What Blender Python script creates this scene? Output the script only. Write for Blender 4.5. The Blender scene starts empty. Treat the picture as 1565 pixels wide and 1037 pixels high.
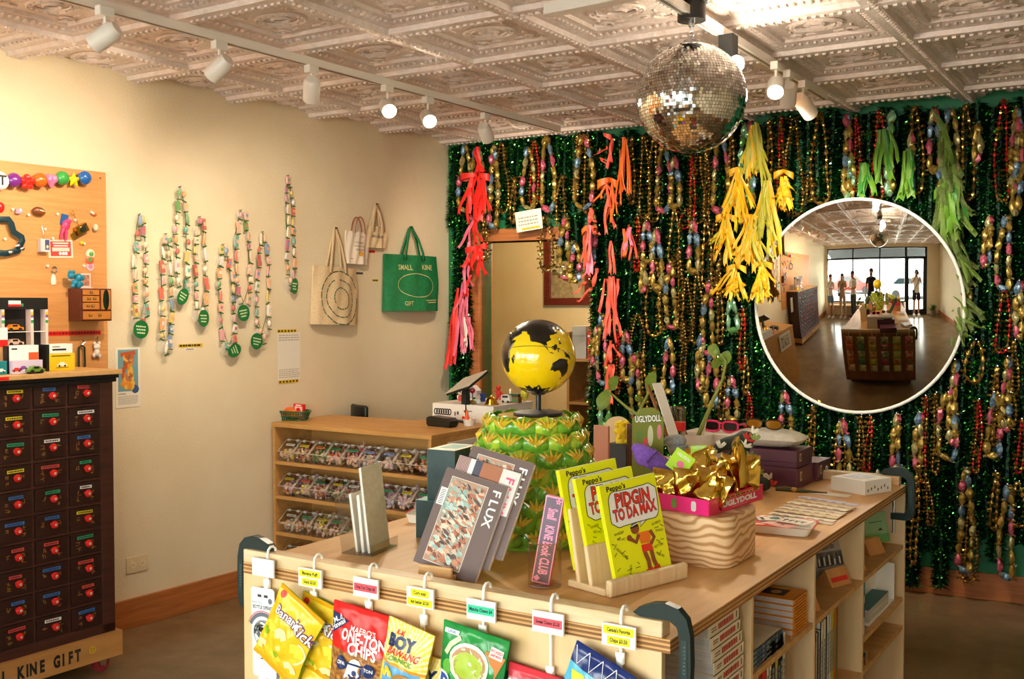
WORLD=4.8; EXPO=2.17; LAMP=17.0; REAR=10.0
import bpy, bmesh, math, random
from mathutils import Vector as V, Matrix as Mx
SC = bpy.context.scene
COL = SC.collection
pi = math.pi
sin, cos = math.sin, math.cos
random.seed(7)
RND = random.Random(11)
# ---------------------------------------------------------------- camera model (image taken as 1565x1037)
F = 1607.0; TH = math.radians(32.33); PIT = math.radians(1.823); H = 1.62
D1 = math.radians(2.36); D2 = math.radians(4.43)
RL = pi/2 - D1; RB = D2            # rotations of things on the left and back walls
ZC = 2.76                          # ceiling
def ray(px, py):
    u = (px-782.5)/F; v = (518.5-py)/F
    c, s = cos(PIT), sin(PIT)
    fx, fy, rx, ry = -sin(TH), cos(TH), cos(TH), sin(TH)
    return V((fx*(c+v*s)+u*rx, fy*(c+v*s)+u*ry, -s+v*c))
def plane(px, py, p0, n):
    d = ray(px, py); n = V(n)
    return V((0,0,H)) + d*((V(p0)-V((0,0,H))).dot(n)/d.dot(n))
def onz(px, py, z): return plane(px, py, (0,0,z), (0,0,1))
def onx(px, py, x): return plane(px, py, (x,0,0), (1,0,0))
def ony(px, py, y): return plane(px, py, (0,y,0), (0,1,0))
PL = V((-4.426,3.684,0)); PB = V((-.992,6.269,0))
nL = V((cos(D1),-sin(D1),0)); nB = V((sin(D2),-cos(D2),0))
tL = V((sin(D1),cos(D1),0)); tB = V((cos(D2),sin(D2),0))
def onL(px, py, o=0): return plane(px, py, PL+nL*o, nL)
def onB(px, py, o=0): return plane(px, py, PB+nB*o, nB)
# ---------------------------------------------------------------- materials
def lin(h):
    h = h.lstrip('#'); r = []
    for i in (0,2,4):
        x = int(h[i:i+2],16)/255
        r.append(x/12.92 if x <= .04045 else ((x+.055)/1.055)**2.4)
    return (*r, 1)
MS = {}
def mat(h, r=.5, m=0., h2=None, sc=(8,8,8), det=4, bump=0., bsc=60, em=0., alpha=1., trans=0., coat=0., lo=.35, hi=.65, dist=0., rough=.6):
    key = (h,r,m,h2,sc,det,bump,bsc,em,alpha,trans,coat,lo,hi,dist,rough)
    if key in MS: return MS[key]
    mt = bpy.data.materials.new('surface'); mt.use_nodes = True
    nt = mt.node_tree; b = nt.nodes['Principled BSDF']; L = nt.links
    b.inputs['Base Color'].default_value = lin(h)
    b.inputs['Roughness'].default_value = r; b.inputs['Metallic'].default_value = m
    b.inputs['Alpha'].default_value = alpha
    b.inputs['Transmission Weight'].default_value = trans
    b.inputs['Coat Weight'].default_value = coat
    if em:
        b.inputs['Emission Color'].default_value = lin(h); b.inputs['Emission Strength'].default_value = em
    if h2 or bump:
        tc = nt.nodes.new('ShaderNodeTexCoord')
    if h2:
        mp = nt.nodes.new('ShaderNodeMapping'); mp.inputs['Scale'].default_value = sc
        nz = nt.nodes.new('ShaderNodeTexNoise'); nz.inputs['Scale'].default_value = 1; nz.inputs['Detail'].default_value = det
        nz.inputs['Roughness'].default_value = rough; nz.inputs['Distortion'].default_value = dist
        cr = nt.nodes.new('ShaderNodeValToRGB')
        cr.color_ramp.elements[0].color = lin(h); cr.color_ramp.elements[1].color = lin(h2)
        cr.color_ramp.elements[0].position = lo; cr.color_ramp.elements[1].position = hi
        L.new(tc.outputs['Object'], mp.inputs['Vector']); L.new(mp.outputs[0], nz.inputs['Vector'])
        L.new(nz.outputs['Fac'], cr.inputs['Fac']); L.new(cr.outputs[0], b.inputs['Base Color'])
    if bump:
        n2 = nt.nodes.new('ShaderNodeTexNoise'); n2.inputs['Scale'].default_value = bsc; n2.inputs['Detail'].default_value = 5
        bp = nt.nodes.new('ShaderNodeBump'); bp.inputs['Strength'].default_value = bump; bp.inputs['Distance'].default_value = .01
        L.new(tc.outputs['Object'], n2.inputs['Vector']); L.new(n2.outputs['Fac'], bp.inputs['Height']); L.new(bp.outputs[0], b.inputs['Normal'])
    MS[key] = mt
    return mt
def clear(h='#ffffff', fac=.82, r=.05):
    key = ('clear',h,fac,r)
    if key in MS: return MS[key]
    mt = bpy.data.materials.new('clear'); mt.use_nodes = True; nt = mt.node_tree
    for n in list(nt.nodes): nt.nodes.remove(n)
    o = nt.nodes.new('ShaderNodeOutputMaterial'); t = nt.nodes.new('ShaderNodeBsdfTransparent'); g = nt.nodes.new('ShaderNodeBsdfGlossy')
    d = nt.nodes.new('ShaderNodeMixShader'); fr = nt.nodes.new('ShaderNodeLayerWeight'); fr.inputs['Blend'].default_value = .5
    pw = nt.nodes.new('ShaderNodeMath'); pw.operation = 'POWER'; pw.inputs[1].default_value = 3.5
    nt.links.new(fr.outputs['Facing'], pw.inputs[0])
    ad = nt.nodes.new('ShaderNodeMath'); ad.operation = 'ADD'; ad.inputs[1].default_value = max(0,1-fac-.06); ad.use_clamp = True
    t.inputs['Color'].default_value = lin(h); g.inputs['Roughness'].default_value = r
    nt.links.new(pw.outputs[0], ad.inputs[0]); nt.links.new(ad.outputs[0], d.inputs['Fac'])
    nt.links.new(t.outputs[0], d.inputs[1]); nt.links.new(g.outputs[0], d.inputs[2]); nt.links.new(d.outputs[0], o.inputs['Surface'])
    MS[key] = mt
    return mt
# ---------------------------------------------------------------- mesh builder
TXT = {}
def textmesh(s, bold):
    k = (s, bold)
    if k not in TXT:
        cu = bpy.data.curves.new('lettering', 'FONT'); cu.body = s; cu.size = 1; cu.resolution_u = 2
        cu.align_x = 'CENTER'; cu.align_y = 'CENTER'; cu.offset = bold
        ob = bpy.data.objects.new('lettering', cu)
        me = bpy.data.meshes.new_from_object(ob)
        TXT[k] = ([v.co.copy() for v in me.vertices], [list(p.vertices) for p in me.polygons])
        bpy.data.objects.remove(ob); bpy.data.curves.remove(cu); bpy.data.meshes.remove(me)
    return TXT[k]
class MB:
    def __init__(s, M=None):
        s.v=[]; s.f=[]; s.mi=[]; s.sm=[]; s.mats=[]; s.M = M or Mx.Identity(4)
    def at(s, x=0, y=0, z=0, rx=0, ry=0, rz=0, sc=1):
        s.M = Mx.Translation((x,y,z)) @ Mx.Rotation(rz,4,'Z') @ Mx.Rotation(ry,4,'Y') @ Mx.Rotation(rx,4,'X') @ Mx.Scale(sc,4)
        return s
    def idx(s, m):
        if m not in s.mats: s.mats.append(m)
        return s.mats.index(m)
    def add(s, vs, fs, m, smooth=False):
        b = len(s.v); s.v += [s.M @ V(p) for p in vs]
        if isinstance(m, list): ii = [s.idx(k) for k in m]
        else: ii = [s.idx(m)]*len(fs)
        for f, i in zip(fs, ii): s.f.append([b+k for k in f]); s.mi.append(i); s.sm.append(smooth)
    def box(s, x0, x1, y0, y1, z0, z1, m):
        vs = [(x,y,z) for x in (x0,x1) for y in (y0,y1) for z in (z0,z1)]
        s.add(vs, [(0,1,3,2),(4,6,7,5),(0,4,5,1),(2,3,7,6),(0,2,6,4),(1,5,7,3)], m)
        return s
    def lathe(s, prof, m, n=24, smooth=True, sx=1, sy=1):
        vs = []; fs = []
        for r, z in prof: vs += [(r*sx*cos(2*pi*k/n), r*sy*sin(2*pi*k/n), z) for k in range(n)]
        for i in range(len(prof)-1):
            for k in range(n):
                a=i*n+k; b=i*n+(k+1)%n; fs.append((a,b,b+n,a+n))
        s.add(vs, fs, m, smooth)
        if prof[0][0] > 1e-5: s.add(vs[:n], [tuple(reversed(range(n)))], m[0] if isinstance(m,list) else m)
        if prof[-1][0] > 1e-5: s.add(vs[-n:], [tuple(range(n))], m[-1] if isinstance(m,list) else m)
        return s
    def cyl(s, r, z0, z1, m, n=20, r2=None): return s.lathe([(r,z0),(r if r2 is None else r2,z1)], m, n)
    def ell(s, c, rx, ry, rz, m, nu=12, nv=8, smooth=True, top=pi):
        vs=[]; fs=[]
        for i in range(nv+1):
            t=top*i/nv
            vs += [(c[0]+rx*sin(t)*cos(2*pi*k/nu), c[1]+ry*sin(t)*sin(2*pi*k/nu), c[2]+rz*cos(t)) for k in range(nu)]
        for i in range(nv):
            for k in range(nu):
                a=i*nu+k; b=i*nu+(k+1)%nu; fs.append((a,a+nu,b+nu,b))
        s.add(vs, fs, m, smooth); return s
    def tube(s, path, r, m, n=8, closed=False, smooth=True, flat=1):
        P=[V(p) for p in path]; N=len(P); vs=[]; fs=[]; up=None
        for i in range(N):
            a=P[i-1] if (i or closed) else P[0]; b=P[(i+1)%N] if (i<N-1 or closed) else P[-1]
            t=(b-a).normalized()
            if up is None:
                up = V((0,0,1)) if abs(t.z)<.9 else V((0,1,0))
            x=t.cross(up).normalized(); y=x.cross(t).normalized(); up=y
            rr = r[i] if isinstance(r,(list,tuple)) else r
            vs += [P[i]+x*rr*cos(2*pi*k/n)+y*rr*flat*sin(2*pi*k/n) for k in range(n)]
        for i in range(N if closed else N-1):
            j=(i+1)%N
            for k in range(n): fs.append((i*n+k,i*n+(k+1)%n,j*n+(k+1)%n,j*n+k))
        s.add(vs, fs, m, smooth)
        if not closed:
            s.add(vs[:n],[tuple(reversed(range(n)))],m); s.add(vs[-n:],[tuple(range(n))],m)
        return s
    def prism(s, poly, y0, y1, m, side=None, smooth=False):
        n=len(poly); vs=[(x,y0,z) for x,z in poly]+[(x,y1,z) for x,z in poly]
        s.add(vs,[tuple(range(n)),tuple(range(2*n-1,n-1,-1))],m)
        s.add(vs,[(k,k+n,(k+1)%n+n,(k+1)%n) for k in range(n)],side or m,smooth)
        return s
    def poly(s, pts, m): s.add(pts,[tuple(range(len(pts)))],m); return s
    def sheet(s, fn, nu, nv, m, smooth=True, back=None):
        vs=[fn(i/nu,j/nv) for j in range(nv+1) for i in range(nu+1)]
        fs=[(j*(nu+1)+i,j*(nu+1)+i+1,(j+1)*(nu+1)+i+1,(j+1)*(nu+1)+i) for j in range(nv) for i in range(nu)]
        if callable(m): m=[m((i+.5)/nu,(j+.5)/nv) for j in range(nv) for i in range(nu)]
        s.add(vs, fs, m, smooth); return s
    def text(s, t, size, x, z, y, m, rot=0, bold=0., sx=1, al='C', fn=None, shear=0):
        vs, fs = textmesh(t, bold); c, q = cos(rot), sin(rot)
        w = max(p.x for p in vs)
        out=[]
        for p in vs:
            a=p.x*size*sx; b=p.y*size
            if al=='L': a += w*size*sx
            if al=='R': a -= w*size*sx
            a += shear*b
            X=x+a*c-b*q; Z=z+a*q+b*c
            out.append((X, (fn(X,Z) if fn else y), Z))
        s.add(out, fs, m); return s
    def build(s, name, parent=None, loc=(0,0,0), rz=0, bevel=0, solid=0, rot=None, seg=2):
        me=bpy.data.meshes.new(name); me.from_pydata([tuple(p) for p in s.v],[],s.f)
        for k in s.mats: me.materials.append(k)
        me.polygons.foreach_set('material_index', s.mi); me.polygons.foreach_set('use_smooth', s.sm); me.update()
        if any(s.sm): me.set_sharp_from_angle(angle=.75)
        o=bpy.data.objects.new(name, me); COL.objects.link(o)
        o.location=loc; o.rotation_euler=rot or (0,0,rz)
        if solid:
            d=o.modifiers.new('thickness','SOLIDIFY'); d.thickness=solid; d.offset=0
        if bevel:
            d=o.modifiers.new('edge','BEVEL'); d.width=bevel; d.segments=seg; d.limit_method='ANGLE'; d.angle_limit=.7
        if parent: o.parent=parent
        return o
def props(o, label, cat, group=None, kind=None):
    if label: o['label']=label
    if cat: o['category']=cat
    if group: o['group']=group
    if kind: o['kind']=kind
    return o
def thing(name, label, cat, loc=(0,0,0), rz=0, group=None, rot=None):
    o=bpy.data.objects.new(name,None); COL.objects.link(o); o.empty_display_size=.05
    o.location=loc; o.rotation_euler=rot or (0,0,rz)
    return props(o,label,cat,group)
def solo(name, mb, label, cat, loc=(0,0,0), rz=0, group=None, rot=None, bevel=0, solid=0, kind=None):
    return props(mb.build(name,None,loc,rz,bevel,solid,rot),label,cat,group,kind)
def struct(name, mb, loc=(0,0,0), rz=0, parent=None, bevel=0):
    o=mb.build(name,parent,loc,rz,bevel)
    if not parent: o['kind']='structure'
    return o
def dup(o, loc=None, rot=None, label=None, group=None, scale=None):
    c=o.copy(); COL.objects.link(c)
    if loc is not None: c.location=loc
    if rot is not None: c.rotation_euler=rot
    if scale is not None: c.scale=scale
    if label: c['label']=label
    if group: c['group']=group
    for ch in list(o.children):
        d=ch.copy(); COL.objects.link(d); d.parent=c
        for g in list(ch.children):
            e=g.copy(); COL.objects.link(e); e.parent=d
    return c
def swal(f, x0, y0, x1, y1):                       # a rectangle of the photo on a wall: bottom centre, width, height
    xm, ym = (x0+x1)/2, (y0+y1)/2
    return f(xm,y1), (f(x1,ym)-f(x0,ym)).length, f(xm,y0).z-f(xm,y1).z
ORD = ['first','second','third','fourth','fifth','sixth','seventh','eighth','ninth','tenth','eleventh','twelfth','thirteenth','fourteenth','fifteenth','sixteenth','seventeenth','eighteenth','nineteenth','twentieth']
def ordn(i): return ORD[i] if i < 20 else 'twenty-'+ORD[i-20] if i < 29 else 'thirtieth'
# ---------------------------------------------------------------- common materials
PLY = mat('#dcae72',.45,0,'#c99556',(3,22,22),5)
PLYX = mat('#dcae72',.45,0,'#cc9a5c',(22,3,22),5)
PLYP = mat('#e6c79a',.5,0,'#dcb881',(9,9,2.2),5)
PLYE = mat('#a9743f',.6,0,'#7c4f2b',(2,2,260),1)
PALE = mat('#e6cda6',.5,0,'#d8b98a',(3,40,40),4)
PINE = mat('#ecc894',.5,0,'#d8a468',(3,30,30),5)
WHITE = mat('#f2f0ea',.45); BLACK = mat('#141414',.4); DK = mat('#1d2224',.35)
STEEL = mat('#c8c8c8',.25,1); GOLD = mat('#d9a83a',.25,1); BRASS = mat('#c9a046',.3,1)
CLEAR = clear(); 
# ---------------------------------------------------------------- room shell
A = lambda s,t,p: None
def inter(p,d,q,e):
    k=((q.x-p.x)*e.y-(q.y-p.y)*e.x)/(d.x*e.y-d.y*e.x); return p+d*k
CBL = inter(PL,tL,PB,tB)
YF=-.5; XR=1.15
CFL = PL+tL*((YF-PL.y)/tL.y); CBR = PB+tB*((XR-PB.x)/tB.x); CFR = V((XR,YF,0))
WALLP = mat('#e3d3b4',.75,0,'#dccba9',(2,2,2),3,bump=.25,bsc=90)
GREENP = mat('#0c7a4a',.55,0,'#0a6c41',(3,3,3),3)
CONC = mat('#8f7656',.22,0,'#745d40',(2.2,2.2,2.2),8,bump=.05,bsc=30)
OAK = mat('#b9713a',.45,0,'#9c5a2b',(3,3,40),5)
wl=(CBL-CFL).length
m=MB().box(-.1,wl+.1,0,.12,0,ZC+.03,WALLP); struct('wall_left',m,CFL,RL)
# back wall: opening for the doorway
jL=(onB(736,600)-CBL).dot(tB); jR=(onB(904,600)-CBL).dot(tB); zd=2.06
wb=(CBR-CBL).length
m=MB()
m.box(-1.3,jL,0,.14,0,ZC+.03,GREENP); m.box(jL,jR,0,.14,zd,ZC+.03,GREENP); m.box(jR,wb+.1,0,.14,0,ZC+.03,GREENP)
struct('wall_back',m,CBL,RB)
m=MB().box(-.12,0,YF-.1,CBR.y+.1,0,ZC,WALLP); 
m=MB().box(XR,XR+.12,YF-.1,CBR.y+.1,0,ZC+.03,WALLP); struct('wall_right',m)
fl=MB(); fl.box(-6.5,2,YF-.1,9,-.1,0,CONC); struct('floor',fl)
# door frame of the back doorway
m=MB(); fw=.085
m.box(jL-fw,jL,-.03,.16,0,zd+fw,OAK); m.box(jR,jR+.04,-.03,.16,0,zd+fw,OAK); m.box(jL,jR,-.03,.16,zd,zd+fw,OAK)
struct('trim_1',m,CBL,RB,bevel=.004)
# baseboards
m=MB().box(0,wl-.02,-.018,0,0,.148,OAK); struct('baseboard_left',m,CFL,RL,bevel=.003)
m=MB().box(jR+.05,wb,-.018,0,0,.146,OAK); struct('baseboard_back',m,CBL,RB,bevel=.003)
m=MB().box(XR-.018,XR,YF,CBR.y-.02,0,.146,OAK); struct('baseboard_right',m,bevel=.003)
# rear room seen through the doorway
BW=mat('#d9c193',.75,0,'#d3b584',(2,2,2),3)
m=MB().box(-1.2,2.6,1.7,1.8,0,2.7,BW); struct('wall_rear',m,CBL,RB)
m=MB().box(-1.25,-1.15,.14,1.7,0,2.7,BW); m.box(2.6,2.7,.14,1.7,0,2.7,BW); struct('wall_rear_sides',m,CBL,RB)
m=MB().box(-1.25,2.7,.14,1.8,2.7,2.76,BW); struct('ceiling_rear',m,CBL,RB)
# ---------------------------------------------------------------- pressed tin ceiling
TIN = mat('#e9dcd5',.33,.0,'#dccbc2',(30,30,30),5,bump=.55,bsc=75)
px_,py_=.605,.62
def tinTile(m,hx,hy,full=True):
    # frames stepping down from the field at z=0 to the ribs at z=-.05
    def ring(a0,z0,a1,z1):
        q=[(-hx+a0,-hy+a0,z0),(hx-a0,-hy+a0,z0),(hx-a0,hy-a0,z0),(-hx+a0,hy-a0,z0)]
        p=[(-hx+a1,-hy+a1,z1),(hx-a1,-hy+a1,z1),(hx-a1,hy-a1,z1),(-hx+a1,hy-a1,z1)]
        m.add(q+p,[(0,4,5,1),(1,5,6,2),(2,6,7,3),(3,7,4,0)],TIN)
    for a0,z0,a1,z1 in ((0,-.05,.03,-.05),(.03,-.05,.036,-.03),(.036,-.03,.05,-.03),(.05,-.03,.095,-.008),(.095,-.008,.1,-.014),(.1,-.014,.112,-.014),(.112,-.014,.118,0)): ring(a0,z0,a1,z1)
    m.poly([(-hx+.118,-hy+.118,0),(-hx+.118,hy-.118,0),(hx-.118,hy-.118,0),(hx-.118,-hy+.118,0)],TIN)
    # egg and dart along the sloping border
    n=15
    for k in range(n):
        for s in (-1,1):
            x=-hx+.075+(2*hx-.15)*k/(n-1); m.ell((x,s*(hy-.073),-.02),.011,.017,.009,TIN,6,3)
            y=-hy+.075+(2*hy-.15)*k/(n-1); m.ell((s*(hx-.073),y,-.02),.017,.011,.009,TIN,6,3)
    # centre wreath and leaf scrolls
    for R,r,sq in ((.115,.008,.72),(.085,.006,.7),(.04,.009,.75)):
        m.tube([(R*cos(2*pi*k/20),R*sq*sin(2*pi*k/20),-.004) for k in range(20)],r,TIN,4,True)
    for k in range(14):
        a=2*pi*k/14; m.ell((.1*cos(a),.072*sin(a),-.004),.012,.008,.01,TIN,5,3)
    for sx in (-1,1):
        for sy in (-1,1):
            cx,cy=sx*(hx-.175),sy*(hy-.165)
            pts=[(cx+sx*(.05-.0035*t)*cos(t*.62)*1.0,cy+sy*(.05-.0035*t)*sin(t*.62),-.003) for t in range(13)]
            m.tube(pts,.006,TIN,4)
            m.ell((cx,cy,-.004),.014,.012,.01,TIN,6,3)
            m.ell((cx-sx*.07,cy,-.003),.026,.009,.008,TIN,6,3); m.ell((cx,cy-sy*.06,-.003),.009,.022,.008,TIN,6,3)
    # dentils on the ribs
    for k in range(18):
        x=-hx+(2*hx)*(k+.5)/18; m.box(x-.008,x+.008,-hy+.008,-hy+.026,-.058,-.05,TIN)
        y=-hy+(2*hy)*(k+.5)/18; m.ell((-hx+.016,y,-.052),.011,.011,.009,TIN,6,3)
me=MB(); tinTile(me,px_/2,py_/2)
m=MB(); nx0,nx1,ny0,ny1=-6,3,-7,5
tv=me.v; tf=me.f; ts=me.sm
for i in range(nx0,nx1+1):
    for j in range(ny0,ny1+1):
        cx=-.99+px_*(i+.5); cy=3.46+py_*(j+.5)
        if cx<-4.85 or cx>1.35 or cy<-.75 or cy>6.75: continue
        b=len(m.v); m.v+=[p+V((cx,cy,0)) for p in tv]; m.f+=[[b+k for k in f] for f in tf]; m.mi+=[0]*len(tf); m.sm+=ts
m.idx(TIN)
m.add([(-7,YF-.1,.03),(-7,8.5,.03),(1.4,8.5,.03),(1.4,YF-.1,.03)],[(0,1,2,3)],TIN)
o=struct('ceiling',m,(0,0,ZC+.03))
# ---------------------------------------------------------------- camera, world, daylight
cd=bpy.data.cameras.new('camera'); cam=bpy.data.objects.new('camera',cd); COL.objects.link(cam)
cam.location=(0,0,H); cam.rotation_euler=(pi/2-PIT,0,TH)
cd.sensor_width=36; cd.lens=F/1565*36; cd.clip_start=.02; cd.clip_end=200
SC.camera=cam
w=bpy.data.worlds.new('world'); SC.world=w; w.use_nodes=True
bg=w.node_tree.nodes['Background']; bg.inputs[0].default_value=(1,.97,.93,1); bg.inputs[1].default_value=WORLD
SC.view_settings.view_transform='Standard'; SC.view_settings.look='None'; SC.view_settings.exposure=EXPO; SC.view_settings.gamma=1
SC.view_settings.use_curve_mapping=False
SC.cycles.max_bounces=8; SC.cycles.diffuse_bounces=5; SC.cycles.glossy_bounces=4; SC.cycles.transparent_max_bounces=16
SC.cycles.sample_clamp_indirect=6; SC.cycles.caustics_reflective=False; SC.cycles.caustics_refractive=False
SC.cycles.use_denoising=True
def spot(loc,aim,power,size=60,col=(1,.84,.62),blend=.6,rad=.04):
    l=bpy.data.lights.new('lamp_light','SPOT'); l.energy=power; l.color=col; l.spot_size=math.radians(size); l.spot_blend=blend; l.shadow_soft_size=rad
    o=bpy.data.objects.new('lamp_light',l); COL.objects.link(o); o.location=loc
    o.rotation_euler=(V(aim)-V(loc)).to_track_quat('-Z','Y').to_euler(); return o
def point(loc,power,col=(1,.86,.64),rad=.05):
    l=bpy.data.lights.new('lamp_light','POINT'); l.energy=power; l.color=col; l.shadow_soft_size=rad
    o=bpy.data.objects.new('lamp_light',l); COL.objects.link(o); o.location=loc; return o
# ---------------------------------------------------------------- storefront (behind the camera, seen in the mirror)
FR=mat('#20262a',.4,.3); GL=clear('#eef4f2',.93,.02)
zs,zt,zr=.5,2.2,2.62          # sill, transom bar, head
m=MB(); y0,y1=YF-.12,YF
dl,dr=-.45,.5
m.box(CFL.x-.1,dl-.05,y0,y1,0,zs,WALLP); m.box(CFL.x-.1,XR,y0,y1,zr,ZC,WALLP); m.box(dr+.05,XR,y0,y1,0,zr,WALLP); m.box(CFL.x-.15,CFL.x+.12,y0,y1,zs,zr,WALLP)
struct('wall_front',m)
xs=[CFL.x+.12,-3.05,-1.7,dl-.03]
for i in range(3):
    a,b=xs[i],xs[i+1]; m=MB(); g=MB()
    for (p,q,r_,t) in ((a,b,zs,zs+.05),(a,b,zr-.05,zr),(a,b,zt-.04,zt+.04),(a,a+.035,zs,zr),(b-.035,b,zs,zr)): m.box(p,q,y0+.02,y1-.02,r_,t,FR)
    o=struct('window_%d'%(i+1),m)
    g.box(a,b,y0+.05,y0+.058,zs,zr,GL); struct('glass',g,parent=o)
m=MB()
for (p,q,r_,t) in ((dl-.03,dl+.05,0,zr),(dr-.05,dr+.05,0,zr),(dl,dr,zt-.05,zt+.05),(dl,dr,zr-.05,zr),(dl,dr,.0,.2),(dl+.05,dl+.13,.2,zt),(dr-.13,dr-.05,.2,zt)): m.box(p,q,y0+.02,y1-.02,r_,t,FR)
o=struct('door_1',m)
g=MB(); g.box(dl,dr,y0+.05,y0+.058,.2,zr,GL); struct('glass',g,parent=o)
g=MB().tube([(dl+.18,y1+.05,.9),(dl+.18,y1+.05,1.25)],.012,STEEL); g.tube([(dl+.1,y1-.02,.95),(dl+.18,y1+.05,.95)],.008,STEEL); g.tube([(dl+.1,y1-.02,1.2),(dl+.18,y1+.05,1.2)],.008,STEEL); struct('door_handle',g,parent=o)
for a,b,z0,z1 in ((xs[0],dl,zs,zr),(dl,dr,.2,zr)):
    l=bpy.data.lights.new('daylight_portal','AREA'); l.shape='RECTANGLE'; l.size=b-a; l.size_y=z1-z0; l.cycles.is_portal=True
    o=bpy.data.objects.new('daylight_portal',l); COL.objects.link(o); o.location=((a+b)/2,YF-.13,(z0+z1)/2); o.rotation_euler=(pi/2,0,0)
# street outside
PAV=mat('#b9b5ad',.8,0,'#a8a49c',(1,1,1),4); ASP=mat('#7b7b7d',.85)
m=MB().box(-14,12,-4.2,YF-.12,-.12,-.02,PAV); m.box(-14,12,-14,-4.2,-.25,-.14,ASP); m.box(-14,12,-22,-14,-.2,-.02,PAV); struct('pavement',m)
# ---------------------------------------------------------------- track lights
ENAM=mat('#e8e2d8',.35); HOT=mat('#fff0d8',.3,0,em=30); WARMG=mat('#ffca7a',.3,0,em=5)
zt_=ZC-.06
pa=onz(150,6,zt_); pb=onz(840,192,zt_)
m=MB().box(-.018,.018,0,(pb-pa).length+.6,-.02,.012,ENAM); m.box(-.006,.006,0,(pb-pa).length+.6,-.022,-.0195,mat('#77706a',.5))
d=(pb-pa).normalized(); ra=math.atan2(-d.x,d.y)
solo('lighting_track',m,'long white ceiling track carrying the lamps beside the left wall','track',pa-d*.5,ra)
pc=onz(1100,46,zt_); pd=onz(1256,143,zt_); d2=(pd-pc).normalized(); rb_=math.atan2(-d2.x,d2.y)
m=MB().box(-.018,.018,0,(pd-pc).length+.9,-.02,.012,ENAM); m.box(-.006,.006,0,(pd-pc).length+.9,-.022,-.0195,mat('#77706a',.5))
solo('lighting_track',m,'white ceiling track running behind the mirrored ball','track',pc-d2*.85,rb_)
def head(px,py,aim,lit,label,trk,body=ENAM,size=.037,ln=.098,drop=.08):
    p=onz(px,py,zt_-.02); 
    t=thing('track_light',label,'lamp',p,trk,'ceiling track lamps')
    m=MB().box(-.017,.017,-.03,.03,-.035,0,body); m.tube([(0,0,-.03),(0,0,-drop)],.007,body,8); m.box(-.012,.012,-.008,.008,-drop-.03,-drop,body); m.build('mount',t,bevel=.003)
    q=Mx.Rotation(-trk,3,'Z')@(V(aim)-p).normalized()
    M=Mx.Translation((0,0,-drop-.025))@q.to_track_quat('-Z','Y').to_matrix().to_4x4()
    m=MB(M); m.lathe([(.0,.055),(size*.7,.055),(size,.035),(size,-ln+.045),(size*.9,-ln+.045),(size*.85,-ln+.07)],body,20); m.build('lamp_head',t)
    m=MB(M); m.lathe([(size*.84,-ln+.066),(0,-ln+.066)],HOT if lit>1 else (WARMG if lit else DK),20); m.build('bulb',t)
    return p-V((0,0,drop+.02))
CAMP=V((0,0,H))
for px,py,aim,lit,lab in (
 (160,10,(-4.45,1.9,1.9),1,'white track lamp nearest the left edge of the picture, turned to the wall'),
 (335,63,(-4.43,2.9,1.9),1,'white track lamp above the candy strings, turned to the wall'),
 (476,100,(-4.4,4.6,1.2),1,'white track lamp hanging straight down above the tote bags'),
 (592,130,(-1.0,2.2,.9),2,'glowing white track lamp, left one of the two bright ones side by side'),
 (654,148,(-1.0,2.4,.9),2,'glowing white track lamp, right one of the two bright ones side by side'),
 (742,173,(-3.6,6.1,1.8),1,'small white track lamp near the corner above the red ribbons, tilted to the wall')):
    p=head(px,py,aim,lit,lab,ra)
    dirn=(V(aim)-p).normalized()
    spot(p+dirn*.09,aim,LAMP*(.95 if lit==1 else .8),115 if lit==1 else 70,blend=1)
p=head(1186,95,(-.9,2.4,.9),2,'glowing white lamp hanging from the right track beyond the mirrored ball',rb_)
spot(p+(V((-.9,2.4,.9))-p).normalized()*.09,(-.9,2.4,.9),LAMP*.8,60)
p=head(1205,108,(-2.0,6.1,1.6),1,'white track lamp just behind the glowing one, turned to the tinsel wall',rb_)
spot(p+(V((-2.0,6.1,1.6))-p).normalized()*.09,(-2.0,6.1,1.6),LAMP,80)
p=head(1228,124,(-1.3,6.2,2.0),1,'unlit looking white track lamp last on the right track',rb_,ln=.13)
spot(p+(V((-1.3,6.2,1.4))-p).normalized()*.1,(-1.3,6.2,1.4),LAMP,85)
# black clamp lamp
p=onz(1113,54,zt_-.02)
t=thing('clamp_lamp','black clip lamp with a bare glowing bulb right of the mirrored ball','lamp',p,rb_)
m=MB().box(-.03,.03,-.03,.03,-.09,0,BLACK); m.tube([(-.025,0,-.06),(-.06,0,-.09),(-.065,0,-.12),(-.03,0,-.135),(.0,0,-.11)],.004,BLACK,6); m.build('clip',t,bevel=.004)
m=MB().ell((0.045,-.03,-.122),.03,.03,.032,HOT,16,10); m.tube([(.01,-.01,-.085),(.04,-.026,-.105)],.018,BLACK,12); m.build('bulb',t)
point(p+V((.06,-.08,-.17)),LAMP*.12)
# thin cable looping from the ceiling near the corner
m=MB(); a=onz(775,184,ZC-.05); b=onz(815,188,ZC-.05); mid=(a+b)/2
m.tube([a-mid,(a-mid)*.5+V((0,0,-.03)),V((0,0,-.04)),(b-mid)*.5+V((0,0,-.03)),b-mid],.005,ENAM,6)
solo('cable',m,'short white cable looping under the ceiling by the corner lamp','cable',mid)
# pale light fitting at the very top of the picture
a=onz(890,8,ZC-.05); b=onz(1040,-22,ZC-.05)
m=MB().box(-.35,.35,-.03,.03,-.015,.03,ENAM); solo('ceiling_fitting',m,'pale strip fitting on the ceiling at the top edge left of the ball','fitting',(a+b)/2,math.atan2((b-a).y,(b-a).x),bevel=.004)
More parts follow.
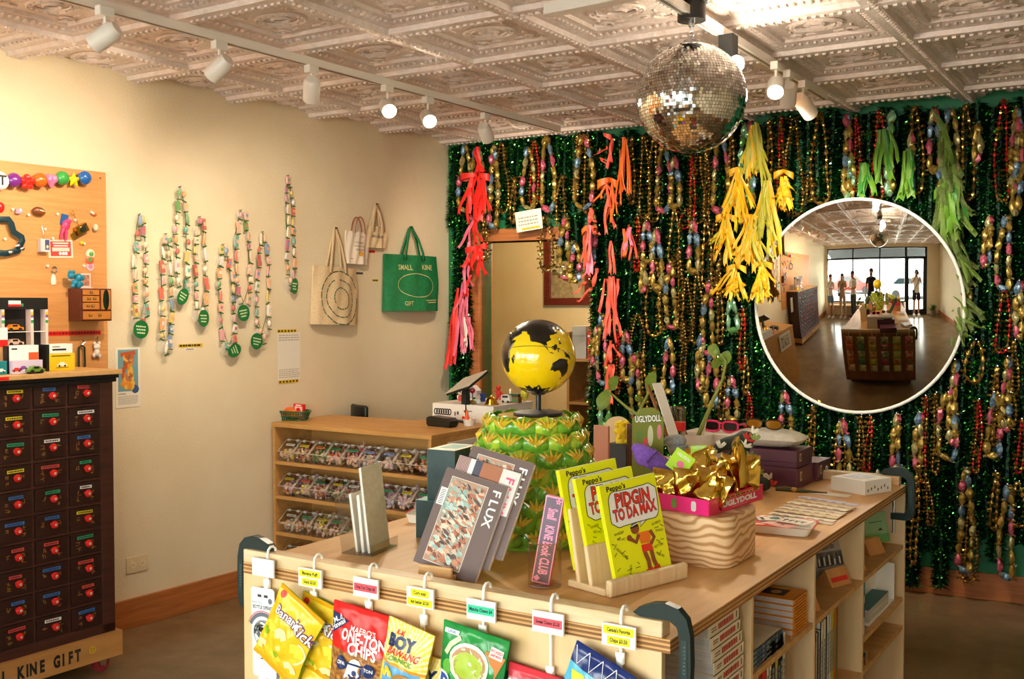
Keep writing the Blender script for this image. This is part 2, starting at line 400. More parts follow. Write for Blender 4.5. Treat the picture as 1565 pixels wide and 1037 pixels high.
# ---------------------------------------------------------------- mirrored ball
bc=onz(1057,14,ZC-.05); p2=ray(1057,150); k=bc.y/ray(1057,150).y
ctr=V((bc.x,bc.y,0))+V((0,0,H+ray(1057,150).z*k)); RB_=81/F*(V((0,0,H))-ctr).length*.985
m=MB().cyl(.052,-.075,0,BLACK,28); m.cyl(.058,-.012,0,BLACK,28); m.cyl(.012,-.095,-.075,STEEL,12)
solo('ball_motor',m,'round black motor on the ceiling turning the mirrored ball','motor',(bc.x,bc.y,ZC-.018),bevel=.003)
t=thing('mirror_ball','large silver mirrored disco ball hanging from the ceiling','disco ball',ctr)
FM=[mat('#f3f2ef',.06,1),mat('#e4e2dc',.09,1),mat('#cfccc6',.12,1)]
m=MB(); m.ell((0,0,0),RB_*.985,RB_*.985,RB_*.985,mat('#4b463e',.6,.3),40,24)
rows=54
r3=random.Random(3)
for i in range(rows):
    ph=pi*(i+.5)/rows; n=max(3,int(2*pi*RB_*sin(ph)/(pi*RB_/rows)+.5)); off=r3.random()
    for k in range(n):
        a=2*pi*(k+off)/n
        c=V((sin(ph)*cos(a),sin(ph)*sin(a),cos(ph))); e1=V((-sin(a),cos(a),0)); e2=c.cross(e1)
        nn=(c+e1*r3.gauss(0,.045)+e2*r3.gauss(0,.045)).normalized(); e1=(e1-nn*e1.dot(nn)).normalized(); e2=nn.cross(e1)
        h=pi*RB_/rows*.5*.9; P=c*RB_*1.004
        m.add([P-e1*h-e2*h,P+e1*h-e2*h,P+e1*h+e2*h,P-e1*h+e2*h],[(0,1,2,3)],FM[0 if r3.random()<.7 else r3.randint(1,2)])
m.build('ball',t)
top=ZC-.018-.095-ctr.z
m=MB().cyl(.03,RB_*.97,RB_+.012,STEEL,16); m.tube([(.008*sin(k*1.6),.008*cos(k*1.6),RB_+.01+(top-RB_-.01)*k/12) for k in range(13)],.003,STEEL,6); m.build('hanging_chain',t)
# ---------------------------------------------------------------- island counter
IX0,IX1,IY0,IY1,IZ=-2.17,-.895,2.04,4.33,.914
t=thing('island_counter','big plywood island counter with book cubbies in the middle of the shop','counter',((IX0+IX1)/2,(IY0+IY1)/2,0))
cx,cy=(IX0+IX1)/2,(IY0+IY1)/2
def isl(name,b,mt,bev=.002,label=None):
    m=MB()
    for q in b: m.box(q[0]-cx,q[1]-cx,q[2]-cy,q[3]-cy,q[4],q[5],mt if len(q)<7 else q[6])
    o=m.build(name,t,bevel=bev)
    if label:o['label']=label
    return o
TT=.03
m=MB().box(IX0-cx,IX1-cx,IY0-cy,IY1-cy,IZ-.004,IZ,PLYX)
for k in range(5): m.box(IX0-cx,IX1-cx,IY0-cy,IY1-cy,IZ-.004-.0052*(k+1),IZ-.004-.0052*k,PLYE if k%2==0 else PLY)
m.build('top',t,bevel=.001)
for yy in (IY0,IY1-.045): isl('batten',[(IX0,IX1-.019,yy,yy+.045,IZ,IZ+.036)],PALE,.003,'pale wooden batten')
isl('end_panel',[(IX0,IX1-.02,IY0+.001,IY0+.02,.1,IZ-TT)],PLYP,.001); isl('end_panel',[(IX0,IX1,IY1-.02,IY1-.005,.1,IZ-TT)],PLYP,.001); isl('end_panel',[(IX0,IX1,IY1-.005,IY1-.001,.1,IZ-TT)],mat('#94603a',.5,0,'#7f4e2e',(9,9,2.2),5),.001)
bx=IX1-.42
isl('back_board',[(bx-.015,bx,IY0+.02,IY1-.02,.1,IZ-TT)],mat('#5b3440',.7)); isl('side_panel',[(IX0,IX0+.018,IY0+.02,IY1-.02,.1,IZ-TT)],PLY)
dv=[onx(px,py,IX1).y for px,py in ((1151,985),(1246.5,905),(1321,850))]
DIV=[IY0+.02]+dv+[IY1-.02]
for y in dv: isl('divider',[(bx,IX1-.002,y-.009,y+.009,.1,IZ-TT)],PLYP)
SHF=[onx(px,py,IX1).z for px,py in ((1060,1100),(1200,978),(1290,907),(1350,873))]
SHZ=[.58,SHF[1],SHF[2],SHF[3]]
zsh=sum(SHF[1:])/3; SHZ=[.46,zsh,zsh,zsh]; Z4=[zsh-.215]
for k in range(4): isl('shelf',[(bx,IX1-.003,DIV[k]+.009,DIV[k+1]-.009,SHZ[k]-.016,SHZ[k])],PLY,.001)
Z4=onx(1350,945,IX1).z
isl('shelf',[(bx,IX1-.003,DIV[3]+.009,DIV[4]-.009,Z4-.016,Z4)],PLY,.001)
ZL=.36
isl('shelf',[(bx,IX1-.003,DIV[0],DIV[4],ZL-.016,ZL)],PLY,.001)
isl('base',[(IX0,IX1,IY0+.001,IY1-.001,.1,.118)],PLY)
for sx in (IX0+.1,IX1-.1):
    for sy in (IY0+.12,IY1-.12):
        m=MB().at(sx-cx,sy-cy,.0); m.M=m.M@Mx.Translation((0,0,.036))@Mx.Rotation(pi/2,4,'X'); m.cyl(.036,-.012,.012,mat('#6d2b26',.5),20); m.at(sx-cx,sy-cy,0); m.box(-.025,.025,-.02,-.015,.03,.1,STEEL); m.box(-.025,.025,.015,.02,.03,.1,STEEL); m.build('caster',t)
# C-clamps
CLB=mat('#23302e',.35,.2)
def cclamp(name,label,loc,flip,rz=0,rev=False):
    t=thing(name,label,'clamp',loc,rz,'clamps on the island')
    s=-1 if flip else 1
    outer=[(-.105,.012),(-.09,.026),(-.06,.038),(-.03,.042),(0,.034),(.02,.014),(.028,-.02),(.03,-.08),(.028,-.13),(.02,-.158),(0,-.168),(-.06,-.168),(-.06,-.142),(-.01,-.14),(.0,-.125),(.003,-.08),(.003,-.03),(-.002,-.006),(-.02,.006),(-.06,.006),(-.085,.004)]
    m=MB(); P=[(s*x,z) for x,z in outer]
    if s<0: P=P[::-1]
    m.prism(P,-.011,.011,CLB)
    m.build('frame',t,bevel=.003)
    ins=[(.008,-.03),(.021,-.03),(.022,-.12),(.009,-.12)]; P=[(s*x,z) for x,z in ins]
    if s<0:P=P[::-1]
    m=MB(); m.prism(P,-.0125,.0125,mat('#2b3a38',.4,.2)); 
    for k in range(8):
        z=-.045-k*.008; m.ell((s*.0155,-.0127,z),.0032,.001,.0026,mat('#4a5a57',.4,.2),6,3)
    m.build('lettered_web',t,label=None) if False else m.build('lettered_web',t)
    m=MB().tube([(-s*.05,0,-.22),(-s*.05,0,-.05)],.006,STEEL,10); m.cyl(.011,-.058,-.05,STEEL) if False else None
    m.tube([(-s*.05,-.025,-.215),(-s*.05,.025,-.215)],.0035,STEEL,8); m.build('screw',t)
    m=MB().at(-s*.05,0,0); m.cyl(.013,-.055,-.047,STEEL,14); m.build('pad',t)
    return t
JZ=IZ+.0365-.0055
cclamp('clamp','black iron C-clamp gripping the near right corner of the island',(IX1+.012,IY0+.022,JZ),False)
cclamp('clamp','black iron C-clamp gripping the far right corner of the island',(IX1+.008,IY1-.02,JZ),False)
cclamp('clamp','black iron C-clamp on the near left corner of the island',(IX0-.006,IY0+.022,JZ),True)
# ---------------------------------------------------------------- price hooks and snack bags on the near end
FY=IY0-.002
RED=mat('#e2231f',.3); YEL=mat('#f4e21c',.4); NAVY=mat('#1f2f63',.35); INK=mat('#161616',.6)
YTAPE=mat('#f3e800',.5); RTAPE=mat('#e8525f',.5); GTAPE=mat('#35c79a',.5)
def hook(px,cardpx,label,lines,tape,dropz,chain=0):
    x=ony(px,900,FY).x; z1=ony(cardpx[0],cardpx[1],FY-.012).z; xc=ony(cardpx[0],cardpx[1],FY-.012).x-x
    z0=IZ+.037
    t=thing('price_hook',label,'price tag',(x,FY,z0),0,'price hooks on the near end of the island')
    zc=z1-z0
    m=MB(Mx.Scale(1.3,4)) if False else MB(); pts=[(0,.022,.004),(0,.02,.011),(0,.012,.017),(0,.002,.017),(0,-.006,.01),(0,-.009,-.004)]
    m.tube(pts+[(0,-.009,dropz-z0+.018)],.0036,WHITE,8); m.build('hook',t)
    m=MB().at(xc,0,zc); w_,h_=.031,.0185; m.M=m.M@Mx.Scale(1.3,4)
    m.box(-w_,w_,-.016,-.0115,-h_,h_,WHITE)
    n=len(lines)
    for i,s in enumerate(lines):
        zz=(.0085-.017*i) if n==2 else 0
        hh=.0068 if n==2 else .0075; ww=(.0285 if (n==1 or i==(0 if 'Canada' in lines[0] or 'Banana' in lines[0] else 1)) else .021)
        m.box(-ww,ww,-.0164,-.0159,zz-hh,zz+hh,tape); m.text(s,.0088,0,zz,-.01655,INK,bold=.035,sx=min(1,ww*1.85/(.0088*.52*len(s))))
    m.build('price_card',t,bevel=.001)
    m=MB().at(0,-.009,dropz-z0); m.box(-.009,.009,-.006,.004,-.006,.02,WHITE); m.box(-.0075,.0075,-.0085,-.0055,-.024,.012,WHITE); m.box(-.011,-.006,-.006,0,.008,.02,WHITE); m.box(.006,.011,-.006,0,.008,.02,WHITE); m.build('clip',t,bevel=.0015)
    return V((x,FY-.012,dropz))
def dz(px,py): return ony(px,py,FY-.012).z
B=[]
B.append(hook(413,(405,866),'white hook with a blank white card holding the bottle openers',[],YTAPE,dz(410,896)))
B.append(hook(484,(477,882),'white hook with a yellow taped price card over the banana snack bags',['Banana Puff','Snack $3.50'],YTAPE,dz(476,914)))
B.append(hook(568,(562,897),'white hook with a red taped price card over the red chips bag',['One-Ton Chips $6'],RTAPE,dz(560,929)))
B.append(hook(652,(645,912),'white hook with a yellow taped price card over the corn snack bags',["'Corn nuts'",'but better $3.50'],YTAPE,dz(644,950)))
B.append(hook(742,(738,931),'white hook with a green taped price card over the matcha candy bag',['Matcha Chews $4'],GTAPE,dz(737,967)))
B.append(hook(845,(840,950),'white hook with a red price card and two clips, right of the green bag',['Sweet Chews $2.50'],RTAPE,dz(837,1030)))
B.append(hook(952,(948,970),"white hook with a yellow taped price card nearest the right corner",["Canada's Favorite",'Chips $3.50'],YTAPE,dz(947,1010)))
def bag(w,h,dp,colfn,seed=0,back=None,crimp=.014,sc=1.36):
    """a pillow bag hanging from its top edge: origin at the top middle, front towards -Y"""
    r=random.Random(seed); ph=[r.uniform(0,6.3) for _ in range(8)]
    def bulge(x,z):
        u=max(-1,min(1,2*x/w)); v=max(0,min(1,-z/h))
        e=max(0,1-abs(u)**2.6)*max(0,min(1,(v*h-crimp)/(h*.3)))**.6*max(0,min(1,((1-v)*h-crimp)/(h*.25)))**.6
        wr=.0022*sin(x*90+ph[0]+z*40)*sin(z*70+ph[1])+.0016*sin(x*170+ph[2])*sin(z*150+ph[3]+x*60)
        return dp*e+wr*(.3+e)
    m=MB(Mx.Scale(sc,4))
    def fr(u,v): x=(u-.5)*w*(1-.06*sin(pi*v)); z=-v*h; return (x,-bulge(x,z)-.002,z)
    def bk(u,v): x=(.5-u)*w*(1-.06*sin(pi*v)); z=-v*h; return (x,bulge(-x,z)*.55+.001,z)
    m.sheet(fr,48,56,colfn); m.sheet(bk,20,26,back or colfn(.5,.1))
    m.surf=lambda x,z:-bulge(x,z)-.0036
    return m
def disc(m,x,z,r,mt,fn,n=20,rz=None,off=0):
    rz=rz or r; vs=[(x,fn(x,z)-off,z)]; 
    R=4
    for j in range(1,R+1): vs+=[(x+r*j/R*cos(2*pi*k/n),fn(x+r*j/R*cos(2*pi*k/n),z+rz*j/R*sin(2*pi*k/n))-off,z+rz*j/R*sin(2*pi*k/n)) for k in range(n)]
    fs=[(0,1+k,1+(k+1)%n) for k in range(n)]+[(1+(j-1)*n+k,1+j*n+k,1+j*n+(k+1)%n,1+(j-1)*n+(k+1)%n) for j in range(1,R) for k in range(n)]
    m.add(vs,fs,mt,True)
def strip(m,pts,wd,mt,fn,off=.0002):
    """a flat printed line along pts (x,z) on a surface"""
    vs=[];n=len(pts)
    for i,(x,z) in enumerate(pts):
        a=pts[max(0,i-1)]; b=pts[min(n-1,i+1)]; dx,dz_=b[0]-a[0],b[1]-a[1]; l=math.hypot(dx,dz_) or 1
        nx,nz=-dz_/l*wd/2,dx/l*wd/2
        for s in (1,-1): vs.append((x+s*nx,fn(x+s*nx,z+s*nz)-off,z+s*nz))
    m.add(vs,[(2*i,2*i+1,2*i+3,2*i+2) for i in range(n-1)],mt)
def flat(m,pts,mt,fn,off=.0002): m.add([(x,fn(x,z)-off,z) for x,z in pts],[tuple(range(len(pts)))],mt)
def arc(x,z,r,a0,a1,n=16,rz=None): return [(x+r*cos(a0+(a1-a0)*k/n),z+(rz or r)*sin(a0+(a1-a0)*k/n)) for k in range(n+1)]
# bottle opener cards
CARD=mat('#eceef2',.4); RINGM=mat('#b9c0c6',.15,.9)
def opener(name,label,loc,ry):
    t=thing(name,label,'bottle opener',loc,rot=(0,ry,0),group='bottle openers on cards')
    f=lambda x,z:-.0012
    m=MB(Mx.Scale(1.4,4)); W,HH=.062,.172
    P=[(-W/2+.004,0),(W/2-.004,0),(W/2,-.004),(W/2,-HH+.004),(W/2-.004,-HH),(-W/2+.004,-HH),(-W/2,-HH+.004),(-W/2,-.004)][::-1]
    m.prism(P,-.001,.0005,CARD)
    m.box(-.013,-.003,-.0013,-.0009,-.018,-.013,mat('#3b332c',.6)); m.box(.004,.014,-.0013,-.0009,-.018,-.013,mat('#3b332c',.6))
    m.text('RING PULL',.006,-.014,-.029,-.00125,mat('#77797c',.5)); m.text('BOTTLE OPENER',.0098,0,-.038,-.00125,INK,bold=.02,sx=.72)
    disc(m,.02,-.024,.0055,mat('#6c6f74',.4),f)
    for r_,wd,c in ((.043,.002,'#d9505a'),(.037,.008,'#6a6f7a'),(.0305,.002,'#f2f2f4'),(.026,.0015,'#9aa0a8'),(.02,.0015,'#c3c7cc')):
        strip(m,arc(0,-.088,min(r_,.0305) if r_<.031 else r_,.14*pi if r_>.031 else 0,.86*pi if r_>.031 else 2*pi,28,r_),wd,mat(c,.4),f,.0003)
    m.build('card',t)
    m=MB(Mx.Scale(1.4,4)); m.tube([(.0165*cos(a),-.005,-.083+.0165*sin(a)) for a in [2*pi*k/24 for k in range(24)]],.0038,RINGM,8,True); m.tube([(.0125*cos(a),-.005,-.115+.018*sin(a)) for a in [2*pi*k/24 for k in range(24)]],.0035,RINGM,8,True); m.ell((0,-.004,-.1),.008,.003,.004,RINGM); m.ell((0,-.002,-.083),.0125,.002,.0125,mat('#8f959b',.1,1)); m.build('opener',t)
b0=B[0]
opener('bottle_opener','ring pull bottle opener on a grey card, hanging at the front',b0+V((-.004,-.012,-.002)),-.03)
opener('bottle_opener','second bottle opener card mostly behind the banana snack, hanging lower',b0+V((.006,.003,-.19)),-.02)
# banana snack bags
BY=mat('#f2bd1c',.22,0,'#f7d23a',(18,18,18),2); BYD=mat('#e0a013',.25); BGRN=mat('#9cc62b',.25); CREAM=mat('#f6e9a8',.3); VIO=mat('#6d2f55',.4)
def banana(label,loc,ry,seed,rz=0):
    m=bag(.155,.205,.02,lambda u,v: BYD if v<.06 or v>.95 else BY,seed,BGRN,sc=1.08); f=m.surf
    for s,sz,x,z,ro in (('Banana',.03,-.012,-.052,.06),('Kick',.037,.043,-.06,-.25)):
        m.text(s,sz,x,z,0,VIO,ro,.075,fn=lambda a,b:f(a,b)+.0002); m.text(s,sz,x,z,0,WHITE,ro,.015,fn=lambda a,b:f(a,b)-.0006)
    for k,(x,z,ro) in enumerate(((-.045,-.11,.5),(-.005,-.105,.2),(.045,-.115,-.5),(-.05,-.165,1.0),(.0,-.165,.1),(.045,-.165,-.3))):
        strip(m,[(x+.03*(q/8-.5)*cos(ro)-.012*(1-(q/4-1)**2)*sin(ro),z+.03*(q/8-.5)*sin(ro)+.012*(1-(q/4-1)**2)*cos(ro)) for q in range(9)],.022 if k<3 else .016,CREAM if k%2 else mat('#fbe24a',.25),f)
    disc(m,-.055,-.12,.011,BGRN,f,off=.0006); disc(m,.0,-.15,.009,BGRN,f,off=.0006)
    disc(m,-.058,-.018,.009,RED,f,off=.0003)
    strip(m,arc(.045,-.115,.026,-1.2,1.6,14),.004,mat('#fff4c8',.3),f,.0006)
    solo('snack_bag',m,label,'snack bag',loc,rot=(0,ry,rz),group='banana snack bags')
b1=B[1]
banana('yellow banana snack bag tilted to the left, at the front under its price card',b1+V((.012,-.05,.006)),.5,1)
banana('lower yellow banana snack bag half out of the picture below the front one',b1+V((.0,-.02,-.165)),.3,2)
banana('banana snack bag with a lime green back standing off behind the front one',b1+V((.05,-.004,.0)),.22,3,.0)
# one-ton chips
SK_=mat('#2c3a72',.4); CHIP=mat('#c98a44',.45,0,'#7d4a1d',(85,85,85),3,lo=.4,hi=.6); CHIPL=mat('#e4b26b',.45)
m=bag(.15,.22,.014,lambda u,v: RED if v<.4-.04*(u-.5) else CHIP,5,RED,sc=1.28); f=m.surf
flat(m,[(-.072,-.02),(-.025,-.03),(-.066,-.062)],NAVY,f,.0008)
m.text('Mad',.015,-.056,-.032,0,WHITE,.62,.02,fn=lambda a,b:f(a,b)-.0014); m.text('Hawaii',.015,-.052,-.042,0,WHITE,.62,.02,fn=lambda a,b:f(a,b)-.0014)
m.text("MAEBO'S",.0155,.012,-.042,0,WHITE,-.03,.01,fn=lambda a,b:f(a,b)-.0008); m.text('ONE-TON',.03,.014,-.059,0,WHITE,-.03,.035,sx=.8,fn=lambda a,b:f(a,b)-.0008); m.text('CHIPS',.031,.016,-.081,0,WHITE,-.03,.035,sx=.85,fn=lambda a,b:f(a,b)-.0008)
flat(m,arc(.002,-.155,.026,0,2*pi,20,.058),WHITE,f,.0006)
for x in (-.033,.035): disc(m,x,-.113,.014,NAVY,f,off=.001)
m.text('ONE',.0095,-.033,-.113,0,WHITE,0,.02,fn=lambda a,b:f(a,b)-.0014); m.text('TON',.0095,.035,-.113,0,WHITE,0,.02,fn=lambda a,b:f(a,b)-.0014)
for s in (-1,1): strip(m,[(s*.008,-.138),(s*.018,-.128),(s*.018,-.112)],.0045,SK_,f,.001); strip(m,[(s*.005,-.176),(s*.010,-.195),(s*.011,-.21)],.008,SK_,f,.001)
strip(m,[(-.02,-.109),(.02,-.109)],.004,NAVY,f,.001); disc(m,0,-.1265,.0055,SK_,f,off=.001); flat(m,[(-.012,-.135),(-.006,-.166),(.006,-.166),(.012,-.135)],SK_,f,.001); flat(m,[(-.009,-.166),(-.006,-.178),(.006,-.178),(.009,-.166)],RED,f,.0012)
solo('snack_bag',m,'red and brown chips bag hanging under its red price card','snack bag',B[2]+V((.0,-.02,.006)),rot=(0,.09,0))
# corn snack bags
CY=mat('#f5d84e',.25); CB=mat('#6aa9d8',.25); CG=mat('#4e9a3b',.35); CO=mat('#e39a2e',.3)
def corn(label,loc,ry,seed,rz=0):
    def cf(u,v):
        if v<.46: return CY if int(math.atan2(v-.48,u-.5)*14)%2 else mat('#f6ecb4',.25)
        if v<.5: return CO
        return CB if abs(u-.5)<.42 else CY
    m=bag(.125,.19,.018,cf,seed,CY,sc=1.12); f=m.surf; g=lambda a,b:f(a,b)-.0008
    m.text('K-K',.013,-.02,-.022,0,RED,.05,.03,fn=g); m.text('BOY',.036,-.012,-.042,0,NAVY,.05,.05,fn=g,sx=.95); m.text('BAWANG',.021,0,-.063,0,RED,.05,.02,fn=g,shear=.3,sx=.9); m.text('CORNICK',.016,-.008,-.078,0,CG,.04,.02,fn=g,shear=.2)
    disc(m,.012,-.138,.035,mat('#b07d32',.35),f,off=.0008); disc(m,.012,-.138,.026,WHITE,f,off=.0012)
    for x,z in ((-.036,-.108),(-.026,-.115),(-.042,-.118)): disc(m,x,z,.007,mat('#f0c63a',.3),f,off=.0008)
    solo('snack_bag',m,label,'snack bag',loc,rot=(0,ry,rz),group='corn snack bags')
corn('yellow and blue corn snack bag hanging right of the red chips bag',B[3]+V((.0,-.045,.004)),.2,7)
corn('second corn snack bag peeking out lower behind the first',B[3]+V((.03,-.008,-.075)),.1,8)
# green matcha chews
GB=mat('#1c7a38',.22,0,'#2f9a48',(14,14,14),2); CUP=mat('#efe6cf',.3); MATCHA=mat('#a9c23a',.5); PBL=mat('#2c54b0',.3)
m=bag(.155,.21,.016,lambda u,v: GB if v<.93 else WHITE,11,GB,sc=1.2); f=m.surf; g=lambda a,b:f(a,b)-.0016
flat(m,[(.03,-.03),(.074,-.035),(.055,-.085),(.03,-.1)],mat('#c8792c',.35),f,.0005)
disc(m,-.002,-.066,.047,CUP,f,off=.0008,rz=.04); disc(m,-.002,-.066,.04,mat('#b88a5c',.4),f,off=.001,rz=.033); disc(m,-.002,-.069,.034,MATCHA,f,off=.0013,rz=.026)
flat(m,[(-.07,-.012),(-.036,-.012),(-.036,-.021),(-.07,-.021)],WHITE,f,.0008); m.text('UHA',.0085,-.053,-.0165,0,PBL,0,.02,fn=g)
flat(m,[(.042,-.018),(.07,-.022),(.067,-.042),(.039,-.038)],WHITE,f,.0009); m.text('BOXED',.008,.055,-.026,0,RED,-.12,.01,fn=g); m.text('JAPAN',.008,.054,-.034,0,RED,-.12,.01,fn=g)
m.text('SOFT',.012,.05,-.1,0,WHITE,-.05,.02,fn=g); m.text('candy',.011,.053,-.11,0,WHITE,-.05,.02,fn=g)
for bo,mt_,o_ in ((.11,WHITE,0),(.03,PBL,.0012)): m.text('Puchao',.052,-.0,-.125,0,mt_,-.08,bo,fn=lambda a,b:f(a,b)-.0016-o_,sx=.9)
strip(m,[(-.06,-.06),(-.05,-.04),(-.03,-.022)],.01,mat('#d7e8b0',.3),f,.0006); flat(m,arc(-.052,-.085,.012,0,2*pi,12,.016),mat('#5fae3a',.3),f,.0007)
solo('snack_bag',m,'green matcha candy bag with a bowl of green tea on it','snack bag',B[4]+V((.004,-.03,.016)),rot=(0,.12,0))
m=bag(.11,.09,.01,lambda u,v: mat('#14532d',.3),17); solo('snack_bag',m,'dark green snack bag showing behind the right side of the matcha candy','snack bag',B[4]+V((.075,-.004,-.075)),rot=(0,.1,0))
# pink/red bag
PK=mat('#ef8fa0',.25); R2=mat('#d93a45',.25)
m=bag(.15,.12,.012,lambda u,v: R2 if (v<.22 or u>.7) else (PK if v<.75 else WHITE),13,R2,sc=1.2); f=m.surf
flat(m,[(-.07,-.03),(-.02,-.03),(-.02,-.05),(-.07,-.05)],WHITE,f,.0008); disc(m,-.065,-.036,.008,WHITE,f,off=.001); strip(m,arc(-.06,-.04,.008,0,6.28),.002,mat('#33507a'),f,.0014)
solo('snack_bag',m,'pink and red candy bag at the bottom edge right of the matcha bag','snack bag',B[5]+V((-.012,-.012,.008)),rot=(0,.1,0))
# blue chips bag
BL=mat('#24408f',.22,0,'#2f56b5',(20,20,20),2); CYA=mat('#58b6d9',.25)
m=bag(.15,.2,.025,lambda u,v: mat('#1e2f6e',.25) if v<.2 else (CYA if v<.34+.2*abs(u-.3) and u<.75 else BL),15,BL,sc=1.15); f=m.surf; g=lambda a,b:f(a,b)-.0012
for k in range(5): strip(m,[(-.07+k*.03,-.006),(-.055+k*.03,-.036),(-.04+k*.03,-.006)],.0015,WHITE,f,.0008)
flat(m,[(-.06,-.05),(-.03,-.045),(-.02,-.055),(-.038,-.062),(-.03,-.08),(-.05,-.068)],YEL,f,.0009)
m.text('Crispy',.018,.02,-.06,0,WHITE,-.1,.02,fn=g); m.text('Chips',.045,-.01,-.098,0,RED,.1,.04,fn=g)
solo('snack_bag',m,"blue chips bag tilted to the right under the rightmost price card",'snack bag',B[6]+V((-.012,-.025,.006)),rot=(0,.38,0))
# ---------------------------------------------------------------- drawer cabinet on its trolley (left)
CO_=V((-3.985,2.985,0))
def oncab(px,py): return plane(px,py,CO_,nL)
def cl(px,py): p=oncab(px,py); return (p-CO_).dot(tL), p.z
WOODD=mat('#3a1d16',.45,0,'#2a1411',(4,4,40),5); WOODE=mat('#4b261b',.5,0,'#371a13',(4,4,40),5)
zb=cl(163,966)[1]; ztop=cl(165,566)[1]-.02
kz=[cl(130,y)[1] for y in (600,638.5,677,715.5,754,792,830,869,906,943)]
kx=[cl(x,770)[0] for x in (130.5,77.5,23)]
pw=(kx[0]-kx[2])/2; phh=(kz[0]-kz[-1])/9
NC=9; clen=pw*NC+.07; CDP=.42
t=thing('drawer_cabinet','tall dark wooden drawer cabinet with rows of red knobs by the left wall','cabinet',CO_,RL)
m=MB().box(-clen,0,.02,CDP,zb,ztop,WOODD)
x0=kx[0]+pw/2; 
for i in range(NC+1): m.box(x0-pw*i-.006,x0-pw*i+.006,.004,.03,zb+.03,ztop-.02,WOODE)
zt0=kz[0]+phh/2
for j in range(11): m.box(-clen,0,.003,.03,zt0-phh*j-.006,zt0-phh*j+.006,WOODE)
m.box(x0,0,0,.03,zb,ztop,WOODE); m.box(-clen,x0-pw*NC,0,.03,zb,ztop,WOODE); m.box(-clen,0,-.001,.03,zt0+.005,ztop,WOODE); m.box(-clen,0,0,.03,zb,zt0-phh*10,WOODE)
m.build('body',t,bevel=.002)
m=MB().box(-clen-.01,.02,-.02,CDP,ztop-.012,ztop+.004,BLACK); m.box(-clen-.005,.012,-.012,CDP,ztop-.03,ztop-.012,BLACK); m.build('cornice',t,bevel=.003)
m=MB().box(-clen-.015,.03,-.03,CDP,ztop+.004,ztop+.024,PLYX); m.build('top',t,bevel=.002)
m=MB().box(cl(-20,570)[0],cl(7,568)[0],-.0315,-.03,ztop+.006,ztop+.02,RED); m.build('price_strip',t)
ZCT=ztop+.024
KR=mat('#d3241c',.18,coat=.5); GCH=mat('#8f6a34',.5,.3)
TAPES={'y':mat('#d8c81e',.5),'b':mat('#2f6bb0',.5),'r':mat('#d24234',.5),'g':mat('#1e9a62',.5),'w':mat('#e8e6e0',.5)}
SEQ=[['r','w','b','g','w','y','g','r','r','b'],['b','g','w','r','g','b','r','b','b','w'],['y','y','g','y','b','b','r','r','b','r']]
rr=random.Random(5)
dw,dh=pw/2-.008,phh/2-.008
def glyph(m,x,z,s):
    for k in range(rr.randint(4,6)):
        a,b=x+rr.uniform(-s,s)*.7,z+rr.uniform(-s,s)*.8
        if rr.random()<.55: m.box(a-s*.6,a+s*.6,-.0015,-.0005,b-.0012,b+.0012,GCH)
        else: m.box(a-.0012,a+.0012,-.0015,-.0005,b-s*.6,b+s*.6,GCH)
km=None
DRK=mat('#26130f',.42,0,'#331a14',(6,6,50),4)
for c in range(NC):
    for j in range(10):
        m=MB().box(-dw,dw,0,.02,-dh,dh,DRK)
        if c<3:
            for sx in (-1,1):
                for q in range(rr.randint(1,2)): glyph(m,sx*.034+rr.uniform(-.003,.003),-.004-.024*q+.006,.0098)
        if c<3 or j==0: d=m.build('drawer',t,(x0-pw*(c+.5),.0,zt0-phh*(j+.5)),bevel=.002); last=d
        else:
            d=base.copy(); COL.objects.link(d); d.parent=t; d.location=(x0-pw*(c+.5),.0,zt0-phh*(j+.5))
        if c==3 and j==0: base=d
        if km is None:
            k=MB(Mx.Rotation(pi/2,4,'X')); k.lathe([(.006,0),(.006,.01),(.012,.014),(.0165,.021),(.0165,.026),(.013,.032),(.0055,.034)],KR,18); k.lathe([(.0055,.0342),(.0,.0346)],WHITE,6); k.lathe([(.0028,.0348),(0,.035)],INK,6)
            ko=k.build('knob',d); km=ko.data
        else:
            ko=bpy.data.objects.new('knob',km); COL.objects.link(ko); ko.parent=d
        if c<3:
            k=MB(); L_=rr.uniform(.026,.042); k.at(rr.uniform(-.006,.008),-.0008,.026,0,rr.uniform(-.03,.03)); k.box(-L_,L_,-.001,0,-.0065,.0065,TAPES[SEQ[c][j]])
            a=-L_+.006
            while a<L_-.008:
                e=rr.uniform(.003,.007); k.box(a,a+e,-.0014,-.0009,-.003,.003,INK if SEQ[c][j] in 'yw' else mat('#23303a',.6)); a+=e+.0022
            k.build('label_tape',d)
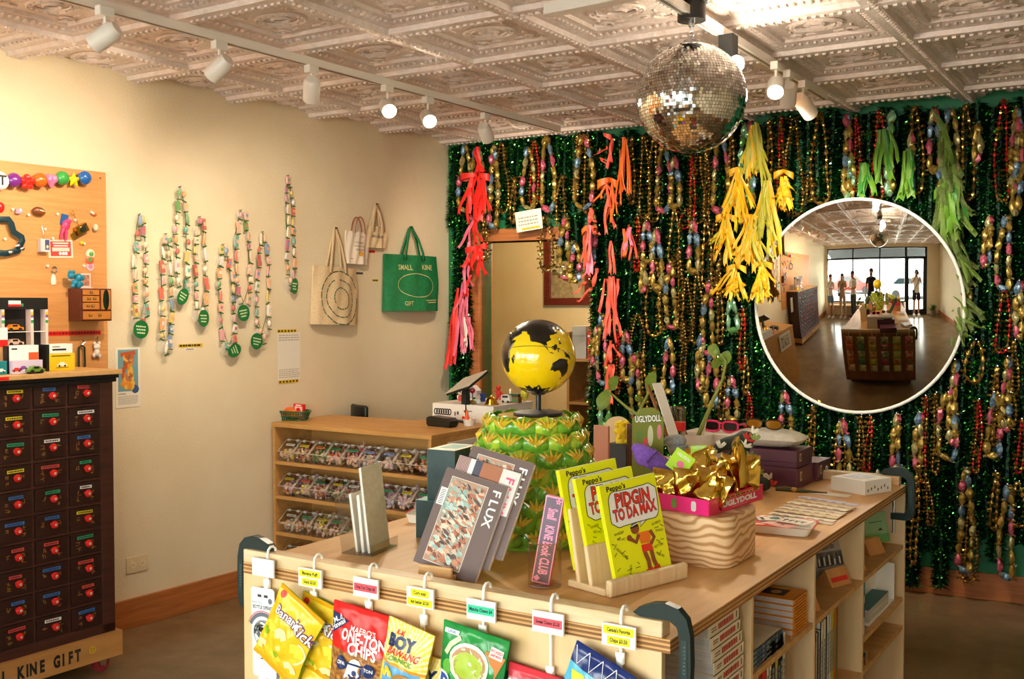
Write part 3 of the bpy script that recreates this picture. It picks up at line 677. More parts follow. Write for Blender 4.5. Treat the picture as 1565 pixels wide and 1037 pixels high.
# trolley
t2=thing('trolley','low plywood trolley with stencilled lettering on caster wheels under the drawer cabinet','trolley',CO_,RL)
zl=cl(164,1003)[1]
TLP=mat('#c08a4c',.5,0,'#ad7840',(3,20,20),4)
m=MB().box(-clen-.02,.02,-.022,CDP,zl,zb,TLP)
STN=mat('#141512',.6)
xk=cl(25,985)[0]; 
for s,pxl in (('L',2),('K',26.5),('I',37),('N',46),('E',59.5),('G',82),('I',92),('F',103),('T',114)):
    yb=1010-(pxl-26)*.39; xx,zz=cl(pxl,yb-.0); m.text(s,.068,xx,(zl+zb)/2-.004,-.0226,STN,bold=.055,sx=.62)
for i,s in enumerate('LAMS'): m.text(s,.068,cl(2,1010)[0]-.056*(i+1),(zl+zb)/2-.004,-.0226,STN,bold=.055,sx=.62)
xs_,zz_=cl(137,985); zz_=(zl+zb)/2+.004
m.at(xs_,0,zz_); f_=lambda x,z:-.0226; disc(m,0,0,.017,mat('#c9a22a',.5),f_); disc(m,-.006,.004,.002,STN,f_,8,.004,off=.0004); disc(m,.006,.004,.002,STN,f_,8,.004,off=.0004); strip(m,arc(0,0,.009,pi*1.15,pi*1.85,8),.0015,STN,f_,.0004)
m.build('board',t2,bevel=.002)
for x in (-.06,-clen*.5,-clen+.05):
    for y in (.03,CDP-.06):
        if y>.1 and x>-.1 and False: continue
        m=MB().at(x,y,0); m.box(-.035,.035,-.03,.03,zl-.004,zl,STEEL); 
        for s in (-1,1): m.prism([(-.022,zl-.004),(.03,zl-.004),(.012,.03),(-.006,.03)][::-1],s*.02-.0015,s*.02+.0015,STEEL)
        o=m.build('caster',t2); w_=MB(Mx.Translation((x,y,.0385))@Mx.Rotation(pi/2,4,'X')); w_.lathe([(.0,-.014),(.022,-.014),(.024,-.016),(.0375,-.014),(.0375,.014),(.024,.016),(.022,.014),(0,.014)],[mat('#9c2a2e',.4)]*0 or mat('#8e2a2c',.4),24); w_.cyl(.008,-.022,.022,STEEL,12); w_.build('wheel',o)
# ---------------------------------------------------------------- plywood board on the wall
PB0=onL(158,264); pz1=PB0.z; pz0=.93; Lb=(PB0-CFL).dot(tL)
BRD=mat('#d79a5c',.5,0,'#c98a4d',(4,4,60),5)
m=MB().box(-1.9,0,-.018,0,pz0,pz1,BRD)
for q in ((-.03,pz1-.03),(-1.2,pz1-.05),(-.04,pz0+.3)): m.at(q[0],-.018,q[1],pi/2); m.cyl(.004,0,.001,INK,10)
solo('display_board',m,'big plywood board on the left wall with trinkets pinned on it','board',V((PB0.x,PB0.y,0))+nL*.0005,RL)
BO=.0185
def onP(px,py,o=0): return onL(px,py,BO+o)
def pin(px,py):
    m=MB().at(0,0,0,pi/2); m.lathe([(.002,0),(.006,.003),(.0045,.008),(.0065,.013),(.0,.014)],CLEARW,12)
    solo('push_pin',m,None,'pin',onP(px,py,.0005),RL)['label']='small clear push pin stuck in the plywood board'
CLEARW=mat('#f1e8da',.2,alpha=.75)
for i,(px,py) in enumerate(((18,320),(42,328),(86,327),(113,336),(138,324),(67,350),(79,364),(6,365),(71,406),(127,406),(105,427))):
    pin(px,py); SC.objects[-1]
for o in COL.objects:
    if o.name.startswith('push_pin'): o['group']='push pins in the board'
# bead garland
t=thing('bead_garland','string of shiny coloured balls and stars with a lettered white disc at the board top','garland',onP(65,272,.001),RL)
g0=onP(65,272,.001)
def gl_(px,py): p=onP(px,py,.03); return (p-g0).dot(tL), p.z-g0.z
for px,py,c,k in ((-24,277,'#e9c22b','b'),(0,276,'#f1ede2','d'),(21,275,'#7b2d8b','b'),(41,278,'#e32b1d','f'),(61,275,'#ee6a1e','b'),(78,276,'#f27fb0','h'),(95,272,'#3da04a','b'),(113,275,'#f3e31d','s'),(129,271.5,'#1e5fae','b')):
    x,z=gl_(px,py); m=MB().at(x,-.03,z); c_=mat(c,.12,coat=.6); R_=.033
    if k=='b': m.ell((0,0,0),R_,R_*.85,R_,c_,20,12)
    elif k=='d': m.at(x,-.03,z,pi/2); m.lathe([(0,-.012),(.034,-.012),(.042,0),(.034,.012),(0,.012)],c_,28); m.at(x,-.03,z); m.text('T',.06,.004,0,-.0125,INK,bold=.03)
    elif k=='f': 
        for q in range(5): m.ell((.021*cos(q*1.2566+pi/2),0,.021*sin(q*1.2566+pi/2)),.016,.02,.016,c_,12,8)
        m.ell((0,0,0),.017,.026,.017,c_,12,8)
    elif k=='h': m.ell((-.011,0,.008),.02,.022,.022,c_,14,10); m.ell((.011,0,.008),.02,.022,.022,c_,14,10); m.lathe([(.0,-.036),(.016,-.016),(.03,.004)],c_,14,sy=.7)
    else:
        P=[((.036 if q%2==0 else .02)*cos(pi/2+q*pi/5),(.036 if q%2==0 else .02)*sin(pi/2+q*pi/5)) for q in range(10)]
        for s in (-1,1): m.add([(0,s*.022,0)]+[(a,0,b) for a,b in P],[(0,1+q,1+(q+1)%10) if s<0 else (0,1+(q+1)%10,1+q) for q in range(10)],c_)
    m.build('bead',t)
xa=gl_(-40,280)[0]; xb_=gl_(140,271)[0]
m=MB().tube([(xa,-.03,gl_(-40,279)[1]),(0,-.03,-.002),(xb_-.02,-.03,gl_(129,271)[1]),(xb_,0,gl_(143,277)[1])],.002,mat('#eeeeee',.5),6); m.build('string',t)
# trinkets on the board
def pinned(name,label,cat,px,py,fn,ry=0,o=.001):
    m=MB(); fn(m); return solo(name,m,label,cat,onP(px,py,o),rot=(0,ry,RL))
def f1(m): m.ell((0,-.014,0),.032,.014,.02,mat('#8a4a20',.35,0,'#5f2f14',(60,60,60)),18,10); m.ell((.008,-.026,.004),.016,.003,.004,mat('#e6c9a0',.4),10,6)
pinned('seed_shell','brown shiny seed shell on the plywood board','trinket',57,323,f1,.15)
def f2(m): m.box(-.012,.012,-.016,0,-.01,.01,mat('#b795a8',.4)); m.ell((.01,-.01,.004),.011,.01,.01,mat('#d7bcd0',.4))
pinned('tiny_box','tiny pinkish trinket left of the brown seed shell','trinket',26,323,f2)
def f3(m):
    m.prism([(-.02,.0),(.016,.0),(.018,.05),(-.016,.052)],-.006,0,mat('#1f5c9e',.4)); pk_=mat('#ef3f74',.35)
    m.ell((.014,-.014,.02),.015,.012,.013,pk_); m.ell((.004,-.014,-.0),.02,.013,.024,pk_); m.tube([(-.004,-.012,-.015),(-.012,-.012,-.045),(-.012,-.012,-.07)],[.009,.007,.005],pk_); m.tube([(.008,-.012,-.015),(.01,-.012,-.045),(.012,-.012,-.07)],[.009,.007,.006],pk_); m.tube([(.01,-.012,.008),(.024,-.012,.018),(.03,-.012,.034)],.005,pk_)
pinned('figure_keychain','pink little figure on a blue card pinned to the plywood board','keychain',97,344,f3,.12)
def f4(m):
    m.box(-.03,.03,-.03,0,-.02,.02,GOLD); m.at(0,-.03,0,pi/2); m.cyl(.014,0,.008,DK,16); m.at(); m.box(-.056,-.034,-.012,-.002,-.03,.0,BRASS); m.box(.008,.026,-.031,-.028,.006,.014,DK); m.tube([(0,-.01,.02),(.004,-.01,.05),(.0,-.01,.08)],.0015,GOLD,5); m.tube([(.008*cos(k),-.01,.085+.014*sin(k)) for k in range(7)],.0015,GOLD,5)
pinned('toy_camera','gold toy camera on a keychain pinned to the plywood board','keychain',121,350,f4,-.5)
def f5(m): m.box(-.022,.022,-.028,0,-.03,.03,mat('#cfc6c2',.35)); m.box(-.001,.02,-.0285,-.027,-.02,.026,mat('#4a4f7a',.4)); m.ell((.01,-.029,-.006),.006,.002,.008,mat('#e8d28a',.4)); m.tube([(0,-.014,.03),(.004,-.012,.055),(-.004,-.008,.09)],.0016,STEEL,5)
pinned('charm_box','small grey box charm hanging left of the red card','keychain',64,375,f5)
def f6(m):
    m.box(-.062,.062,-.002,0,-.042,.042,mat('#e9d8c2',.5)); m.box(-.052,.052,-.0026,-.002,-.034,.034,mat('#d8433b',.5)); 
    for z,w_ in ((.026,.04),(.014,.036)): m.box(-w_,w_,-.003,-.0026,z-.003,z+.003,mat('#f3dccf',.5))
    m.box(-.044,.044,-.0031,-.0026,-.012,.006,mat('#f0cfc0',.5))
    for x in (-.004,.012,.026): m.ell((x,-.003,-.022),.008,.001,.008,WHITE,10,4)
pinned('picture_card','small red and cream printed card on the plywood board','card',92.5,380,f6,-.04)
def f7(m):
    for x,z,c in ((.004,.016,'#e6d9b8'),(-.002,-.012,'#ee5c44')):
        m.at(x,0,z,pi/2); m.lathe([(.022,0),(.024,.002),(.02,.006),(0,.007)],mat(c,.3),22); m.lathe([(.012,.0075),(0,.0078)],mat('#5a9c4c',.4),14)
    m.at(); m.ell((.004,-.005,.022),.009,.003,.005,mat('#e8cc2c',.4))
pinned('badge','pair of round badges low on the right of the plywood board','badge',137,393,f7)
def f7b(m): m.at(0,0,0,pi/2); m.lathe([(.021,0),(.021,.003),(0,.004)],mat('#e9b7c0',.3),20); m.lathe([(.012,.005),(0,.0055)],mat('#c88898',.4),14)
pinned('badge','pale pink round badge just below the pair of badges','badge',137.5,407,f7b)
def f8(m): m.tube([(.013*cos(k*pi/8),-.006,.03+.015*sin(k*pi/8)) for k in range(16)],.0022,STEEL,6,True); m.lathe([(0,-.04),(.012,-.038),(.014,-.02),(.01,.0),(.004,.012),(0,.012)],mat('#eadfc8',.3),14,sy=.5)
pinned('keychain','white bottle shaped keychain on a steel ring','keychain',82,422,f8)
def f9(m): m.ell((0,-.012,0),.014,.012,.018,mat('#d8c8ac',.4))
pinned('trinket','small pale round trinket right of the gold camera','trinket',144,348,f9)
def f9b(m): m.ell((0,-.008,0),.011,.008,.009,mat('#f0c620',.4)); m.ell((.012,-.008,-.003),.007,.006,.007,WHITE)
pinned('trinket','tiny yellow trinket above the badges','trinket',124,371,f9b)
def f9c(m): m.ell((0,-.008,0),.014,.008,.006,mat('#c9683a',.4)); m.ell((-.008,-.01,.006),.006,.006,.006,mat('#f0dcc8',.4))
pinned('trinket','tiny orange trinket near the right edge of the board above the pale one','trinket',143,328,f9c)
def f10(m):
    T=mat('#12333c',.3); pts=[(-.11,.05),(-.06,.075),(-.012,.078),(.0,.06),(.012,.022),(.05,.0),(.052,-.012),(.03,-.06),(-.03,-.075),(-.1,-.07),(-.16,-.04),(-.16,.03)]
    m.tube([(x,-.018,z) for x,z in pts],.007,T,6,True,flat=2.2)
    for x,z in ((-.07,.068),(.026,-.04),(-.01,-.07),(-.07,-.073),(.044,-.052)): m.ell((x,-.034,z),.01,.004,.008,STEEL,12,6); m.ell((x,-.022,z),.01,.004,.008,STEEL,12,6)
pinned('tambourine','dark teal star shaped tambourine with steel jingles at the left edge of the board','tambourine',14,362,f10)
def f11(m): m.ell((0,-.012,0),.02,.012,.024,RED)
pinned('trinket','shiny red trinket cut by the left picture edge above the tambourine','trinket',-2,317,f11)
def f11b(m): m.box(-.012,.012,-.006,0,-.006,.006,mat('#e8bf2a',.4))
pinned('trinket','tiny yellow trinket above the tambourine','trinket',4,333,f11b)
# miniature cupboard on the board, with a blue bear and a photo card on it
b=onP(129,490,.0); t=thing('miniature_cupboard','miniature brown cupboard with little drawers on the plywood board','cupboard',b,RL)
MD=mat('#5a2418',.35); MO=mat('#b8742f',.4)
W2=.098; H2=(onP(129,441).z-b.z); 
m=MB().box(-W2+.014,W2-.018,-.1,-.0005,0,H2,MD); m.build('case',t,bevel=.002)
def mini(x0,x1,z0,z1,name,knobs,ov=False):
    m=MB().box(x0,x1,-.105,-.1,z0,z1,MO)
    if ov: m.ell(((x0+x1)/2,-.106,(z0+z1)/2),.017,.002,.05,mat('#28392c',.1,.6),18,6)
    else:
        for k in knobs: m.ell((x0+(x1-x0)*k,-.108,(z0+z1)/2),.005,.004,.004,BRASS,8,5); m.box(x0+(x1-x0)*k-.009,x0+(x1-x0)*k+.009,-.1065,-.105,(z0+z1)/2-.005,(z0+z1)/2+.006,mat('#6d5a3a',.4,.5))
    m.build(name,t,bevel=.001)
mini(-.074,.012,H2*.80,H2*.96,'drawer',(.5,)); mini(-.074,.012,H2*.59,H2*.77,'drawer',(.35,.7)); mini(-.074,.012,H2*.36,H2*.56,'drawer',(.3,.6)); mini(.022,.072,H2*.36,H2*.96,'door',(),True); mini(-.074,.072,H2*.05,H2*.3,'drawer',(.25,.6))
bb=onP(115,441,.05); BB=mat('#1d7f9c',.3)
m=MB(); 
for x,y,z,r_ in ((0,0,.028,.016),(.018,.002,.05,.02),(-.02,0,.06,.017),(-.028,-.002,.076,.009),(-.01,-.002,.076,.009),(.03,0,.02,.012),(-.012,0,.012,.011)): m.ell((x,y,z),r_,r_,r_,BB,12,8)
m.ell((.036,0,.05),.012,.012,.014,BB); m.ell((.018,0,.02),.016,.014,.022,BB)
o=solo('balloon_figure',m,'small blue balloon animal figure on the miniature cupboard','figurine',V((bb.x,bb.y,b.z+H2+.0005)),RL)
bb=onP(131,441,.05); m=MB().box(-.026,.026,-.002,.001,0,.072,mat('#e6c3ba',.5)); m.box(-.019,.019,-.0025,-.002,.012,.064,mat('#7a4a36',.5,0,'#c58b6c',(60,60,60))); m.box(-.03,.03,-.01,.008,0,.006,mat('#e9b8b0',.5))
solo('photo_card','' or m,'tiny framed photo in pale pink beside the blue figure','photo',V((bb.x,bb.y,b.z+H2+.0005)),RL,rot=(-.0,0,RL))
p,w_,h_=swal(lambda a,c:onP(a,c,.0004),70,507,155,512)
m=MB().box(-w_/2,w_/2,-.0008,0,0,h_*1.3,RED); a=-w_/2+.008
while a<w_/2-.012: e=rr.uniform(.006,.014); m.box(a,a+e,-.0012,-.0008,h_*.35,h_,mat('#7a1512',.6)); a+=e+.005
solo('label_tape',m,'long red embossed label tape low on the plywood board','label',p,RL)
def f12(m):
    m.tube([(0,-.012,.04),(-.016,-.012,.03),(-.017,-.012,-.06),(0,-.012,-.075),(.016,-.012,-.06),(.014,-.012,.03)],.0045,mat('#22402e',.3,.5),8,True); m.tube([(.0,-.012,.04),(.014,-.012,.055),(.004,-.012,.066)],.004,STEEL,6)
pinned('carabiner','green carabiner hanging on the plywood board above the cabinet','carabiner',123,540,f12)
def f13(m):
    Wp=mat('#dcd3c4',.35); m.ell((0,-.012,.02),.018,.012,.016,Wp); m.ell((-.012,-.012,.036),.008,.007,.01,Wp); m.ell((.012,-.012,.036),.008,.007,.01,Wp); m.ell((0,-.012,-.008),.015,.012,.02,Wp); m.ell((-.016,-.012,-.02),.009,.008,.012,Wp); m.ell((.014,-.012,-.024),.008,.008,.012,Wp); m.tube([(0,-.01,.04),(.004,-.008,.058),(.01,-.006,.07)],.002,STEEL,6)
pinned('charm','white plush charm hanging right of the green carabiner','charm',146,536,f13)
# ---------------------------------------------------------------- things on the cabinet
def onC(px,py,d=.1):
    p=plane(px,py,CO_-nL*d,nL); return V((p.x,p.y,ZCT+.0006))
def cbox(name,label,cat,px,py,w_,d_,h_,mt,fn=None,back=0):
    m=MB().box(-w_/2,w_/2,0,d_,0,h_,mt)
    if fn: fn(m)
    p=onC(px,py,back)
    return solo(name,m,label,cat,p,RL,bevel=.001)
def carprint(m,x,z,s,c,y=-.0006):
    m.add([(x+a*s,y,z+b*s) for a,b in ((-1,0),(1,0),(1,.32),(.62,.38),(.35,.72),(-.4,.72),(-.7,.36),(-1,.3))],[tuple(range(8))],c)
    for q in (-.55,.55): m.add([(x+q*s+.2*s*cos(k*pi/5),y-.0002,z+.02*s+.2*s*sin(k*pi/5)) for k in range(10)],[tuple(range(10))],INK)
# rack with cars
p=onC(33,553,.2); t=thing('toy_car_rack','tall black headed rack of boxed toy cars on the drawer cabinet','rack',p,RL)
hr=onL(33,455,.2).z-ZCT; xr=.125
m=MB().box(-xr-.2,xr,.04,.05,0,hr,BLACK); m.box(-xr-.2,xr,.0,.04,hr*.84,hr,BLACK); m.box(-.055,.0,-.0008,0,hr*.88,hr*.96,mat('#e8e4da',.5)); m.box(-.0,.012,-.0008,0,hr*.88,hr*.92,mat('#2f8b5c',.5)); m.box(-.055,-.0,-.0009,0,hr*.88,hr*.91,RED)
m.build('backboard',t)
for x in (-xr-.06,-.085,.045,xr-.012):
    m=MB().box(x,x+.012,.0,.04,0,hr*.84,mat('#e7c9bd',.5)); 
    for k,c in enumerate(('#e8b422','#8a5a9c','#d9dfe4','#2f9a52')): m.box(x,x+.0121,-.0004,.0,hr*(.80-.035*k)-.014,hr*(.80-.035*k),mat(c,.5))
    m.build('post',t)
for k in range(3): MB().box(-xr-.18,xr,.004,.04,hr*(.13+.2*k),hr*(.13+.2*k)+.003,WHITE).build('tier',t)
def toycar(label,loc,c,rz=RL,s=.036):
    t=thing('toy_car',label,'toy car',loc,rz,'toy cars in the rack')
    m=MB(); m.prism([(-s,.008),(s,.008),(s,.018),(s*.6,.02),(s*.3,.031),(-s*.45,.031),(-s*.75,.02),(-s,.018)][::-1] if False else [(-s,.008),(s,.008),(s,.018),(s*.6,.02),(s*.3,.031),(-s*.45,.031),(-s*.75,.02),(-s,.018)],0,.028,mat(c,.3)); m.box(-s*.4,s*.25,-.0004,0,.021,.029,mat('#20262c',.2)); m.build('body',t,bevel=.002)
    for x in (-s*.6,s*.55): MB(Mx.Translation((x,.014,.0085))@Mx.Rotation(pi/2,4,'X')).cyl(.0085,-.016,.016,INK,14).build('axle_wheels',t)
RM=Mx.Rotation(RL,4,'Z')
for k,(x,c,lab) in enumerate(((-.02,'#e8821e','orange toy car on the upper tier of the black headed rack'),(-.02,'#dcb9a6','pale toy car on the middle tier of the black headed rack'),(-.025,'#3f6a52','green toy car on the lowest tier of the black headed rack'))):
    toycar(lab,p+(RM@V((x,.006,hr*(.53-.2*k)+.0034))),c)
cbox('toy_car_box','white box with a car picture and a black side on the drawer cabinet','box',37,557,.13,.06,.115,WHITE,lambda m:(m.box(-.0655,-.065,0,.06,0,.115,BLACK),m.box(-.075,-.065,.0,.06,0,.115,BLACK),carprint(m,.0,.03,.03,INK),m.box(.02,.064,-.0008,-.0004,.05,.085,mat('#e05a2a',.5)),m.box(-.055,-.03,-.0008,-.0004,.098,.104,INK)),.09)
def openb(m):
    for k,(x,c) in enumerate(((-.05,'#d23a2a'),(-.02,'#8f4aa0'),(.0,'#f2f2ee'),(.026,'#ee7a2a'),(.05,'#d6408a'))): carprint(m,x,.012+.006*(k%2),.02,mat(c,.4))
cbox('toy_car_box','small open white box of colourful toy cars in front of the big white box','box',43,561,.13,.03,.055,mat('#d9c8e0',.5),openb,.03)
toycar('green and orange toy car parked at the cabinet edge before the open box',onC(57,562,-.005),'#6a8f2a')
def yel(m): carprint(m,.0,.02,.024,mat('#f4f0e0',.4)); m.box(-.05,.04,-.0008,-.0004,.062,.066,INK); m.box(-.03,.03,-.0008,-.0004,.012,.014,INK)
YB_=mat('#e3c51c',.45)
cbox('toy_car_box','yellow box with a white car picture at the right end of the drawer cabinet','box',95,556,.12,.06,.075,YB_,lambda m:(yel(m),m.box(-.072,-.06,0,.06,0,.115,BLACK)),.1)
p2_=onC(95,556,.1); m=MB().box(-.058,.05,0,.06,0,.04,WHITE); m.box(-.045,.02,-.0008,0,.012,.02,INK); m.box(-.045,-.01,-.0008,0,.026,.031,mat('#8a8478',.5))
solo('toy_car_box',m,'flat white box lying on top of the yellow car box','box',p2_+V((0,0,.0756)),RL,bevel=.001)
cbox('toy_car_box','teal box at the left picture edge on the drawer cabinet','box',-2,559,.07,.05,.055,mat('#178088',.45),lambda m:carprint(m,.01,.012,.018,WHITE),.05)
cbox('stacked_box','white and red box above the tan boxes at the left picture edge','box',-4,548,.09,.06,.19,mat('#d8a06a',.5),lambda m:(m.box(-.0452,.0452,-.001,.06,.11,.19,mat('#f0e8e0',.5)),m.box(-.0452,.0452,-.0012,-.001,.11,.14,RED)),.12)
# ---------------------------------------------------------------- candy strings on the left wall
CW=[mat(c,.3) for c in ('#d9705e','#e0a070','#d9bd6a','#6f9f5e','#7c98b8','#e0a0a4','#d6d2cc','#b9758c','#e7c09a','#6fa898','#ecdcc4','#c0685a','#e6b08c','#ead2b4','#e3b39a')]
WRAP=mat('#efe6dc',.15,alpha=.22); KNOT=mat('#2c5a2a',.45)
TAG=mat('#1e6b35',.25,coat=.4)
def candylei(label,xt,y0,xb,y1,width,tag,seed):
    r=random.Random(seed); p0=onL(xt,y0,.012)
    def loc(px,py): q=onL(px,py,.012); return (q-p0).dot(tL), q.z-p0.z
    t=thing('candy_lei',label,'candy lei',p0,RL,'candy leis on the wall')
    w_=(onL(xt+width,y0)-onL(xt,y0)).length/2; xb_,L=loc(xb,y1); L=-L
    m=MB()
    for s in (-1,1):
        z=-.005; 
        while z>-L:
            ln=r.uniform(.034,.075); f=min(1,(-z)/(L*.25)); g=1 if -z<L*.8 else max(.1,1-((-z-L*.8)/(L*.2))**2)
            x=s*w_*(.35+.65*f)*g+xb_*(-z/L)+r.uniform(-.006,.006); y=-.012+r.uniform(-.008,.008)
            c=r.choice(CW); k=r.random(); zc=z-ln/2
            if k<.25: m.ell((x,y-.004,zc),.0115,.011,min(.016,ln*.4),c,9,6)
            elif k<.65:
                m.at(x,y-.004,zc,ry=r.uniform(-.25,.25)); h_=ln*.42; m.box(-.0095,.0095,-.007,.007,-h_,h_,c); m.box(-.0075,.0075,-.0085,-.008,-h_*.3,h_*.4,r.choice(CW)); m.at()
            else:
                m.at(x,y-.004,zc,ry=r.uniform(-.2,.2)); m.lathe([(.002,-ln*.48),(.0075,-ln*.3),(.0085,0),(.007,ln*.3),(.002,ln*.48)],c,8,sy=.8); m.at()
            if r.random()<.5: m.ell((x+r.uniform(-.01,.01),y,zc),.016,.012,ln*.5,WRAP,8,5)
            m.at(x,y-.006,z-ln-.004,ry=r.uniform(-.5,.5)); m.box(-.0135,.0135,-.004,.004,-.0028,.0028,KNOT); m.at()
            z-=ln+.008
    m.tube([(0,0,0),(-w_*.35,-.01,-.03),(-w_,-.01,-L*.3),(-w_+xb_,-.01,-L*.8),(xb_,-.01,-L),(w_+xb_,-.01,-L*.8),(w_,-.01,-L*.3),(w_*.35,-.01,-.03),(0,0,0)],.0022,KNOT,5)
    m.ell((xb_-.03,-.012,-L-.01),.03,.008,.035,WRAP,8,5); m.ell((xb_+.035,-.012,-L+.0),.022,.006,.03,WRAP,8,5)
    m.build('candies',t)
    m=MB().at(0,-.004,0,pi/2); m.cyl(.0035,-.01,.008,STEEL,8); m.build('nail',t)
    if tag:
        tx,tz=loc(tag[0],tag[1]); m=MB().at(tx,-.034,tz,ry=tag[2]); rx,rz_=tag[3],.046
        P=[(rx*cos(2*pi*k/24),rz_*sin(2*pi*k/24)) for k in range(24)]
        m.prism(P,-.002,.001,TAG); 
        ink=mat('#cfe0b0',.5)
        for q,wd in ((.014,.7),(-.002,.6),(-.018,.5)):
            a=-rx*wd
            while a<rx*wd-.006: e=r.uniform(.004,.008); m.box(a,a+e,-.0026,-.002,q-.003,q+.004,ink); a+=e+.003
        m.build('tag',t,label=None) if False else m.build('tag',t)
for k,a in enumerate((
 ('candy string with a round green tag, leftmost on the cream wall',212,327,212,488,17,(209,503,.1,.044)),
 ('candy string without a tag, second from the left',252,357,252,526,15,None),
 ('candy string hung highest of the left group, small slanted green tag',274,285,276,446,15,(273,453,.5,.032)),
 ('candy string with an oval green tag just right of the highest hung one',304,331,304,478,15,(305,486,.05,.034)),
 ('long widely looped candy string with a slanted dark tag near the floor-side end',340,373,348,530,20,(352,535,1.15,.036)),
 ('candy string with round green tag in front of the widely looped one',367,321,370,462,20,(366,478,-.15,.042)),
 ('candy string rightmost of the crowded group with a green tag at its lower left',400,354,398,508,18,(386,521,.2,.043)),
 ('lone thin candy string above the yellow taped sheet, apart from the rest',439,268,443,432,9,(444,437,.1,.026)))):
    candylei(a[0],*a[1:6],a[6],40+k)
# ---------------------------------------------------------------- papers on the left wall
def sheetw(name,label,cat,x0,y0,x1,y1,fn,th=.002,mt=None,o=.0005,tilt=0):
    p,w_,h_=swal(lambda a,b:onL(a,b,o),x0,y0,x1,y1)
    m=MB().box(-w_/2,w_/2,-th,0,0,h_,mt or mat('#e9e2d4',.5)); fn(m,w_,h_); return solo(name,m,label,cat,p,rot=(0,tilt,RL))
PAPR=mat('#e6ded0',.55)
def lines(m,x0,x1,z0,z1,n,y,c,seed=1,th=.35):
    r=random.Random(seed)
    for k in range(n):
        z=z1-(z1-z0)*(k+.5)/n; hh=(z1-z0)/n*th*.5; a=x0
        while a<x1-(x1-x0)*.06:
            e=min(x1-a,r.uniform(.06,.16)*(x1-x0)); m.box(a,a+e,y-.0005,y,z-hh,z+hh,c); a+=e+(x1-x0)*.03
def poster(m,w,h):
    m.box(-w*.4,w*.4,-.0028,-.002,h*.27,h*.97,mat('#6f9aa0',.5))
    c=[mat(k,.5) for k in ('#b8552e','#d98a2c','#c0774a','#8a5a3c','#e0b04a')]; r=random.Random(3)
    m.at(0,0,h*.9,ry=-.12); m.box(-w*.3,w*.3,-.0034,-.0028,-h*.035,h*.035,c[0]); m.at()
    for k in range(46):
        x=r.choice((-1,1))*w*r.uniform(.03,.2); z=h*r.uniform(.38,.86); m.ell((x,-.003,z),.011,.0009,.02,r.choice(c),7,4)
    for k in range(9): m.ell((r.uniform(-.2,.2)*w,-.0035,h*r.uniform(.31,.4)),.018,.0009,.014,c[4 if k%2 else 1],8,4)
    m.ell((w*.28,-.0035,h*.3),.022,.0009,.022,mat('#39557e',.5),14,4)
    m.box(-w*.4,-w*.1,-.0026,-.002,h*.225,h*.235,INK); lines(m,-w*.4,w*.38,h*.05,h*.2,8,-.0022,mat('#8f8a80',.6),4)
sheetw('poster','printed poster of a candy lei on teal, pinned low beside the drawer cabinet','poster',177,531,215,622,poster,mt=PAPR)
t_=mat('#d9b320',.5)
def info(m,w,h):
    lines(m,-w*.46,w*.46,h*.82,h*.97,3,-.002,mat('#b5aca0',.6),6,.5); lines(m,-w*.46,w*.46,h*.04,h*.24,5,-.002,mat('#b5aca0',.6),7,.45)
sheetw('notice','white paper notice taped up with yellow tape above the candy bins','notice',425,508,459,580,info,mt=PAPR,o=.0005,th=.001)
def tape(m,w,h):
    n=6
    for k in range(n): m.ell((-w*.42+w*.84*k/(n-1),-.0012,h*.5),w*.05,.0004,h*.32,INK,8,4)
sheetw('tape_strip','yellow tape strip with black dots at the top of the white notice','tape',424,503,453,508,tape,mt=t_,o=.0022,th=.0008)
sheetw('tape_strip','yellow tape strip with black dots at the foot of the white notice','tape',426,580,456,585,tape,mt=t_,o=.0022,th=.0008)
def tx(c): return lambda m,w,h: lines(m,-w*.46,w*.46,h*.2,h*.8,1,-.0012,c,9,.9)
sheetw('label_tape','yellow embossed label tape under the candy strings','label',273,525,310,530,tx(INK),mt=t_,th=.001)
sheetw('label_tape','short pale label below the yellow label tape','label',284,531.5,297,535,tx(mat('#77706a')),mt=PAPR,th=.001)
sheetw('label_tape','short red label right of the paper bag','label',560,382,573,386,tx(mat('#7a1512')),mt=RED,th=.001)
sheetw('label_tape','short grey label below the paper bag','label',543,415.5,555,419,tx(INK),mt=mat('#8a8078',.5),th=.001)
sheetw('label_tape','short yellow label left of the green tote','label',569,426.5,578,430,tx(INK),mt=t_,th=.001)
sheetw('label_tape','short dark green label at the edge of the spiral tote','label',537,427,540,441,lambda m,w,h:0,mt=mat('#1e6b35',.4),th=.001)
# wall outlet
p,w_,h_=swal(lambda a,b:onL(a,b,.0005),193,849,226,873)
m=MB().box(-w_/2,w_/2,-.006,0,0,h_,mat('#dcc7a0',.4))
t=thing('wall_outlet','cream wall outlet plate low on the left wall','outlet',p,RL); m.build('plate',t,bevel=.002)
for s in (-1,1):
    m=MB().at(s*w_*.22,-.006,h_/2,pi/2); m.cyl(w_*.15,0,.002,mat('#e4d2ae',.4),18); m.at(); 
    for q in (-.006,.006): m.box(s*w_*.22+q-.0012,s*w_*.22+q+.0012,-.0085,-.0078,h_/2-.004,h_/2+.004,INK)
    m.build('socket',t)
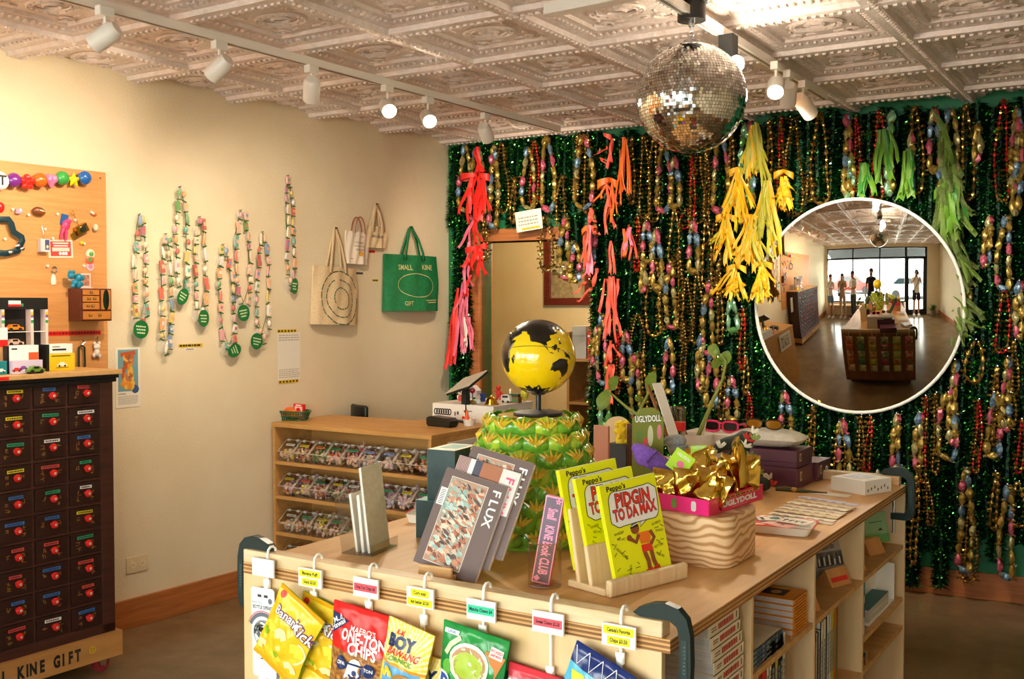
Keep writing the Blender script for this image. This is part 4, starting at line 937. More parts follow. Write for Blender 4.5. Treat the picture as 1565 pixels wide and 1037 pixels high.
# ---------------------------------------------------------------- tote bags
CNV=mat('#dcc39c',.85,0,'#d0b58c',(90,90,90),3,bump=.2,bsc=300); 
def tote(name,label,x0,y0,x1,y1,hy,mt,dec,dp=.07,hw=.1,hm=None,hr=.011,rope=False,nail=None,skew=0):
    p,w_,h_=swal(lambda a,b:onL(a,b,.012),x0,y0,x1,y1); hh=onL((x0+x1)/2,hy).z-p.z
    t=thing(name,label,'bag',p,rot=(0,skew,RL),group='bags hanging on the left wall')
    def shp(x,z): 
        u=2*x/w_; v=z/h_
        return -.012-dp*max(0,(1-u*u))**.5*(1-.75*v)*.6-.006*sin(u*5+v*3)*(1-v)-.004*sin(u*11-v*6)
    m=MB()
    def fr(u,v): x=(u-.5)*w_*(1-.05*v); z=v*h_; return (x,shp(x,z),z)
    def bk(u,v): x=(.5-u)*w_*(1-.05*v); z=v*h_; return (x,-.002,z)
    n=20
    m.sheet(fr,n,n,mt); m.sheet(bk,n,n,mt)
    for s in (0,1):
        m.sheet(lambda u,v:(lambda a,b:(a[0],a[1]+(b[1]-a[1])*u,a[2]))(fr(s,v),bk(1-s,v)),2,n,mt)
    m.sheet(lambda u,v:(fr(u,0)[0],fr(u,0)[1]*(1-v)-.002*v,0),n,1,mt)
    m.build('body',t)
    hm=hm or mt; xs=w_*hw
    for k,(yo,) in enumerate(((-.004,),(-.03*min(1,dp/.07)-.01,))):
        pts=[(-xs,yo-.004,h_-.035),(-xs*.9,yo-.002,h_+.02),(-xs*.55,-.01+yo*.5,h_+(hh-h_)*.55),(-xs*.18,-.012,hh-.02),(0,-.012-.004*k,hh),(xs*.18,-.012,hh-.02),(xs*.55,-.01+yo*.5,h_+(hh-h_)*.55),(xs*.9,yo-.002,h_+.02),(xs,yo-.004,h_-.035)]
        if rope: pts=[(xs*cos(pi-pi*q/12),yo-.004,h_-.01+(hh-h_+.01)*sin(pi*q/12)) for q in range(13)]
        m=MB()
        if rope: m.tube(pts,.0035,hm,6)
        else: 
            vs=[]
            for (x,y,z) in pts: vs+=[(x-hr,y,z),(x+hr,y,z)]
            m.add(vs,[(2*i,2*i+1,2*i+3,2*i+2) for i in range(len(pts)-1)],hm,True)
        m.build('handle',t,solid=0 if rope else .004)
    if dec:
        m=MB(); f=lambda x,z:shp(x,z)-.0012; dec(m,w_,h_,f); m.build('print',t)
    return t
GTH=mat('#3a5a3a',.6)
def spiral(m,w,h,f):
    for R,a0 in ((.42,.4),(.3,2.),(.17,4.)):
        N=40
        for k in range(0,N-2,2):
            strip(m,[(w*.05+w*R*(1-.06*q/N)*cos(a0+2*pi*q/N),h*.46+w*R*1.02*(1-.06*q/N)*sin(a0+2*pi*q/N)) for q in (k,k+1,k+1.7)],.007,GTH,f)
tote('tote_bag','cream canvas tote with a stitched green spiral','' or 474,408,543,496,347,CNV,spiral,.1,.17,skew=.03)
def pb(m,w,h,f):
    ink=mat('#6a5a50',.6); g=lambda a,b:f(a,b)-.0004
    for k,s in enumerate(('YOU ARE','WHO YOU','SUPPORT')): m.text(s,h*.085,w*.02,h*(.66-.11*k),0,ink,0,.01,fn=g)
    disc(m,w*.04,h*.33,h*.085,mat('#d79a2e',.5),f,16)
    lines2=[(h*.86,.5),(h*.16,.55),(h*.09,.4)]
    for z,q in lines2: strip(m,[(-w*q*.7,z),(w*q*.7,z)],h*.03,mat('#d79a86',.6),f)
tote('paper_bag','white paper bag with small writing and twisted red-brown handles',525,354,560,404,332,mat('#e5d6c2',.6),pb,.06,.22,mat('#9c4a38',.5),rope=True,skew=.03)
def st(m,w,h,f): m.text('SMALL KINE GIFT',h*.16,0,h*.52,0,mat('#4a4438',.6),-.04,.02,fn=lambda a,b:f(a,b)-.0004,sx=.6)
tote('tote_bag','small cream tote with one line of dark lettering, topmost bag',558,346,589,379,311,CNV,st,.03,.24,hr=.014)
GRT=mat('#0f7a46',.6,0,'#0d6c3e',(40,40,40),3); OUT=mat('#c9c489',.5)
def gr(m,w,h,f):
    g=lambda a,b:f(a,b)-.0006
    m.text('SMALL',h*.13,-w*.17,h*.77,0,OUT,-.0,.012,fn=g); m.text('KINE',h*.13,w*.24,h*.785,0,OUT,0,.012,fn=g); m.text('GIFT',h*.11,-w*.16,h*.13,0,OUT,0,.012,fn=g)
    strip(m,[(w*.02+w*.33*cos(2*pi*k/40),h*.46+h*.21*sin(2*pi*k/40)) for k in range(41)],.0045,OUT,f)
    for z,x,q in ((.19,.26,.13),(.15,.27,.1)): strip(m,[(w*(x-q),h*z),(w*(x+q),h*(z+.01))],h*.018,OUT,f)
tote('tote_bag','green tote bag with outlined lettering around an oval',585,390,668,475,346,GRT,gr,.12,.17,skew=.0)
# ---------------------------------------------------------------- service counter with candy bins
SX1=-3.2; SZ=.955; sy0=onz(659,665,SZ).y; SX1=onz(659,665,SZ).x; SX0=(PL+tL*((sy0-PL.y)/tL.y)).x+.035; SD=.51
t=thing('candy_counter','plywood service counter with open shelves of candy bins by the left wall','counter',(SX0,sy0,0))
SW=SX1-SX0
TPC=mat('#cf9a58',.45,0,'#bd8848',(3,22,22),5)
MB().box(-.005,SW+.004,-.004,SD,SZ-.024,SZ,TPC).build('top',t,bevel=.002)
for x in (0,SW-.02): MB().box(x,x+.02,0,SD-.01,0,SZ-.024,TPC).build('side_panel',t,bevel=.001)
MB().box(.02,SW-.02,.3,.315,.05,SZ-.024,TPC).build('back_board',t)
MB().box(.02,SW-.02,SD-.03,SD-.012,.05,SZ-.024,mat('#d9d2c4',.6,0,'#7a6a5a',(55,55,55),2,lo=.48,hi=.52)).build('rear_panel',t)
shz=[plane(402,y,(0,sy0,0),(0,1,0)).z for y in (702,754,809)]
shz+= [shz[2]-(shz[1]-shz[2]), .06]
MB().box(SW-.5,SW+.004,SD,SD+.55,SZ-.024,SZ,TPC).build('return_top',t,bevel=.002)
MB().box(SW-.02,SW,SD-.01,SD+.54,0,SZ-.024,TPC).build('side_panel',t,bevel=.001)
for z in shz: MB().box(.02,SW-.02,0.0,.3,z-.018,z,TPC).build('shelf',t,bevel=.001)
binm=None; nb=9; bw=(SW-.05)/nb
TC=[mat(c,.5) for c in ('#8f9ac0','#37a86a','#e8e4dc','#1f8a4a','#8aa4d8','#ee7a30','#e8d428','#3fb890','#e8584a')]
rowsn=['top shelf','second shelf','third shelf','lowest shelf']
cands=[('#e2c43a','#e8d9a0'),('#d7d2c4','#c9a86a'),('#cfd2d0','#8aa0b0'),('#c9483a','#d8a040'),('#b9925a','#a0522d'),('#c77a3a','#e8e0d8'),('#c9a0a0','#e9e4e0'),('#e08a8a','#d9607a'),('#4a8a3a','#2f6a2c')]
tub=None
for rI,z in enumerate(shz[:4]):
    r=random.Random(rI+20)
    for k in range(nb):
        xw=bw*.93; zz=z+.0005
        lab='clear candy bin %s on the %s of the candy counter'%(('leftmost' if k==0 else 'rightmost' if k==nb-1 else ordn(k)+' from the left'),rowsn[rI])
        b=thing('candy_bin',lab,'bin',(SX0+.024+bw*(k+.5),sy0+.012,zz),0,'candy bins on the counter shelves')
        if tub is None:
            m=MB(); D_=.2; h1,h2=.055,.115
            m.poly([(-xw/2,0,.001),(xw/2,0,.001),(xw/2,D_,.001),(-xw/2,D_,.001)],CLEAR); m.poly([(-xw/2,0,0),(xw/2,0,0),(xw/2,0,h1),(-xw/2,0,h1)],CLEAR)
            for s in (-1,1): m.poly([(s*xw/2,0,0),(s*xw/2,D_,0),(s*xw/2,D_,h2),(s*xw/2,.075,h2),(s*xw/2,0,h1)],CLEAR)
            for a,c in (((-xw/2,0,h1),(xw/2,0,h1)),((-xw/2,.075,h2),(xw/2,.075,h2))): m.tube([a,c],.0016,mat('#d8cfc0',.2),5)
            o=m.build('tub',b); tub=o.data
            m=MB(); m.poly([(-xw/2,0,h1),(xw/2,0,h1),(xw/2,.075,h2),(-xw/2,.075,h2)],CLEAR)
            for s in (-1,1): m.tube([(s*xw/2,0,h1),(s*xw/2,.075,h2)],.0018,mat('#d8cfc0',.2),5); m.at(s*xw*.3,.07,h2-.004,.7); m.box(-.01,.01,-.004,.008,0,.006,mat('#e8e0d2',.2)); m.at()
            o=m.build('lid',b); lid=o.data
        else:
            for nm,dd in (('tub',tub),('lid',lid)): o=bpy.data.objects.new(nm,dd); COL.objects.link(o); o.parent=b
        m=MB().at(0,.045,.0925,-pi/2+pi/2-.0); m.at(r.uniform(-.008,.008),.042,.0905,.675); m.box(-.033,.033,-.0075,.0075,.0015,.0025,r.choice(TC)); 
        a=-.026
        while a<.02: e=r.uniform(.004,.01); m.box(a,a+e,-.003,.003,.0024,.0029,mat('#5a564e',.6)); a+=e+.003
        m.build('label_strip',b)
        # wrapped candies
    m=MB()
    for k in range(nb):
        pal=[mat(c,.28) for c in cands[(k*4+rI*5)%9]]+[mat('#e2b8a8',.3),mat('#d0a8c0' if rI==1 else '#d8b890',.3)]
        n=85 if rI<3 else 30
        for q in range(n):
            u=r.random(); x=bw*(k+.5)+r.uniform(-.4,.4)*bw; y=.015+u*.16; top=.055+.05*u-.01; zc=.01+r.random()**.6*top*(1 if k%3 else .8)
            m.at(x,y,zc,r.uniform(-1,1),r.uniform(-1.5,1.5),r.uniform(0,3)); c=r.choice(pal); m.ell((0,0,0),.017,.01,.009,c,6,4,False); 
            if q%2==0: m.add([(.014,-.001,0),(.027,-.008,.003),(.027,.009,-.002)],[(0,1,2)],pal[-2]); m.add([(-.014,-.001,0),(-.027,-.008,.003),(-.027,.009,-.002)],[(0,1,2)],pal[-2])
    solo('wrapped_candies',m,'wrapped candies filling the clear bins on the %s'%rowsn[rI],'candy',(SX0+.024,sy0+.012,z+.002),kind='stuff')
# things on the counter
def onS(px,py,dz_=0): p=onz(px,py,SZ+.0006+dz_); return p
p=ray(446,640)*((sy0+.17)/ray(446,640).y); p=V((p.x,p.y,SZ+.0006)); t=thing('basket','green plastic snack basket on the left end of the candy counter','basket',p,.05)
GBK=mat('#1c5a34',.35); m=MB(); n=44
def bk_(a,rr_,z): return (rr_*.125*cos(a),rr_*.075*sin(a),z)
for rr_,z,q in ((.84,.003,.004),(.9,.022,.003),(.96,.04,.003),(1.03,.052,.006)): m.tube([bk_(2*pi*k/n,rr_,z) for k in range(n)],q,GBK,6,True)
for k in range(n): m.tube([bk_(2*pi*k/n,.84,.003),bk_(2*pi*k/n,1.0,.05)],.0028,GBK,5)
m.add([bk_(2*pi*k/n,.84,.002) for k in range(n)],[tuple(range(n))],GBK); m.build('weave',t)
def inb(name,label,cat,dx,dy,fn,rot=(0,0,0)): m=MB(); fn(m); solo(name,m,label,cat,p+V((dx,dy,.006)),rot=rot)
def g1(m):
    m.box(-.036,.036,0,.02,0,.085,RED); m.box(-.028,.028,-.0006,0,.02,.07,mat('#f4dcd0',.4)); disc(m,0,.047,.017,RED,lambda x,z:-.001,14); m.box(-.02,.02,-.0008,-.0004,.074,.081,WHITE)
inb('snack_packet','red packet with a pale round picture standing in the green basket','packet',.03,.02,g1,(0,.05,.1))
def g2(m): m.ell((0,0,.035),.042,.034,.035,mat('#e8641e',.2,coat=.5),16,10); m.ell((.03,.004,.028),.03,.026,.026,mat('#f08a2c',.2,coat=.5),14,8); m.ell((-.012,-.028,.04),.014,.01,.012,RED)
inb('toy','shiny orange toy lying in the green basket','toy',.0,-.018,g2)
def g3(m): m.ell((0,0,.055),.012,.011,.014,mat('#6a4a30',.5),10,7); m.lathe([(.012,0),(.014,.02),(.009,.044),(.006,.048)],mat('#2e7a42',.4),12); m.ell((.012,-.006,.03),.006,.006,.016,mat('#d9a884',.5),8,6)
inb('figurine','little green clothed figurine at the left side of the green basket','figurine',-.065,0.005,g3)
def g4(m): m.box(-.03,.03,-.02,.02,0,.014,mat('#efe7da',.5)); m.box(.02,.035,-.015,.015,.014,.03,mat('#e0a03a',.4))
inb('carton','small white carton at the front left in the green basket','carton',-.05,-.028,g4,(0,0,.1))
# chair behind the counter
p=V((0,sy0+SD+.1,0)); k=p.y/ray(546,630).y; p.x=ray(546,630).x*k
t=thing('office_chair','black chair behind the candy counter, only its backrest top showing','chair',p,2.75)
zt2=(ray(546,618).z*k+H)
CH=mat('#111312',.35)
m=MB(); m.sheet(lambda u,v:((u-.5)*.2,.05*(2*u-1)**2*-.4,zt2-.42+.42*v),12,12,CH); m.build('backrest',t,solid=.03,bevel=.02)
MB().box(-.12,.12,-.3,-.02,.44,.5,CH).build('seat',t,bevel=.02)
for sx in (-.1,.1):
    for y in (-.27,-.05): MB().tube([(sx,y,.44),(sx*1.1,y,0)],.012,CH,8).build('leg',t)
MB().tube([(0,-.03,.46),(0,.012,.55),(0,.015,zt2-.3)],.018,CH,8).build('back_post',t)
# black case
p=onS(670,652); m=MB(); m.M=Mx.Rotation(-.12,4,'Z')
m.prism([(-.087,.012),(-.076,.0),(.076,.0),(.087,.012),(.087,.034),(.07,.05),(-.06,.056),(-.087,.046)][::1],-.035,.035,mat('#181b18',.3)); m.prism([(-.0875,.029),(.0875,.029),(.0875,.032),(-.0875,.032)],-.0355,.0355,INK)
o=solo('glasses_case',m,'black hard case lying on the front edge of the candy counter','case',p+V((0,.035,0)),bevel=.006)
# white display carton
pA=onS(661,641); pBx=onS(752,651)
wx=.30; rot=math.atan2(pBx.y-pA.y,pBx.x-pA.x)
hD=plane(661,615,pA,(0,1,0)).z-pA.z; wx=(plane(757,620,pA,(0,1,0))-plane(661,620,pA,(0,1,0))).length*.98; dpt=.42
t=thing('display_carton','white carton with a chain of black rings on its side, carrying little toys','carton',pA,-.02)
CT=mat('#e9e4dc',.5)
m=MB().box(0,wx,0,dpt,0,hD,CT); m.build('box',t,bevel=.002)
m=MB(); f=lambda x,z:-.0008
for k in range(7):
    strip(m,arc(.026+.0165*k,hD*.52,.011,0,2*pi,14,.016),.007,INK,f)
m.ell((.165,-.001,hD*.45),.008,.0008,.014,mat('#8a8278',.5),10,4); m.ell((.185,-.001,hD*.5),.006,.0008,.012,INK,10,4); strip(m,[(.25,hD*.35),(.25,hD*.62),(.285,hD*.66)],.004,INK,f); m.ell((.24,-.001,hD*.62),.014,.0008,.009,mat('#7a3f2a',.5),10,4); m.ell((.225,-.001,hD*.25),.012,.0008,.009,RED,10,4)
m.build('ring_print',t)
topz=SZ+.0006+hD+.0006
def onD(px,py): return onz(px,py,topz)
def toy(name,label,cat,px,py,fn,s=1,rz=0):
    m=MB(Mx.Scale(s,4)); fn(m); q=onD(px,py); q.y=min(q.y,pA.y+dpt-.045); q.x=min(max(pA.x+.04,ray(px,py).x*q.y/ray(px,py).y),pA.x+wx-.03); return solo(name,m,label,cat,q,rz)
SKN=mat('#f0ece2',.35)
def h1(m): m.ell((0,0,.055),.02,.018,.022,SKN); m.ell((-.007,-.016,.057),.006,.004,.007,INK); m.ell((.007,-.016,.057),.006,.004,.007,INK); m.lathe([(.014,0),(.017,.02),(.01,.036)],mat('#c23a2c',.4),12); m.ell((-.014,-.006,.022),.007,.007,.014,SKN)
toy('figurine','tiny skull headed figurine at the left end of the white carton','figurine',704,612,h1)
def h2(m): m.lathe([(.014,0),(.018,.04),(.016,.04),(.0,.037)],mat('#e8b42a',.4),14); m.box(-.004,.004,-.019,-.015,.008,.03,mat('#d0402e',.4))
toy('cup','tiny yellow and red cup beside the skull headed figurine','cup',711,616,h2)
def h3(m):
    m.tube([(0,0,0),(.002,0,.03),(0,0,.062)],.003,mat('#2f7a3a',.5),6); m.ell((.012,0,.03),.012,.006,.006,mat('#2f7a3a',.5),8,5); m.ell((0,0,.074),.017,.016,.017,mat('#d8263a',.35)); m.ell((.004,-.01,.08),.008,.008,.008,mat('#f2a0a8',.35)); m.lathe([(.026,0),(.022,.012),(.01,.02)],mat('#b8963a',.4),12)
toy('toy_flower','tiny red rose on a stem among the toys of the white carton','toy flower',722,616,h3)
def h4(m): m.ell((0,0,.035),.014,.013,.014,mat('#e9c8ac',.4)); m.lathe([(.013,0),(.015,.012),(.009,.026)],SKN,12)
toy('figurine','tiny pale baby figurine left of the blue cup','figurine',731,616,h4)
def h5(m): m.lathe([(.016,0),(.018,.04),(.019,.046),(.016,.046),(.014,.01),(0,.01)],mat('#1c4fa8',.35),16)
toy('cup','tiny blue cup between the baby figurine and the golden bell','cup',738,613,h5)
def h6(m):
    m.lathe([(.043,0),(.042,.005),(.034,.014),(.03,.03),(.02,.042),(.007,.046),(.006,.054),(.0,.058)],GOLD,24); m.lathe([(.046,0),(.046,.004),(.04,.005)],BRASS,24)
toy('counter_bell','golden desk bell in the middle of the toys on the white carton','bell',751,618,h6)
def h7(m):
    R=mat('#c9261f',.35); m.ell((0,0,.04),.018,.014,.026,R); m.ell((.0,-.002,.076),.015,.014,.015,R); m.tube([(.014,0,.05),(.03,-.004,.04),(.042,-.002,.03)],.006,R,8); m.tube([(-.012,0,.05),(-.026,-.004,.06)],.006,R,8); m.tube([(-.008,0,.02),(-.012,0,0)],.007,R,8); m.tube([(.008,0,.02),(.014,0,0)],.007,R,8)
toy('figurine','red standing figurine behind the golden bell','figurine',762,611,h7)
def h8(m): m.prism([(-.03,.008),(.03,.008),(.03,.03),(.022,.046),(-.026,.046),(-.03,.03)],-.014,.014,mat('#e8e6e0',.35)); m.box(-.02,.018,-.0146,-.014,.03,.042,INK); [m.ell((x,-.012,.008),.008,.004,.008,INK,10,6) for x in (-.016,.018)]
toy('toy_van','tiny white toy van right of the golden bell','toy car',774,615,h8)
def h9(m): m.lathe([(.012,0),(.014,.02),(.006,.05),(.01,.06),(.0,.072)],SKN,12)
toy('figurine','small white slim figurine above the toy van','figurine',780,609,h9)
def h10(m): m.box(-.04,.04,-.02,.02,0,.034,mat('#8f5a2c',.5)); m.box(-.012,.03,-.0206,-.02,.008,.022,mat('#2f8a4a',.5)); m.box(-.035,.035,-.015,.015,.034,.05,mat('#234a2c',.6))
toy('crate','tiny wooden crate with a green label at the right end of the white carton','crate',791,615,h10)
def h11(m): m.prism([(-.03,0),(.03,0),(.03,.04),(0,.066),(-.03,.04)],-.02,.02,mat('#b0aab2',.5)); m.box(-.034,.0,-.024,.024,.05,.053,mat('#8b858d',.5)) if False else None
toy('model_house','small grey model house behind the toys, under the tablet','model',712,606,h11,1.2)
def h12(m): m.ell((0,0,.05),.03,.026,.05,mat('#c9c23a',.4)); 
toy('toy','yellow rounded toy at the far right end of the white carton by the globe','toy',806,611,h12,.8)
p=onS(717,650); m=MB().lathe([(.028,0),(.034,.03),(.0375,.034),(.036,.036),(.031,.032),(.026,.008),(0,.006)],mat('#efeae2',.4),22)
solo('bowl','' or m,'small white bowl with a red rim in front of the white carton','bowl',p)
m=MB().lathe([(.016,0),(.017,.03),(.009,.048),(.006,.075),(.0,.08)],mat('#e8632a',.35),14,sx=.9); solo('toy','' or m,'tall orange drop shaped toy standing in the small white bowl','toy',p+V((-.014,0,.009)))
m=MB().ell((0,0,.016),.016,.014,.016,RED); m.ell((0,-.008,.024),.008,.007,.008,WHITE); solo('toy',m,'red and white round toy in the small white bowl','toy',p+V((.014,0,.009)))
# register tablet
p=onS(715,628); p=V((p.x,sy0+SD+.12,SZ+.0006)); k=p.y/ray(715,600).y; p.x=ray(715,600).x*k
t=thing('register_tablet','tablet register on a tilted black stand at the back of the candy counter','tablet',p,-.35)
zt3=ray(715,587).z*k+H-p.z
MB().box(-.08,.08,-.07,.07,0,.012,DK).build('base',t,bevel=.004)
MB().prism([(-.03,.012),(.03,.012),(.018,zt3-.02),(-.018,zt3-.02)],-.03,.0,DK).build('neck',t,bevel=.003)
m=MB().at(0,0,zt3,rx=-1.05,ry=-.25); m.box(-.12,.12,-.012,.0,-.085,.085,BLACK); m.build('tablet_body',t,bevel=.004)
m=MB().at(0,0,zt3,rx=-1.05,ry=-.25); m.box(-.118,.118,-.02,-.0125,-.083,.083,mat('#cfc4b4',.3)); m.build('back_plate',t,bevel=.002)
# framed print on the counter side
p0_=plane(684,700,(SX1+.006,0,0),(1,0,0)); q0_=plane(684,676,(SX1+.006,0,0),(1,0,0)); ln=.34
m=MB(); hf=.24; m.box(-ln/2,ln/2,-.012,0,0,hf,mat('#e6dfd0',.5)); m.box(-ln/2+.025,ln/2-.025,-.0128,-.012,.025,hf-.025,mat('#c9b894',.6)); r=random.Random(4)
for k in range(26): m.ell((r.uniform(-.12,.12),-.0132,r.uniform(.04,hf-.04)),.012,.0006,.008,mat('#3d3328',.6),7,4)
solo('framed_print',m,'white framed print of dark shapes on the end of the candy counter','picture',(SX1+.0055,p0_.y+ln/2,q0_.z-hf),pi/2)
# ---------------------------------------------------------------- tinsel on the back wall
def bpos(px,py,o=.02): return onB(px,py,o)
TG=[mat('#084825',.34,.6),mat('#0f6c34',.24,.8),mat('#053319',.4,.5),mat('#6fe46a',.2,1)]
def tinsel(L,seed,R=.062,dens=1700):
    r=random.Random(seed); m=MB(); n=int(dens*L)
    idx=[m.idx(k) for k in TG]
    a1,a2=r.uniform(0,6),r.uniform(0,6)
    for k in range(n):
        z=-L*k/n; cx=.012*sin(z*5+a1); cy=-.045+.008*sin(z*7+a2)
        a=r.uniform(0,2*pi); ln=R*r.uniform(.6,1.1); w_=r.uniform(.0025,.005); tl=r.uniform(-.5,.25)
        d=V((cos(a),sin(a)*.75,tl)).normalized(); s_=V((-sin(a),cos(a),r.uniform(-.8,.8))).normalized()*w_
        c=V((cx,cy,z)); p=c+d*ln; q=c+d*ln*.5+V((0,0,.004)); b=len(m.v)
        if p.y>-.002: p.y=-.002
        m.v+=[c-s_,c+s_,q+s_*1.2,p,q-s_*1.2]; m.f.append([b,b+1,b+2,b+3,b+4]); m.mi.append(idx[(0,0,1,1,2,3)[r.randrange(6)]]); m.sm.append(False)
    for k in range(int(L*380)):
        z=-L*r.random(); a=r.uniform(-2.6,-.5); rr_=R*r.uniform(.7,1.0); c=V((.012*sin(z*5+a1)+rr_*cos(a),-.045+rr_*.75*sin(a),z))
        u=V((r.gauss(0,1),r.gauss(0,1),r.gauss(0,1))).normalized(); w2=u.orthogonal().normalized()*.0048; u=u.cross(w2).normalized()*.0034; b=len(m.v)
        m.v+=[c-u-w2,c+u-w2,c+u+w2,c-u+w2]; m.f.append([b,b+1,b+2,b+3]); m.mi.append(idx[3]); m.sm.append(False)
    m.tube([(.012*sin(-L*k/20*5+a1),-.045,-L*k/20) for k in range(21)],.016,TG[2],6)
    return m
tl_=[tinsel(1.0,60+k) for k in range(3)]
tme=[None]*3; ts=[tinsel(.5,80+k,.058) for k in range(2)]; tsm=[None]*2
tlong=[tinsel(2.45,90+k,.064,1500) for k in range(4)]; tlm=[None]*4
TCNT={}
def hang_tinsel(px,py,kind,k,label,sz=1,o=.001):
    arr,mem={'L':(tlong,tlm),'M':(tl_,tme),'S':(ts,tsm)}[kind]
    k%=len(arr); p=bpos(px,py,o)
    if mem[k] is None: ob=arr[k].build('tinsel_garland',None,p,RB); mem[k]=ob.data
    else: ob=bpy.data.objects.new('tinsel_garland',mem[k]); COL.objects.link(ob); ob.location=p
    ob.rotation_euler=(0,RND.uniform(-.012,.012),RB); ob.scale=(1,1,sz)
    return props(ob,label,'garland','green tinsel garlands')
r8=random.Random(21)
LBL='bushy dark green tinsel garland hanging down the full height of the green back wall'
def mir_hit(px,py,rad=172): return (px-1313.5)**2+(py-469)**2<rad**2
def ceil_y(px): return 217-.0855*(px-697)
x=915; k=0
while x<1660:
    hang_tinsel(x,ceil_y(x)+r8.uniform(2,22),'L',k,LBL,r8.uniform(.94,1.03)); k+=1
    x+=r8.uniform(13,20)*(1.0 if x<1180 else 1.2)
for px in (1160,1250,1330,1400,1440,1500): hang_tinsel(px,650 if px<1460 else 480,'M',k,'shorter bushy green tinsel garland low on the back wall by the mirror',.9,.012); k+=1
x=699
while x<912:
    hang_tinsel(x,ceil_y(x)+r8.uniform(2,10),'S',k,'short green tinsel garland hanging above the doorway',r8.uniform(.85,1.15)); k+=1
    x+=r8.uniform(10,15)
hang_tinsel(703,330,'M',k,'green tinsel garland hanging down the left doorway frame by the corner',1.0); hang_tinsel(716,330,'M',k+1,'green tinsel garland on the left doorway frame behind the red ribbons',1.05)
for q_ in ((702,545,.62),(716,560,.55)): hang_tinsel(q_[0],q_[1],'M',k,'green tinsel garland at the foot of the left doorway frame by the corner',q_[2]); k+=1
hang_tinsel(868,335,'S',0,'short green tinsel garland hanging down at the right of the doorway over the picture',.55,.02); hang_tinsel(884,330,'S',1,'longest short green tinsel garland at the right of the doorway over the picture',.75,.02)
# ---------------------------------------------------------------- lei strings
GD=[mat('#9a7a36',.24,.85),mat('#c4a456',.18,.85),mat('#72582a',.3,.8)]
CD={'pink':mat('#a82c48',.3,.3,'#d0788a',(70,70,70)),'rose':mat('#c06a70',.3,.35,'#e0b0a8',(70,70,70)),'blue':mat('#2c5680',.3,.35,'#8fa8b8',(70,70,70)),'gold':mat('#85692c',.28,.55,'#c0a450',(60,60,60)),'pale':mat('#8f8658',.25,.5,'#cfc48a',(60,60,60)),'red':mat('#c02a26',.22,.6),'green':mat('#6fae62',.2,.5),'mint':mat('#9ad0a8',.15,.6),'olive':mat('#8a8436',.3,.5)}
def leimesh(kind,L,w_,seed,single=False):
    r=random.Random(seed); m=MB()
    pts=[]
    N=int((2*L+w_)/.012)
    for i in range(N+1):
        s=i/N*(2*L+w_*1.2)
        if s<L: t_=s/L; x=-w_/2*(.15+.85*min(1,t_*1.8)**.8); z=-s
        elif s<L+w_*1.2: q=(s-L)/(w_*1.2); x=-w_/2*cos(pi*q); z=-L-.5*w_*sin(pi*q)*.8
        else: t_=(2*L+w_*1.2-s)/L; x=w_/2*(.15+.85*min(1,t_*1.8)**.8); z=-L*t_
        pts.append(V((x+.006*sin(z*14+seed),-.012+.004*sin(z*22+seed*2),z)))
    step={'gold':2,'redgold':2,'candy':6,'mint':6,'goldbig':3}[kind]
    i=0; c=0
    seq=r.sample(['pink','blue','gold','gold','gold','pale'],6)
    while i<len(pts)-1:
        p=pts[i]; j=min(len(pts)-1,i+step); q=pts[j]; d=(q-p)
        if d.length<1e-4: i+=step; continue
        mid=(p+q)/2; M=Mx.Translation(mid)@d.to_track_quat('Z','Y').to_matrix().to_4x4()
        m.M=M
        if kind in('gold','redgold','goldbig'):
            rr_=r.uniform(.006,.0115)*(1.2 if kind=='goldbig' else 1); mt_=r.choice(GD) if kind!='redgold' or r.random()<.45 else CD['red']
            m.ell((0,0,0),rr_,rr_,d.length*.55,mt_,6,4,False)
            for q_ in range(4):
                a=r.uniform(0,6.28); l=r.uniform(.014,.034); m.add([(0,0,-.004),(l*cos(a),l*sin(a),.006),(l*cos(a+.5),l*sin(a+.5),-.006)],[(0,1,2)],r.choice(GD))
        else:
            mt_=CD[seq[c%6]] if kind=='candy' else CD[r.choice(['mint','green','mint','olive'])]
            l=d.length
            b0=len(m.v); g=r.uniform(.72,1.12); m.lathe([(.005,-l*.5),(.012*g,-l*.4),(.019*g,-l*.2),(.02*g,0),(.018*g,l*.2),(.011*g,l*.38),(.005,l*.5)],mt_,8,False)
            for q_ in range(b0,len(m.v)): m.v[q_]=m.v[q_]+V((r.gauss(0,.0022),r.gauss(0,.0022),r.gauss(0,.0022)))
            for s_ in (-1,1):
                for q_ in range(5):
                    a=r.uniform(0,6.28); l2=r.uniform(.014,.03); m.add([(0,0,s_*l*.4),(l2*cos(a),l2*sin(a),s_*l*r.uniform(.45,.65)),(l2*cos(a+.7),l2*sin(a+.7),s_*l*.5)],[(0,1,2)],r.choice([mt_,GD[1],CD['pale']]))
        i+=step; c+=1 if r.random()<.8 else 2
    m.M=Mx.Identity(4)
    m.tube([(0,.012,.004),(0,-.02,.006)],.003,STEEL,6)
    return m
NAMES={'gold':'thin gold tinsel lei','goldbig':'gold bead lei','redgold':'red-gold bead lei','candy':'pink-blue-gold candy lei','mint':'pale green candy lei'}
LEIS=[]
def lei(px,y0,y1,kind,wpx): LEIS.append((px,y0,y1,kind,wpx))
